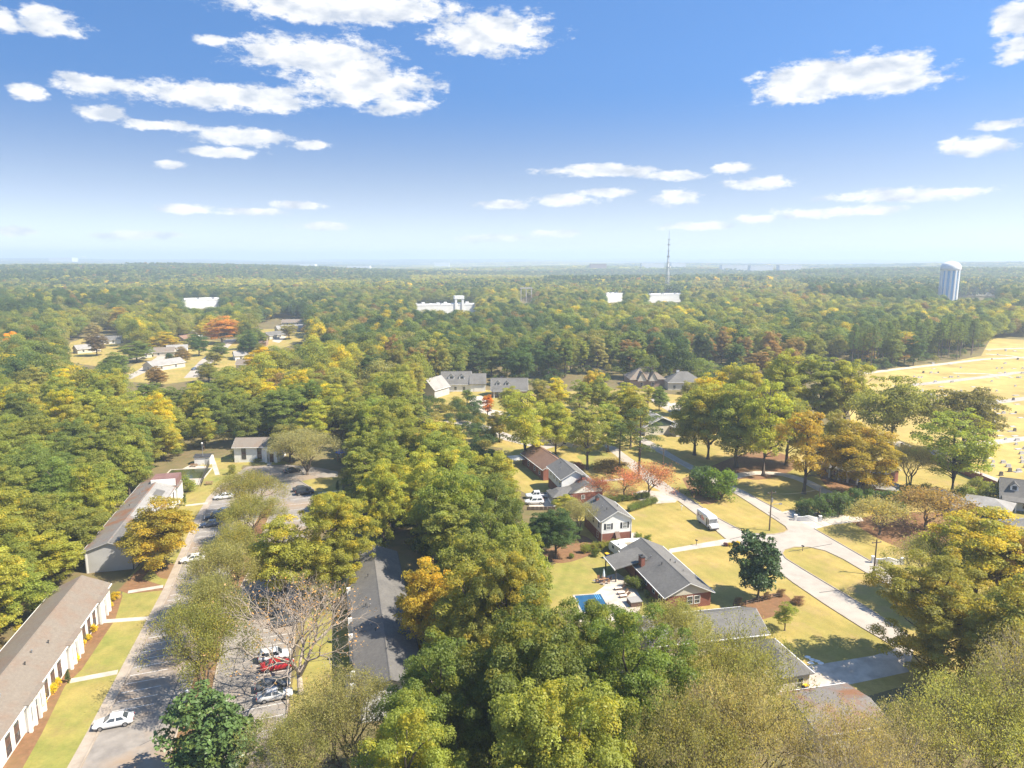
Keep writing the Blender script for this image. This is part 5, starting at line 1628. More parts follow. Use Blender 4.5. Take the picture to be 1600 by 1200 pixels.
picnic(327, 757, R(20), 'wooden picnic table on the grass outside the pool fence')
picnic(303, 729, R(0), 'wooden picnic table on the pool deck')
x, y = G(532, 721)
pg = empty('playground_tower', (x, y, 0), R(10), 'playground tower with blue pyramid roof at the wood edge', 'playground')
for a_ in (-0.8, 0.8):
    for b_ in (-0.8, 0.8):
        MB().box(a_ - 0.09, a_ + 0.09, b_ - 0.09, b_ + 0.09, 0, 2.9).build('post', DECKW, pg)
MB().box(-0.9, 0.9, -0.9, 0.9, 1.2, 1.3).build('platform', DECKW, pg)
MB().lathe([(1.5, 2.8), (0.8, 3.5), (0.1, 4.1)], 4).build('roof', BLUEP, pg)
MB().loft([[(x_, y_, z_) for y_, z_ in ((-0.3, z0), (0.3, z0), (0.3, z0 + 0.2), (-0.3, z0 + 0.2))] for x_, z0 in ((0.8, 1.2), (3.0, 0.2))]).build('slide', BLUEP, pg)
# headstones of the cemetery
hsm = []
for (w_, d_, h_, m_) in ((0.9, 0.35, 0.85, STONE), (1.5, 0.45, 1.0, STONE), (0.8, 0.3, 0.7, STONED), (1.1, 0.35, 1.25, STONED)):
    mb = MB().box(-w_ * 0.62, w_ * 0.62, -d_ * 0.8, d_ * 0.8, 0, 0.18)
    mb.loft([[(x_, y_, z_) for x_, z_ in ((-w_ / 2, 0.18), (w_ / 2, 0.18), (w_ / 2, h_ * 0.8), (w_ * 0.3, h_ * 0.96), (0, h_), (-w_ * 0.3, h_ * 0.96), (-w_ / 2, h_ * 0.8))] for y_ in (-d_ / 2, d_ / 2)])
    hsm.append((mb.mesh('headstone', m_), 'pale' if m_ is STONE else 'dark'))
slabm = MB().box(-0.6, 0.6, -1.2, 1.2, 0, 0.12).box(-0.55, 0.55, -1.15, 1.15, 0.12, 0.16).mesh('grave_marker', STONE)
r2 = random.Random(21)
nst = 0
while nst < 190:
    px, py = r2.uniform(1420, 1630), r2.uniform(545, 752)
    if px < 1420 + max(0, (py - 600)) * 0.9 and py > 600:
        continue
    if py < 568 and px < 1545:
        continue
    x, y = G(px, round(py / 7) * 7 + r2.uniform(-0.8, 0.8) + 2)
    a = R(100) + r2.uniform(-0.06, 0.06)
    if r2.random() < 0.35:
        put('grave_marker', slabm, None, (x, y, 0.006), a, 'flat pale grave slab lying in the dry cemetery grass', 'grave marker', 'graves in the cemetery')
    else:
        me, ad = hsm[r2.randrange(2) if r2.random() < 0.72 else r2.randrange(4)]
        put('headstone', me, None, (x, y, 0.006), a + math.pi / 2, f'{ad} headstone standing in the dry cemetery grass', 'headstone', f'{ad} headstones in the cemetery')
    nst += 1
# ================================================================== TREES
def leaf_mesh(name, P, Nn, S, var, hue, material, rg, aspect=0.62):
    """one small rhombic leaf spray per row: position, normal, size"""
    n = len(P)
    Nn = Nn / np.maximum(np.linalg.norm(Nn, axis=1, keepdims=True), 1e-6)
    ref = rg.normal(size=(n, 3))
    T = np.cross(Nn, ref)
    T /= np.maximum(np.linalg.norm(T, axis=1, keepdims=True), 1e-6)
    B = np.cross(Nn, T)
    s = S[:, None] * 0.5
    bend = Nn * s * 0.35
    V = np.stack([P - T * s - bend, P + B * s * aspect, P + T * s - bend, P - B * s * aspect], 1).reshape(-1, 3)
    me = bpy.data.meshes.new(name)
    me.vertices.add(4 * n)
    me.vertices.foreach_set('co', V.astype(np.float32).ravel())
    me.loops.add(4 * n)
    me.loops.foreach_set('vertex_index', np.arange(4 * n, dtype=np.int32))
    me.polygons.add(n)
    me.polygons.foreach_set('loop_start', np.arange(0, 4 * n, 4, dtype=np.int32))
    me.update(calc_edges=True)
    for nm_, arr in (('var', var), ('hue', hue)):
        at = me.attributes.new(nm_, 'FLOAT', 'FACE')
        at.data.foreach_set('value', np.clip(arr, 0, 1).astype(np.float32))
    me.materials.append(material)
    return me


def puff_cloud(rg, C, Rp, per, size, flat=0.75, jit=0.55, up=0.25):
    """leaf sprays over the upper shells of many small clumps"""
    P, Nn, S, var, hue = [], [], [], [], []
    for c, r in zip(C, Rp):
        k = max(6, int(per * (r ** 2)))
        d = rg.normal(size=(k, 3))
        d /= np.linalg.norm(d, axis=1, keepdims=True)
        d[:, 2] = np.where(d[:, 2] < -0.35, -d[:, 2], d[:, 2])
        rad = r * (0.5 + 0.55 * rg.random(k) ** 0.6) * (1 + 0.18 * np.sin(d[:, 0] * 5 + c[0]) * np.sin(d[:, 1] * 5 + c[1]))
        q = d * rad[:, None]
        q[:, 2] *= flat
        P.append(c + q)
        Nn.append(d + np.array([0, 0, up]) + rg.normal(size=(k, 3)) * jit)
        S.append(size * (0.65 + 0.7 * rg.random(k)))
        base = 0.5 + 0.11 * rg.normal()
        var.append(base + 0.15 * rg.normal(size=k))
        h0 = rg.random()
        hue.append(np.clip(h0 + 0.16 * rg.normal(size=k), 0, 1))
    return [np.concatenate(a) for a in (P, Nn, S, var, hue)]


def limb(mb, a, b, r0, r1, rg, k=5, seg=3, wob=0.08):
    a, b = Vector(a), Vector(b)
    L = (b - a).length
    pts, rr = [], []
    for i in range(seg + 1):
        t = i / seg
        p = a.lerp(b, t)
        if 0 < i < seg:
            p += Vector(rg.normal(size=3) * L * wob)
        p.z -= 0.06 * L * math.sin(math.pi * t) * -1
        pts.append(tuple(p))
        rr.append(r0 + (r1 - r0) * t)
    mb.tube(pts, rr, k)
    return pts


PROTO = {}


def proto_broad(key, seed, H=20.0, W=12.0, cb=0.28, npuff=120, pr=(1.0, 1.9), per=60, size=0.42, shape='round', matl=None, barkm=None, shell=0.5, flat=0.75, gaps=0.0):
    """height H, crown width W, crown from cb*H to H"""
    rg = np.random.default_rng(seed)
    z0, z1 = H * cb, H
    C = []
    # a few big lobes give the crown an uneven outline
    nl = 7
    lobes = []
    for i in range(nl):
        a = 2 * np.pi * (i + rg.random() * 0.7) / nl
        rad = W * 0.5 * (0.30 + 0.28 * rg.random())
        zz_ = z0 + (z1 - z0) * (0.12 + 0.62 * rg.random())
        lobes.append((np.array([rad * np.cos(a), rad * np.sin(a), zz_]), W * (0.20 + 0.10 * rg.random())))
    lobes.append((np.array([0, 0, z0 + (z1 - z0) * 0.72]), W * 0.27))
    lobes.append((np.array([rg.normal() * W * 0.06, rg.normal() * W * 0.06, z0 + (z1 - z0) * 0.45]), W * 0.36))
    lobes.append((np.array([rg.normal() * W * 0.05, rg.normal() * W * 0.05, z0 + (z1 - z0) * 0.2]), W * 0.34))
    tries = 0
    while len(C) < npuff and tries < 20000:
        tries += 1
        d = rg.normal(size=3)
        d /= np.linalg.norm(d)
        if d[2] < -0.75:
            continue
        lc, lr = lobes[rg.integers(len(lobes))]
        rad = lr * (shell + (1 - shell) * rg.random())
        p = lc + d * rad * np.array([1, 1, (z1 - z0) / W * 0.95])
        t = (p[2] - z0) / (z1 - z0)
        if not 0.0 <= t <= 1.0:
            continue
        if shape == 'round':
            env = math.sin(math.pi * (0.12 + 0.80 * t) ** 0.85) ** 0.6
        elif shape == 'cone':
            env = 0.12 + 0.95 * (1 - t) ** 0.8 * min(1, t * 6 + 0.4)
        elif shape == 'wide':
            env = math.sqrt(max(0.03, 1 - (max(0, t - 0.35) / 0.66) ** 2)) * min(1, 0.55 + t * 1.4)
        else:
            env = math.sin(math.pi * (0.1 + 0.82 * t)) ** 0.45
        if math.hypot(p[0], p[1]) > W * 0.5 * env:
            continue
        if gaps and math.sin(p[0] * 1.1 + seed) * math.sin(p[1] * 1.3 + seed * 2) * math.sin(p[2] * 0.9) > 0.25 - gaps:
            continue
        C.append(p)
    C = np.array(C)
    Rp = rg.uniform(pr[0], pr[1], len(C)) * W / 12.0
    P, Nn, S, var, hue = puff_cloud(rg, C, Rp, per * (12.0 / W) ** 2, size, flat)
    cr = leaf_mesh('crown', P, Nn, S, var, hue, matl or LEAF, rg)
    mb = MB()
    tr = 0.028 * H * 0.62
    top = (rg.normal() * 0.3, rg.normal() * 0.3, z0 + (z1 - z0) * 0.62)
    mb.tube([(0, 0, -0.6), (0, 0, 0.0), (0.05, 0.02, H * 0.02), (0.1 * rg.normal(), 0.1 * rg.normal(), H * cb), top], [tr * 1.9, tr * 1.5, tr * 1.05, tr * 0.82, tr * 0.25], 8)
    idx = rg.permutation(len(C))[:34]
    for i in idx:
        c_ = C[i]
        h0 = min(max(z0 * 0.85, c_[2] - 0.75 * math.hypot(c_[0], c_[1])), top[2])
        limb(mb, (0, 0, h0), tuple(c_), tr * 0.36, 0.05, rg)
    tk = mb.mesh('trunk', barkm or BARK, True)
    PROTO[key] = (tk, cr, H, W)


def branch_rec(mb, tips, p, d, L, r, depth, rg, spread=0.62, k=5):
    e = p + d * L
    mid = p + d * L * 0.5 + Vector(rg.normal(size=3) * L * 0.06)
    mb.tube([tuple(p), tuple(mid), tuple(e)], [r, r * 0.85, r * 0.68], k if depth > 1 else 3, False)
    if depth == 0:
        tips.append(np.array(e))
        return
    if depth <= 2:
        tips.append(np.array(mid))
    n = 3 if rg.random() < 0.55 else 2
    a0 = rg.random() * 6.28
    for i in range(n):
        a = a0 + 2 * math.pi * i / n + rg.normal() * 0.3
        side = d.orthogonal().normalized()
        side = Matrix.Rotation(a, 3, d) @ side
        nd = (d + side * spread * (0.7 + 0.6 * rg.random()) + Vector((0, 0, 0.13))).normalized()
        branch_rec(mb, tips, e, nd, L * (0.66 + 0.18 * rg.random()), r * 0.62, depth - 1, rg, spread, k)


def proto_branchy(key, seed, H=16.0, W=12.0, depth=5, leaves=0, size=0.26, barkm=None, matl=None, n0=4, clump=0.55, t0=0.55, low=0.2):
    """thin crowned tree with its branches showing; few leaves or none"""
    rg = np.random.default_rng(seed)
    mb, tips = MB(), []
    hb = H * low
    mb.tube([(0, 0, -0.5), (0, 0, 0), (0.05, 0.03, hb)], [0.4 * H / 16, 0.34 * H / 16, 0.26 * H / 16], 8)
    for i in range(n0):
        a = 2 * math.pi * i / n0 + rg.normal() * 0.25
        t = t0 if i else 0.12
        d = Vector((math.cos(a) * t, math.sin(a) * t, 1)).normalized()
        branch_rec(mb, tips, Vector((0, 0, hb * (0.8 + 0.2 * rg.random()))), d, H * 0.235, 0.2 * H / 16, depth, rg)
    tips = np.array(tips)
    sx = W / max(1e-3, (np.percentile(tips[:, 0], 98) - np.percentile(tips[:, 0], 2)))
    sz = (H - hb) / (np.percentile(tips[:, 2], 99.5) - hb)
    mb.v = [(x * sx, y * sx, z if z < hb else hb + (z - hb) * sz) for x, y, z in mb.v]
    tips = np.stack([tips[:, 0] * sx, tips[:, 1] * sx, hb + (tips[:, 2] - hb) * sz], 1)
    tk = mb.mesh('trunk', barkm or BARK, True)
    n = max(leaves, 30)
    wt_ = rg.random(len(tips)) ** 2.6 * (0.35 + np.clip(np.sin(tips[:, 0] * 0.9 + seed) * np.sin(tips[:, 1] * 0.8 + 2 * seed) * np.sin(tips[:, 2] * 0.8) + 0.45, 0, 1.2))
    ii = rg.choice(len(tips), size=n, p=wt_ / wt_.sum())
    grp = rg.random(len(tips))
    P = tips[ii] + rg.normal(size=(n, 3)) * clump
    Nn = rg.normal(size=(n, 3)) + np.array([0, 0, 0.5])
    cr = leaf_mesh('crown', P, Nn, size * (0.6 + 0.8 * rg.random(n)), 0.35 + 0.3 * grp[ii] + 0.12 * rg.normal(size=n), grp[ii] + 0.15 * rg.normal(size=n), matl or LEAF, rg)
    PROTO[key] = (tk, cr, H, W)


def proto_pine(key, seed, H=24.0, W=8.0, cb=0.5, nb=46, size=0.5, lay=1.0):
    rg = np.random.default_rng(seed)
    mb = MB()
    mb.tube([(0, 0, -0.6), (0, 0, 0), (0.1, 0, H * 0.4), (0.0, 0.1, H * 0.8), (0, 0, H * 0.98)], [0.4, 0.33, 0.25, 0.14, 0.03], 7)
    C, Rp = [], []
    for i in range(nb):
        t = cb + (1 - cb) * (i + rg.random()) / nb
        a = i * 2.4 + rg.normal() * 0.3
        env = math.sin(math.pi * (0.18 + 0.78 * ((t - cb) / (1 - cb)))) ** 0.7
        L = W * 0.5 * env * (0.6 + 0.45 * rg.random())
        z = t * H
        e = (math.cos(a) * L, math.sin(a) * L, z + L * 0.16)
        limb(mb, (0, 0, z), e, 0.07, 0.02, rg, 4, 2)
        for q in (0.55, 0.8, 1.0):
            C.append(np.array([e[0] * q, e[1] * q, z + L * 0.16 * q + 0.15]) + rg.normal(size=3) * 0.18)
            Rp.append(0.55 + 0.5 * rg.random() * lay)
    C.append(np.array([0, 0, H * 0.98]))
    Rp.append(0.6)
    P, Nn, S, var, hue = puff_cloud(rg, np.array(C), Rp, 68, size, 0.5, 0.8, 0.4)
    cr = leaf_mesh('crown', P, Nn, S, var, hue * 0.6, LEAF, rg, aspect=0.34)
    PROTO[key] = (mb.mesh('trunk', BARK, True), cr, H, W)


proto_broad('broad1', 1, 20, 12, 0.12, 200, pr=(0.75, 1.45), per=135, size=0.31)
proto_broad('broad2', 2, 20, 12, 0.14, 190, pr=(0.75, 1.45), per=135, size=0.31, shape='tall', shell=0.55)
proto_broad('broad3', 3, 20, 12, 0.10, 220, pr=(0.65, 1.3), per=145, size=0.30)
proto_broad('broad4', 14, 20, 12, 0.14, 180, pr=(0.8, 1.55), per=130, size=0.32)
proto_broad('tall1', 4, 24, 10, 0.10, 190, shape='tall', pr=(0.75, 1.4), per=125, size=0.30)
proto_broad('tall2', 5, 24, 9, 0.13, 180, shape='tall', pr=(0.75, 1.4), per=120, size=0.30, gaps=0.1)
proto_broad('hero1', 6, 27, 22, 0.10, 400, pr=(0.42, 0.85), per=620, size=0.29, shell=0.45)
proto_broad('hero2', 7, 27, 21, 0.10, 400, pr=(0.42, 0.85), per=600, size=0.28, shape='tall', shell=0.45)
proto_broad('oak1', 8, 16, 18, 0.25, 190, shape='wide', pr=(0.7, 1.25), per=95, size=0.4, flat=0.6)
proto_broad('oak2', 9, 16, 17, 0.22, 190, shape='wide', pr=(0.7, 1.3), per=95, size=0.4, flat=0.6)
proto_broad('airy1', 10, 20, 12, 0.22, 130, pr=(0.7, 1.3), per=110, size=0.30, gaps=0.12)
proto_broad('airy2', 11, 20, 12, 0.22, 140, pr=(0.7, 1.3), per=110, size=0.30, shape='tall', gaps=0.1)
proto_broad('magnolia', 12, 13, 9, 0.16, 150, pr=(0.9, 1.5), per=48, size=0.46, shape='tall', matl=LEAFG, shell=0.62)
proto_broad('cone', 13, 10, 5, 0.2, 70, shape='cone', pr=(1.3, 2.2), per=22, size=0.26)
proto_broad('bush1', 15, 3.0, 4.0, 0.0, 60, pr=(1.4, 2.4), per=14, size=0.2, shape='wide')
proto_broad('bush2', 16, 3.0, 4.0, 0.0, 70, pr=(1.2, 2.2), per=15, size=0.2, shape='round')
proto_broad('clipped', 17, 2.0, 2.4, 0.0, 80, pr=(1.6, 2.2), per=9, size=0.14, shape='wide', shell=0.9)
proto_broad('spire', 18, 5.0, 2.0, 0.02, 60, pr=(1.6, 2.4), per=9, size=0.18, shape='cone')
proto_branchy('wisp1', 31, 16, 13, 5, 21000, 0.25, clump=0.7, t0=0.3, low=0.07)
proto_branchy('wisp2', 32, 17, 13, 5, 23000, 0.25, clump=0.7, n0=5, t0=0.35, low=0.07)
proto_branchy('veil1', 36, 20, 21, 6, 30000, 0.22, clump=0.5, n0=5)
proto_branchy('veil2', 37, 20, 22, 6, 21000, 0.22, BARKP, clump=0.48, n0=5)
proto_branchy('dogwood', 38, 5, 7, 5, 3000, 0.2, n0=5, clump=0.4)
proto_branchy('wisp3', 33, 16, 14, 5, 12000, 0.26, BARKP, n0=5)
proto_branchy('bare', 34, 14, 14, 6, 800, 0.24, BARKP, n0=5)
proto_branchy('twiggy', 35, 5, 7, 5, 6000, 0.2, n0=5, clump=0.35)
proto_pine('pine1', 41, 24, 8, 0.42)
proto_pine('pine2', 42, 24, 9, 0.5, 40)
proto_pine('layered', 43, 18, 13, 0.38, 34, 0.42, 1.3)

# foliage colours (rgb + share of turned leaves)
YG = (0.172, 0.178, 0.030, 0.36)
YGB = (0.235, 0.215, 0.020, 0.45)
GRN = (0.094, 0.118, 0.027, 0.18)
MID = (0.133, 0.148, 0.030, 0.27)
DRK = (0.050, 0.076, 0.023, 0.06)
OLV = (0.140, 0.138, 0.036, 0.32)
GOLD = (0.205, 0.160, 0.022, 0.40)
TAN = (0.185, 0.163, 0.074, 0.16)
TANO = (0.160, 0.154, 0.052, 0.16)
RUSTC = (0.150, 0.105, 0.038, 0.28)
RED = (0.24, 0.060, 0.030, 0.3)
PINK = (0.26, 0.115, 0.070, 0.30)
PINE = (0.072, 0.096, 0.028, 0.15)
YEL = (0.30, 0.25, 0.015, 0.4)
MAG = (0.040, 0.062, 0.022, 0.05)
NTREE = [0]
KEEP = []                                     # crowns already standing: x, y, radius


def tree(key, x, y, h, w, colour, label, cat='tree', group=None, name='tree', rz=None, jit=0.12):
    tk, cr, H, W = PROTO[key]
    root = empty(name, (x, y, 0.0), rnd.random() * 6.283 if rz is None else rz, label, cat, group)
    root.scale = (w / W, w / W, h / H)
    t = put('trunk', tk, root)
    c = put('crown', cr, root)
    j = 1 + rnd.uniform(-jit, jit)
    g = 1 + rnd.uniform(-jit, jit) * 0.5
    c.color = (colour[0] * j, colour[1] * j * g, colour[2] * j, colour[3])
    NTREE[0] += 1
    KEEP.append((x, y, w / 2))
    return root


def tp(key, px, base, top, wpx, colour, label, **kw):
    x, y = G(px, base)
    h = height_for(x, y, top)
    w = wpx * prj(x, y, h * 0.6)[2] / F
    return tree(key, x, y, h, w, colour, label, **kw)


# ---- single trees one can point to
tp('broad3', 82, 913, 828, 112, YG, 'yellow green tree hanging over the far end of the tan roof')
tp('broad1', 22, 975, 872, 118, MID, 'green tree hanging over the middle of the tan roof')
tp('broad4', 128, 872, 790, 90, MID, 'green tree over the back of the blank grey end wall')
tp('broad1', 257, 887, 776, 122, (0.175, 0.15, 0.024, 0.36), 'round golden olive tree on the lawn before the grey roofed block')
tp('wisp2', 392, 812, 740, 82, OLV, 'thin olive tree at the top of the tree island')
tp('wisp1', 392, 850, 782, 82, OLV, 'thin olive tree second from the top of the tree island')
tp('wisp2', 352, 970, 850, 84, TANO, 'grey twigged sparse tree in the middle of the tree island')
tp('wisp1', 318, 1100, 950, 112, OLV, 'sparse olive tree in the lower half of the tree island')
tp('wisp1', 372, 915, 820, 66, OLV, 'slim olive tree between the fuller trees of the island middle')
tp('wisp2', 336, 1030, 905, 84, TANO, 'tan olive tree below the middle of the tree island')
tp('magnolia', 338, 1235, 1080, 150, DRK[:3] + (0.2,), 'dense dark green tree at the lower end of the tree island')
tp('hero1', 522, 935, 763, 165, YG, 'big yellow green tree over the parked dark cars')
tp('broad3', 447, 948, 805, 130, YG, 'yellow green tree leaning over the lot beside the bigger one')
tp('bare', 470, 1083, 922, 205, (0.27, 0.16, 0.08, 0.4), 'leafless pale branched tree between the parked cars and dark roof')
tp('veil1', 548, 1255, 1066, 190, TANO, 'sparse tan olive tree below the leafless one')
tp('veil1', 470, 1300, 1125, 150, TANO, 'sparse tan tree at the kerb beyond the silver sedan')
tp('wisp2', 480, 742, 674, 82, TAN, 'tan orange tree beside the small arched block')
tp('broad4', 453, 722, 660, 66, OLV, 'olive tree behind the arched entrance roof')
tp('bush2', 363, 741, 725, 16, OLV, 'small round shrub at the head of the picnic lawn', name='shrub', cat='shrub')
tp('bush2', 372, 720, 700, 22, OLV, 'small leafy tree at the corner of the arched block')
tp('bush1', 294, 768, 742, 28, MID, 'loose green shrub at the end of the grey roofed block', name='shrub', cat='shrub')
tp('broad2', 868, 872, 792, 76, DRK[:3] + (0.0,), 'dense dark evergreen between the white house and the wood')
tp('broad3', 840, 868, 800, 60, DRK[:3] + (0.0,), 'dark evergreen at the wood edge beside the other dark evergreen')
tp('magnolia', 1183, 938, 829, 82, MAG, 'dark glossy magnolia on the sunny lawn')
tp('airy1', 1226, 985, 940, 40, MID, 'small green tree on the lawn below the magnolia')
tp('wisp1', 905, 834, 785, 48, TAN, 'tan bare looking tree against the side of the white house')
tp('broad3', 883, 808, 772, 46, YG, 'yellow green small tree under the parking pad')
tp('dogwood', 926, 785, 750, 46, (0.17, 0.055, 0.03, 0.2), 'dark red maple beside the sunroom house')
tp('dogwood', 975, 775, 738, 52, PINK, 'salmon red dogwood on the lawn above the hedge')
tp('dogwood', 1014, 776, 729, 66, PINK, 'wider salmon red dogwood beside the street')
tp('bush1', 952, 733, 718, 60, RUSTC, 'dark rust shrub row under the street trees', name='shrub', cat='shrub')
tp('bush1', 905, 733, 722, 22, (0.12, 0.04, 0.025, 0.2), 'small dark red shrub at the foot of the oak', name='shrub', cat='shrub')
tp('layered', 998, 744, 640, 88, PINE[:3] + (0.35,), 'layered sparse pine beside the street', cat='pine tree', name='pine_tree')
tp('pine2', 968, 735, 662, 46, PINE, 'slim pine just behind the layered one', cat='pine tree', name='pine_tree')
tp('airy1', 918, 733, 628, 76, MID, 'tall green oak in front of the beige house')
tp('airy2', 820, 724, 604, 100, YG, 'big pale green tree beside the brown roofed house')
tp('broad2', 868, 712, 622, 70, YG, 'pale green tree behind the brown roofed house')
tp('broad3', 985, 700, 600, 66, YG, 'yellow green tree beside the pale green gabled house')
tp('broad2', 950, 706, 625, 60, MID, 'rounded green tree between the oak and the pine')
tp('broad4', 1085, 711, 600, 86, MID, 'green lawn tree at the head of the brown bed')
tp('broad2', 1106, 717, 592, 88, YG, 'tall yellow green lawn tree with its trunk on the brown bed')
tp('broad1', 1150, 730, 594, 104, MID, 'broad green lawn tree behind the holly bushes')
tp('airy2', 1193, 743, 583, 98, YG, 'tall yellow green tree standing by the round drive')
tp('broad4', 1228, 727, 606, 88, MID, 'green tree behind the round drive')
tp('airy1', 1256, 771, 632, 100, GOLD[:3] + (0.28,), 'golden tall stemmed tree inside the round drive')
tp('broad4', 1340, 776, 655, 118, (0.185, 0.152, 0.022, 0.32), 'golden tree in front of the columned house')
tp('broad1', 1300, 752, 640, 70, OLV, 'olive tree beside the white porch columns')
tp('oak1', 1392, 700, 583, 150, OLV[:3] + (0.15,), 'broad olive oak at the cemetery edge')
tp('oak2', 1502, 712, 606, 138, (0.105, 0.095, 0.03, 0.15), 'dark spreading oak standing in the cemetery grass')
tp('airy2', 1486, 775, 630, 132, MID[:3] + (0.35,), 'tall pale green tree behind the dark sided shed')
tp('wisp1', 1420, 768, 698, 60, TAN, 'tan thin tree beside the brick wall')
tp('broad4', 1112, 668, 575, 70, YGB, 'bright yellow tree behind the lawn trees')
tp('broad2', 1160, 672, 560, 80, YG, 'yellow green tree near the pyramid roofed house')
tp('broad1', 1225, 668, 545, 90, YG, 'tall yellow green tree near the pale cemetery oak')
tp('tall1', 1280, 670, 548, 80, MID, 'tall green tree above the columned house')
tp('broad2', 1318, 672, 556, 86, YG, 'yellow green tree next to the broad olive oak')
tp('bush2', 1095, 772, 729, 56, DRK[:3] + (0.02,), 'dark holly bush beside the upper street', name='holly_bush', cat='bush')
tp('bush2', 1124, 781, 731, 62, (0.07, 0.11, 0.014, 0.1), 'bright round holly bush beside the upper street', name='holly_bush', cat='bush')
tp('twiggy', 1374, 836, 786, 80, (0.165, 0.15, 0.06, 0.3), 'grey green twiggy bush on the corner lawn', name='bush', cat='bush')
tp('twiggy', 1446, 828, 770, 105, (0.165, 0.125, 0.045, 0.3), 'large tan twiggy bush on the corner lawn', name='bush', cat='bush')
for i, (px, b, t, w_) in enumerate(((1262, 808, 778, 34), (1285, 806, 771, 44), (1312, 803, 768, 46), (1338, 798, 764, 44), (1365, 793, 764, 40), (1396, 800, 765, 44), (1420, 782, 757, 34), (1250, 800, 783, 24))):
    tp('bush2', px, b, t, w_, DRK[:3] + (0.0,), 'dark evergreen shrub in the clump behind the entrance wall', name='shrub', cat='shrub', group='dark shrubs behind the entrance wall')
for (px, b, t, w_) in ((1545, 782, 752, 44), (1505, 780, 758, 40), (1530, 768, 745, 36), (1450, 775, 755, 36)):
    tp('bush1', px, b, t, w_, MID[:3] + (0.1,), 'green shrub along the brick cemetery wall', name='shrub', cat='shrub', group='shrubs along the cemetery wall')
# foreground crowns
tp('hero1', 830, 1250, 918, 290, GRN[:3] + (0.35,), 'great green tree, tallest below the pool house')
tp('hero2', 975, 1275, 938, 265, GRN[:3] + (0.3,), 'big green tree beside the tan leaved ones')
tp('hero2', 690, 1260, 985, 230, GRN[:3] + (0.35,), 'big green tree just past the dark roof end')
tp('hero1', 900, 1420, 1050, 330, MID, 'wide green tree lowest on the slope below the pool')
tp('hero2', 640, 1420, 1090, 260, MID[:3] + (0.5,), 'green and yellow tree beyond the dark roofed block end')
tp('hero1', 906, 1190, 924, 185, GRN[:3] + (0.25,), 'green tree crown standing against the near end of the pool')
tp('hero1', 790, 1100, 850, 170, OLV[:3] + (0.5,), 'olive yellow tree behind the pool lawn')
tp('broad1', 735, 1075, 880, 150, YG, 'yellow green tree between the dark roof and the pool lawn')
tp('broad3', 672, 1040, 870, 110, GOLD[:3] + (0.35,), 'golden tree against the edge of the dark roof')
tp('veil1', 1130, 1250, 985, 185, (0.162, 0.154, 0.050, 0.18), 'tan olive thin tree over the pale grey roof')
tp('wisp1', 1045, 1060, 945, 90, TANO, 'small tan tree at the corner of the pale grey roof')
tp('veil1', 1150, 1350, 1062, 190, TAN, 'tan thin tree in front of the cream garage')
tp('veil1', 1065, 1400, 1095, 220, TANO, 'tan olive thin tree beside the great green one')
tp('veil2', 1330, 1400, 1130, 190, TAN, 'pale twigged tan tree under the carport roof')
tp('veil1', 1520, 1340, 1062, 240, TANO, 'sparse olive tan tree beyond the wide drive')
tp('veil2', 1440, 1340, 1110, 170, TAN, 'tan sparse tree between carport and drive')
tp('veil2', 1595, 1300, 1000, 200, TAN, 'pale twigged tan tree past the lower street')
tp('hero2', 1455, 1056, 856, 225, (0.15, 0.135, 0.032, 0.36), 'olive rust tree overhanging the lower street')
tp('broad4', 1520, 960, 792, 170, YG[:3] + (0.6,), 'yellow green tree above the lower street')
tp('broad3', 1590, 985, 838, 110, RUSTC, 'rust orange tree beside the yellow green one')
tp('broad1', 1570, 1120, 900, 170, OLV[:3] + (0.6,), 'olive orange tree beyond the rust one')
tp('wisp3', 1440, 940, 840, 100, TANO, 'pale branched thin tree at the white entrance wall')
# shrubs of the yards
for (px, b, t, w_, lb) in ((985, 918, 899, 24, 'round clipped shrub under the patio roof, beside its twin'), (997, 921, 901, 24, 'round clipped shrub under the patio roof, nearer the brick wall'),
                           (1069, 955, 939, 20, 'round clipped shrub below the gable windows'), (1040, 960, 950, 18, 'pale shrub at the corner of the ranch house'), (1019, 945, 932, 14, 'pale shrub beside the ranch house wall'),
                           (1011, 933, 921, 12, 'small shrub by the ranch house wall windows'), (997, 848, 831, 18, 'bright round shrub at the corner of the white house'), (1011, 848, 835, 16, 'brown round shrub beside the bright one'),
                           (931, 869, 857, 16, 'yellow green round shrub at the end of the long hedge'), (893, 872, 864, 10, 'small pale shrub beside the garden fence')):
    tp('clipped', px, b, t, w_, (0.075, 0.095, 0.018, 0.25), lb, name='shrub', cat='shrub')
for (px, b, t, w_, lb) in ((1153, 944, 932, 14, 'dry brown shrub under the magnolia, by the rail fence end'), (1220, 931, 919, 15, 'dry brown shrub at the far end of the rail fence'), (1247, 943, 931, 22, 'grey round shrub in the lawn beside the pine straw'),
                           (1198, 935, 925, 13, 'dry brown shrub in the middle of the rail fence')):
    tp('clipped', px, b, t, w_, (0.13, 0.085, 0.05, 0.2), lb, name='shrub', cat='shrub')
for i in range(9):
    tp('clipped', 912 + i * 6.5, 864 - i * 0.9, 849 - i * 0.9, 13, MID[:3] + (0.3,), 'leafy piece of the hedge below the white house', name='hedge_bush', cat='hedge', group='hedge below the white house')
for j, (x0, y0, x1, y1) in enumerate(((950, 786, 1010, 778), (985, 799, 1022, 786))):
    for i in range(9):
        t_ = i / 8
        tp('clipped', x0 + (x1 - x0) * t_, y0 + (y1 - y0) * t_, y0 + (y1 - y0) * t_ - 11, 13, GRN[:3] + (0.1,), ('leafy piece of the upper hedge across the drive', 'leafy piece of the lower hedge along the drive')[j],
           name='hedge_bush', cat='hedge', group=('upper drive hedge', 'lower drive hedge')[j])
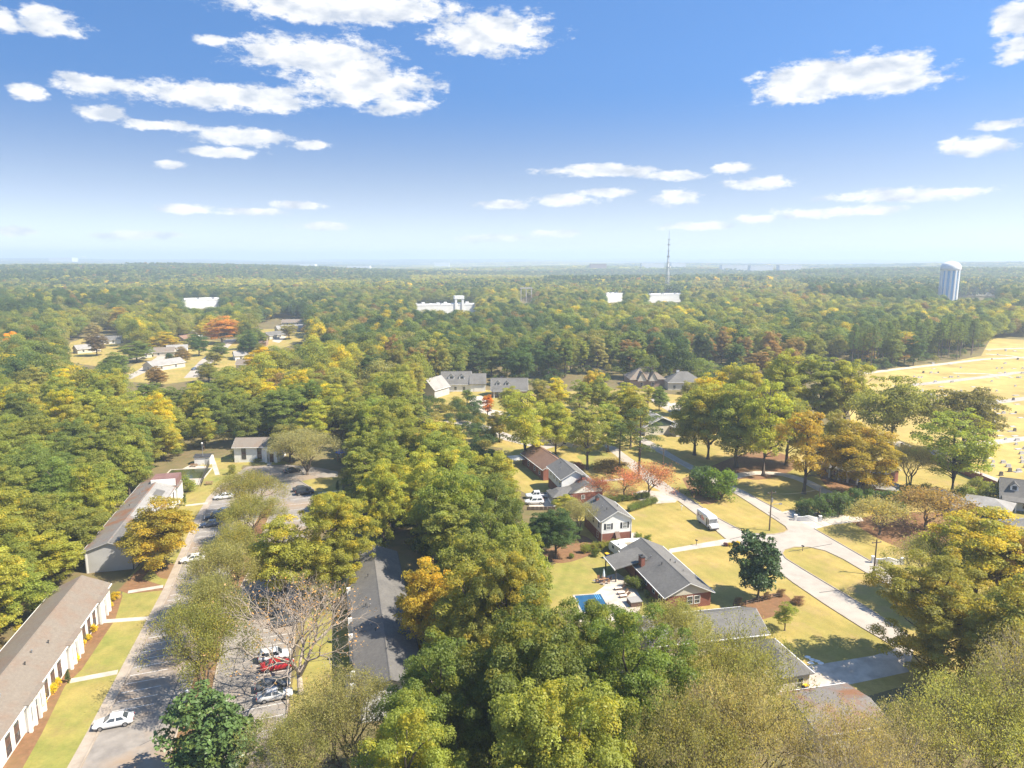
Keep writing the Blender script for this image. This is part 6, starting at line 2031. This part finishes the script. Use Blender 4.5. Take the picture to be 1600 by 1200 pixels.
for i, (px, py) in enumerate(((1146, 852), (1153, 851), (1140, 853), (1134, 853))):
    tp('clipped', px, py, py - 6, 9, ((0.09, 0.03, 0.05, 0.0), YEL, YEL, (0.09, 0.03, 0.05, 0.0))[i], ('purple', 'yellow', 'yellow', 'purple')[i] + ' low flower clump at the drive mouth', name='flower_clump', cat='flowers', group='flower bed at the drive mouth')
# yellow shrubs along the first apartment block
for i, (px, py, w_) in enumerate(((42, 1140, 16), (57, 1112, 22), (66, 1100, 16), (80, 1083, 20), (87, 1072, 18), (118, 1034, 16), (125, 1017, 14), (130, 1007, 11), (138, 1000, 12), (145, 988, 16), (170, 950, 14), (180, 937, 16), (48, 1128, 16))):
    tp('clipped', px, py, py - w_ * 0.85, w_, YEL, 'yellow leaved shrub in the straw bed along the white apartment block', name='shrub', cat='shrub', group='yellow shrubs along the apartment block')
tp('spire', 107, 1066, 1042, 9, DRK, 'dark upright shrub beside the apartment entrance', name='shrub', cat='shrub')
tp('spire', 289, 790, 767, 7, GRN, 'tall narrow evergreen at the end of the grey roofed block', name='shrub', cat='shrub')
tp('spire', 528, 768, 747, 7, DRK, 'dark column shrub at the wood edge by the grass', name='shrub', cat='shrub')
tp('spire', 418, 722, 709, 5, DRK, 'dark cone shrub before the arched portal', name='shrub', cat='shrub')
tp('clipped', 403, 722, 715, 14, GRN, 'low clipped shrub under the small block windows', name='shrub', cat='shrub')
for (px, lb) in ((749, 'small cone evergreen on the far lawn strip'), (768, 'small cone evergreen next to its twin on the far lawn strip')):
    tp('spire', px, 674, 666, 4.5, DRK, lb, name='shrub', cat='shrub')
tp('cone', 762, 652, 611, 24, (0.28, 0.13, 0.015, 0.6), 'small orange tree before the dormered houses')
tp('cone', 730, 630, 605, 22, GRN, 'small dark green tree in front of the garage')
for i, (px, b, t, w_, c_) in enumerate(((800, 655, 603, 52, YG), (845, 650, 590, 50, OLV), (870, 648, 588, 46, YGB), (905, 655, 590, 50, MID), (938, 650, 585, 50, MID), (925, 640, 575, 44, GOLD), (975, 650, 596, 54, YG), (1012, 640, 600, 38, YG),
                                        (1030, 642, 603, 30, GRN), (1078, 650, 593, 46, OLV), (860, 665, 612, 40, YG), (745, 690, 668, 26, GRN), (1095, 645, 590, 50, YG), (780, 690, 640, 46, OLV), (900, 690, 640, 40, MID))):
    tp(('broad1', 'broad2', 'broad3', 'airy1')[i % 4], px, b, t, w_, c_, 'rounded street tree among the houses of the upper street', group='street trees among the upper houses')


for (px, b, t, w_, c_, lb) in ((347, 537, 492, 56, (0.205, 0.12, 0.03, 0.5), 'orange maple beside the far street across the wood'), (318, 530, 503, 32, YGB, 'pale yellow tree at the end of the far street'), (285, 567, 541, 28, RUSTC, 'rust brown tree between the far houses'),
                               (266, 565, 551, 15, DRK, 'small dark round tree beside the white far house'), (311, 556, 521, 34, DRK, 'dark round tree on the far street corner'), (343, 559, 535, 38, GRN, 'green tree on the verge of the far street'),
                               (335, 570, 548, 28, OLV, 'olive bushy tree below the far street verge'), (390, 560, 515, 36, DRK, 'dark evergreen beside the white gabled far house'), (412, 598, 540, 62, (0.24, 0.19, 0.014, 0.6), 'big golden tree in front of the far low house'),
                               (258, 548, 517, 50, YGB, 'yellow tree behind the white far house'), (246, 604, 572, 38, RUSTC, 'brown tree at the foot of the far yard'), (147, 528, 503, 30, TAN, 'tan tree at the edge of the far cottages'),
                               (152, 556, 520, 36, (0.11, 0.085, 0.05, 0.2), 'grey brown tree beside the far cottage'), (190, 520, 478, 44, GOLD, 'orange gold tree above the far cottages'), (24, 568, 518, 42, (0.36, 0.21, 0.012, 0.5), 'bright orange yellow tree in the wood'),
                               (327, 598, 565, 44, OLV, 'olive tree in front of the far lawn'), (214, 566, 532, 54, GRN, 'green tree behind the long far house'), (180, 585, 550, 50, GRN, 'green tree at the side of the tan far yard'),
                               (300, 545, 522, 26, TANO, 'tan small tree in the far front garden'), (360, 600, 572, 44, MID, 'green tree hiding the mouth of the far street'), (452, 530, 505, 30, OLV, 'olive tree by the long far house'),
                               (405, 540, 512, 30, GRN, 'green tree beyond the golden one across the wood')):
    tp(('broad1', 'broad3', 'broad4')[int(px) % 3], px, b, t, w_, c_, lb)


# ---- woods: regions of separate trees
def inside(p, poly):
    x, y = p
    c_ = False
    for i in range(len(poly)):
        x1, y1 = poly[i]
        x2, y2 = poly[i - 1]
        if (y1 > y) != (y2 > y) and x < (x2 - x1) * (y - y1) / (y2 - y1) + x1:
            c_ = not c_
    return c_


# parts of the place that stay open to view: px rectangle and the distance of what stands there
OPEN = [(818, 758, 872, 798, 186), (812, 692, 880, 770, 205), (860, 872, 975, 922, 140), (548, 905, 632, 1070, 110),
        (200, 533, 328, 592, 460), (330, 542, 390, 568, 445), (398, 502, 474, 535, 560), (104, 532, 196, 556, 500), (285, 470, 342, 477, 930), (650, 472, 740, 481, 900), (948, 462, 972, 469, 1100), (1014, 463, 1064, 469, 1100),
        (814, 460, 832, 472, 1000), (1464, 405, 1502, 458, 1030), (1034, 360, 1052, 452, 1100), (664, 586, 800, 640, 300), (972, 573, 1086, 604, 330), (735, 618, 792, 690, 280), (1300, 560, 1600, 760, 500),
        (1484, 440, 1560, 463, 1100), (272, 700, 540, 800, 200), (370, 684, 440, 722, 215)]
LAYOUT = []


def clear_view(x, y, h, w):
    px, top, d = prj(x, y, h)
    bot = prj(x, y, h * 0.25)[1]
    hw = w * 0.5 * F / d
    for (x0, y0, x1, y1, dist) in OPEN:
        if y < dist and px + hw * 0.75 > x0 and px - hw * 0.75 < x1 and bot > y0 and top < y1:
            return False
    return True


def wood(poly, n, dmin, keys, cols, hr, wr, label, group, seed, tries=6000, name='tree', cat='tree', free=False, pack=0.6):
    r = random.Random(seed)
    xs, ys = [p[0] for p in poly], [p[1] for p in poly]
    got = 0
    for _ in range(tries):
        if got >= n:
            break
        x, y = r.uniform(min(xs), max(xs)), r.uniform(min(ys), max(ys))
        if not inside((x, y), poly) or abs(x) > 0.76 * y + 12:
            continue
        h, w = r.uniform(*hr), r.uniform(*wr)
        if any((x - a) ** 2 + (y - b) ** 2 < (max(dmin, pack * (q + w / 2))) ** 2 for a, b, q in KEEP):
            continue
        if not free and not clear_view(x, y, h, w):
            continue
        # neighbouring trees turn together
        f = math.sin(x / 17 + seed) * math.sin(y / 23 + 1.7 * seed) + 0.55 * (r.random() - 0.5) * 2
        ci = min(len(cols) - 1, max(0, int((f + 1.2) / 2.4 * len(cols))))
        kk = r.choice(keys)
        tree(kk, x, y, h, w, cols[ci], f'{SHAPE[kk[:4]]} {ADJ[cols[ci]]} {label}', cat, f'{SHAPE[kk[:4]]} {ADJ[cols[ci]]} trees, {group}', name, rz=r.random() * 6.28)
        got += 1
    return got


ADJ = {GRN: 'green', MID: 'mid green', DRK: 'dark green', YG: 'yellow green', YGB: 'bright yellow', OLV: 'olive', RUSTC: 'russet', TANO: 'tan', PINE: 'grey green', GOLD: 'golden'}
SHAPE = {'broa': 'broad crowned', 'tall': 'tall narrow', 'pine': 'tall'}
BK = ['broad1', 'broad2', 'broad3', 'broad4', 'tall1']
R1A = [(-77, 72), (-80, 92), (-87, 126), (-95, 165), (-101, 190), (-106, 215), (-200, 215), (-130, 110), (-100, 72)]
n0 = wood(R1A, 105, 5.0, BK, [GRN, MID, MID, YG, MID, YG], (13, 19), (10, 15), 'tree in the wood close behind the long apartment roofs', 'wood close behind the roofs', 2, pack=0.55)
R1 = [(-77, 60), (-84, 90), (-94, 130), (-105, 170), (-109, 195), (-101, 221), (-66, 229), (-55, 232), (-50, 245), (-46, 285), (-150, 285), (-235, 280), (-180, 180), (-120, 100), (-100, 60)]
n1 = wood(R1, 62, 6.0, BK, [GRN, MID, GRN, YG, MID, YGB, OLV], (14, 21), (11, 16.5), 'tree in the wood behind the white apartment blocks', 'wood behind the apartment blocks', 3)
R2 = [(-5, 84), (4, 98), (8, 116), (2, 135), (2, 160), (0, 186), (-6, 230), (-14, 300), (-44, 300), (-52, 235), (-46, 188), (-36, 152), (-31, 142), (-18, 139), (-9, 112)]
n2 = wood(R2, 74, 5.0, BK + ['tall2'], [GRN, MID, MID, YG, OLV, YG], (17, 25), (10, 16), 'tree in the belt between the dark roof and the back gardens', 'tree belt behind the gardens', 5)
R3 = [G(*p) for p in ((560, 632), (655, 612), (800, 602), (960, 596), (1100, 596), (1200, 606), (1345, 586), (1430, 574), (1420, 560), (1250, 565), (800, 572), (560, 585))]
n3 = wood(R3, 70, 6.0, BK + ['tall1', 'tall2'], [DRK, GRN, DRK, OLV, GRN, RUSTC, MID, TANO], (16, 23), (10, 15), 'tree in the wood beyond the houses', 'wood beyond the houses', 8)
R4 = [G(*p) for p in ((1330, 583), (1420, 573), (1480, 566), (1528, 557), (1533, 540), (1420, 548), (1330, 556))]
n4 = wood(R4, 34, 4.5, ['pine1', 'pine2'], [PINE, GRN, PINE], (20, 25), (7, 9.5), 'pine in the row along the cemetery edge', 'pines along the cemetery', 11, name='pine_tree', cat='pine tree', free=True)
print('woods', n1, n2, n3, n4, 'trees', NTREE[0])
# ================================================================== FAR WOODS (nobody could count them) AND HAZE
def lod_tree(name, seed, H, W, npuff, per, size, pine=False):
    rg = np.random.default_rng(seed)
    C = []
    while len(C) < npuff:
        d = rg.normal(size=3)
        d /= np.linalg.norm(d)
        t = 0.5 + 0.5 * d[2] * (0.55 + 0.45 * rg.random())
        env = math.sin(math.pi * (0.12 + 0.8 * t)) ** 0.5 if not pine else 0.25 + 0.75 * (1 - t)
        rr = W * 0.5 * env * (0.55 + 0.4 * rg.random())
        C.append(np.array([d[0] * rr, d[1] * rr, H * (0.15 + 0.8 * t)]))
    Rp = rg.uniform(0.13, 0.24, npuff) * W
    P, Nn, S, var, hue = puff_cloud(rg, np.array(C), Rp, per / (W * 0.18) ** 2, size, 0.75)
    me = leaf_mesh(name, P, Nn, S, var, hue, LEAFF, rg)
    return bpy.data.objects.new(name, me)


def lod_patch(name, seed, size, n, lod):
    """a piece of closed canopy, for woods kilometres away"""
    rg = np.random.default_rng(seed)
    C, Rp = [], []
    for i in range(n):
        C.append(np.array([rg.uniform(-0.5, 0.5) * size, rg.uniform(-0.5, 0.5) * size, 9 + 5 * rg.random()]))
        Rp.append(5.0 + 3.5 * rg.random())
    P, Nn, S, var, hue = puff_cloud(rg, np.array(C), Rp, lod / 40.0, 5.2, 0.8)
    return bpy.data.objects.new(name, leaf_mesh(name, P, Nn, S, var, hue, LEAFF, rg))


def scatter(name, label, pts, protos):
    """pts: x,y,z,rot,sx,sz,idx,r,g,b,a  -> one object, instances by geometry nodes"""
    A = np.array(pts, dtype=np.float32)
    me = bpy.data.meshes.new(name)
    me.vertices.add(len(A))
    me.vertices.foreach_set('co', np.ascontiguousarray(A[:, :3]).ravel())
    for nm_, ty, d in (('rotz', 'FLOAT_VECTOR', np.stack([A[:, 3] * 0, A[:, 3] * 0, A[:, 3]], 1)), ('siz', 'FLOAT_VECTOR', np.stack([A[:, 4], A[:, 4], A[:, 5]], 1))):
        at = me.attributes.new(nm_, ty, 'POINT')
        at.data.foreach_set('vector', np.ascontiguousarray(d).ravel())
    at = me.attributes.new('pick', 'INT', 'POINT')
    at.data.foreach_set('value', A[:, 6].astype(np.int32))
    at = me.attributes.new('tint', 'FLOAT_COLOR', 'POINT')
    at.data.foreach_set('color', np.ascontiguousarray(A[:, 7:11]).ravel())
    colp = bpy.data.collections.new(name + '_kinds')
    for o in protos:
        colp.objects.link(o)
    ng = bpy.data.node_groups.new(name, 'GeometryNodeTree')
    ng.interface.new_socket('Geometry', in_out='INPUT', socket_type='NodeSocketGeometry')
    ng.interface.new_socket('Geometry', in_out='OUTPUT', socket_type='NodeSocketGeometry')
    gi, go = ng.nodes.new('NodeGroupInput'), ng.nodes.new('NodeGroupOutput')
    ci = ng.nodes.new('GeometryNodeCollectionInfo')
    ci.inputs['Collection'].default_value = colp
    ci.inputs['Separate Children'].default_value = True
    ci.inputs['Reset Children'].default_value = True
    ip = ng.nodes.new('GeometryNodeInstanceOnPoints')
    ip.inputs['Pick Instance'].default_value = True

    def named(n_, ty):
        q = ng.nodes.new('GeometryNodeInputNamedAttribute')
        q.data_type = ty
        q.inputs['Name'].default_value = n_
        return q.outputs[0]

    L = ng.links
    L.new(gi.outputs[0], ip.inputs['Points'])
    L.new(ci.outputs[0], ip.inputs['Instance'])
    L.new(named('pick', 'INT'), ip.inputs['Instance Index'])
    er = ng.nodes.new('FunctionNodeEulerToRotation')
    L.new(named('rotz', 'FLOAT_VECTOR'), er.inputs[0])
    L.new(er.outputs[0], ip.inputs['Rotation'])
    L.new(named('siz', 'FLOAT_VECTOR'), ip.inputs['Scale'])
    L.new(ip.outputs[0], go.inputs[0])
    o = put(name, me, kind='stuff', label=label, cat='woodland')
    md = o.modifiers.new('scatter', 'NODES')
    md.node_group = ng
    return o


CLEAR = [[G(*p) for p in poly] for poly in (
    [(1335, 585), (1430, 572), (1533, 556), (1546, 529), (1640, 527), (1900, 527), (2000, 620), (1700, 800), (1400, 700)],
    [(195, 598), (205, 572), (262, 540), (300, 525), (378, 528), (395, 560), (380, 582), (320, 594), (260, 602)],
    [(-120, 180), (-105, 222), (-60, 232), (-40, 300)] and [(270, 800), (290, 715), (540, 715), (540, 800)],
    [(98, 568), (110, 533), (150, 520), (196, 526), (202, 558), (150, 574)],
    [(396, 540), (404, 508), (440, 497), (482, 504), (482, 528), (435, 545)])]


def blobn(x, y):
    return (math.sin(x / 61 + 0.3 * math.sin(y / 47)) * math.sin(y / 83 + 1.1) + 0.6 * math.sin((x + y) / 131 + 0.5) + 0.5 * math.sin(x / 29 + 2) * math.sin(y / 31)) / 2.1


def tint(x, y, d, r):
    f = blobn(x, y) * 0.8 + 0.55 * (r.random() * 2 - 1)
    c_ = MID if f > 0.25 else GRN if f > -0.15 else DRK
    if f > 0.55:
        c_ = YG
    u = r.random()
    if u < 0.03:
        c_ = RUSTC
    elif u < 0.10:
        c_ = TANO
    elif u < (0.15 if y < 800 else 0.115):
        c_ = YGB
    elif u < 0.25:
        c_ = OLV
    px, py, _ = prj(x, y, 10)
    if 640 < px < 1010 and 1500 < y < 2300 and u > 0.2:
        c_ = YG
    if px > 1080 and y > 900 and u > 0.5:
        c_ = TANO if u > 0.8 else OLV
    g = math.sin(x / 310 + 0.7 * math.sin(y / 260)) * math.sin(y / 290 + 0.4) + 0.5 * math.sin((x - y) / 170)
    if y > 520 and u > 0.12:
        if g < -0.35 and u < 0.85:
            c_ = DRK
        elif g > 0.6 and u < 0.7:
            c_ = YG
    if y > 1500 and not (640 < px < 1010 and y < 2300) and u > 0.1:
        c_ = DRK if u < 0.6 else GRN
    j = 0.75 + 0.5 * r.random()
    k_ = 0.9
    return (c_[0] * j * k_, c_[1] * j * k_, c_[2] * j * k_, c_[3])


r = random.Random(99)
WPX = 0.80
mid, low = [], []


def grid_scatter(y0, y1, sp, kinds, out, hr, wr, h_ref, w_ref, closeup):
    y = y0
    while y < y1:
        x = -WPX * y
        while x < WPX * y:
            qx, qy = x + r.uniform(-0.45, 0.45) * sp, y + r.uniform(-0.45, 0.45) * sp
            x += sp
            if r.random() < 0.03:
                continue
            if closeup:
                if any(inside((qx, qy), c_) for c_ in CLEAR):
                    continue
                if any((qx - a) ** 2 + (qy - b) ** 2 < (0.8 * q + 3.2) ** 2 for a, b, q in KEEPF):
                    continue
            h, w = r.uniform(*hr), r.uniform(*wr)
            gg = math.sin(qx / 310 + 0.7 * math.sin(qy / 260)) * math.sin(qy / 290 + 0.4) + 0.5 * math.sin((qx - qy) / 170)
            h *= 1.0 + (0.28 if gg < -0.35 else -0.18 if gg > 0.6 else 0.0)
            z = float(hgt(qx, qy))
            ok = True
            px, top, d = prj(qx, qy, z + h)
            hw = w * 0.5 * F / d
            bot = prj(qx, qy, z + h * 0.3)[1]
            for (a0, b0, a1, b1, dist) in OPEN:
                if qy < dist and px + hw * 0.7 > a0 and px - hw * 0.7 < a1 and bot > b0 and top < b1:
                    ok = False
                    break
            if not ok:
                continue
            out.append((qx, qy, z, r.random() * 6.28, w / w_ref, h / h_ref, r.randrange(kinds), *tint(qx, qy, d, r)))
        y += sp * 0.92


KEEPF = [k for k in KEEP if k[1] > 220]
# the strip next to the separate trees, then outward
NEARR = [R1, R2, R3, R4]
grid_scatter(240, 1000, 9.6, 5, mid, (13, 22), (10, 16.5), 18, 11, True)
HOLD = [R1, R1A, [G(*p) for p in ((540, 640), (655, 615), (800, 606), (960, 600), (1100, 600), (1200, 610), (1345, 588), (1430, 576), (1530, 558), (1533, 545), (1420, 560), (1250, 566), (800, 573), (560, 586))],
        [(-20, 200), (260, 200), (300, 300), (200, 345), (-40, 345)]]
mid = [m for m in mid if not any(inside((m[0], m[1]), q) for q in HOLD)]
LODM = [lod_tree('canopy_%s' % w_, s_, 18, 11, 54, 84, 0.52) for w_, s_ in (('round', 51), ('full', 52), ('broad', 53), ('loose', 54), ('domed', 55))]
scatter('woodland', 'rolling mixed woodland of green and turning trees beyond the houses', mid, LODM)
grid_scatter(1000, 3000, 12.5, 4, low, (13, 20), (12, 16), 18, 14, False)
LODL = [lod_tree('treetop_%s' % w_, s_, 18, 14, 14, 22, 2.2) for w_, s_ in (('round', 61), ('full', 62), ('broad', 63), ('loose', 64))]
scatter('distant_woodland', 'continuous distant woods running out towards the far ridges', low, LODL)
# brushwood under the trees
brush = []
for poly, n_ in ((R1A, 420), (R1, 800), (R2, 420), (R3, 900), (R4, 160)):
    xs, ys = [p[0] for p in poly], [p[1] for p in poly]
    k_ = 0
    while k_ < n_:
        k_ += 1
        qx, qy = r.uniform(min(xs), max(xs)), r.uniform(min(ys), max(ys))
        if not inside((qx, qy), poly) or any(inside((qx, qy), c_) for c_ in CLEAR):
            continue
        c_ = r.choice((DRK, GRN, DRK, OLV))
        w_ = r.uniform(3.5, 6.5)
        brush.append((qx, qy, 0, r.random() * 6.28, w_ / 8, r.uniform(1.6, 4.5) / 5, r.randrange(2), c_[0] * 0.8, c_[1] * 0.8, c_[2] * 0.8, c_[3]))
LODB = [lod_tree('brush_%s' % w_, s_, 5, 8, 26, 40, 0.5) for w_, s_ in (('low', 81), ('thick', 82))]
scatter('undergrowth', 'dark brushwood filling the ground under the woods', brush, LODB)
pat = []
y = 3000.0
while y < 24000:
    sp = 58 * (1 + max(0, y - 5000) / 9000)
    x = -0.78 * y
    while x < 0.78 * y:
        qx, qy = x + r.uniform(-0.3, 0.3) * sp, y + r.uniform(-0.3, 0.3) * sp
        k_ = sp / 58
        pat.append((qx, qy, float(hgt(qx, qy)) - 2, r.random() * 6.28, 1.15 * k_, r.uniform(0.8, 1.25), r.randrange(3), *tint(qx * 0.3, qy * 0.3, 1, r)))
        x += sp
    y += sp
LODP = [lod_patch('canopy_patch_%s' % w_, s_, 60, 34, 26) for w_, s_ in (('close', 71), ('rough', 72), ('even', 73))]
scatter('horizon_woodland', 'blue hazed woods reaching to the horizon', pat, LODP)
print('far', len(mid), len(low), len(pat))

# ---- air
hz = bpy.data.materials.new('haze_air')
hz.use_nodes = True
t = hz.node_tree
t.nodes.clear()
pv = N(t, 'ShaderNodeVolumePrincipled')
pv.inputs['Color'].default_value = (0.70, 0.84, 1.0, 1)
pv.inputs['Density'].default_value = 0.00025
pv.inputs['Anisotropy'].default_value = 0.1
om = N(t, 'ShaderNodeOutputMaterial')
t.links.new(pv.outputs[0], om.inputs['Volume'])
tag(MB().box(-29000, 29000, -29000, 29000, -90, 150).build('haze', hz), 'thin pale haze over the whole landscape', None, None, 'stuff')
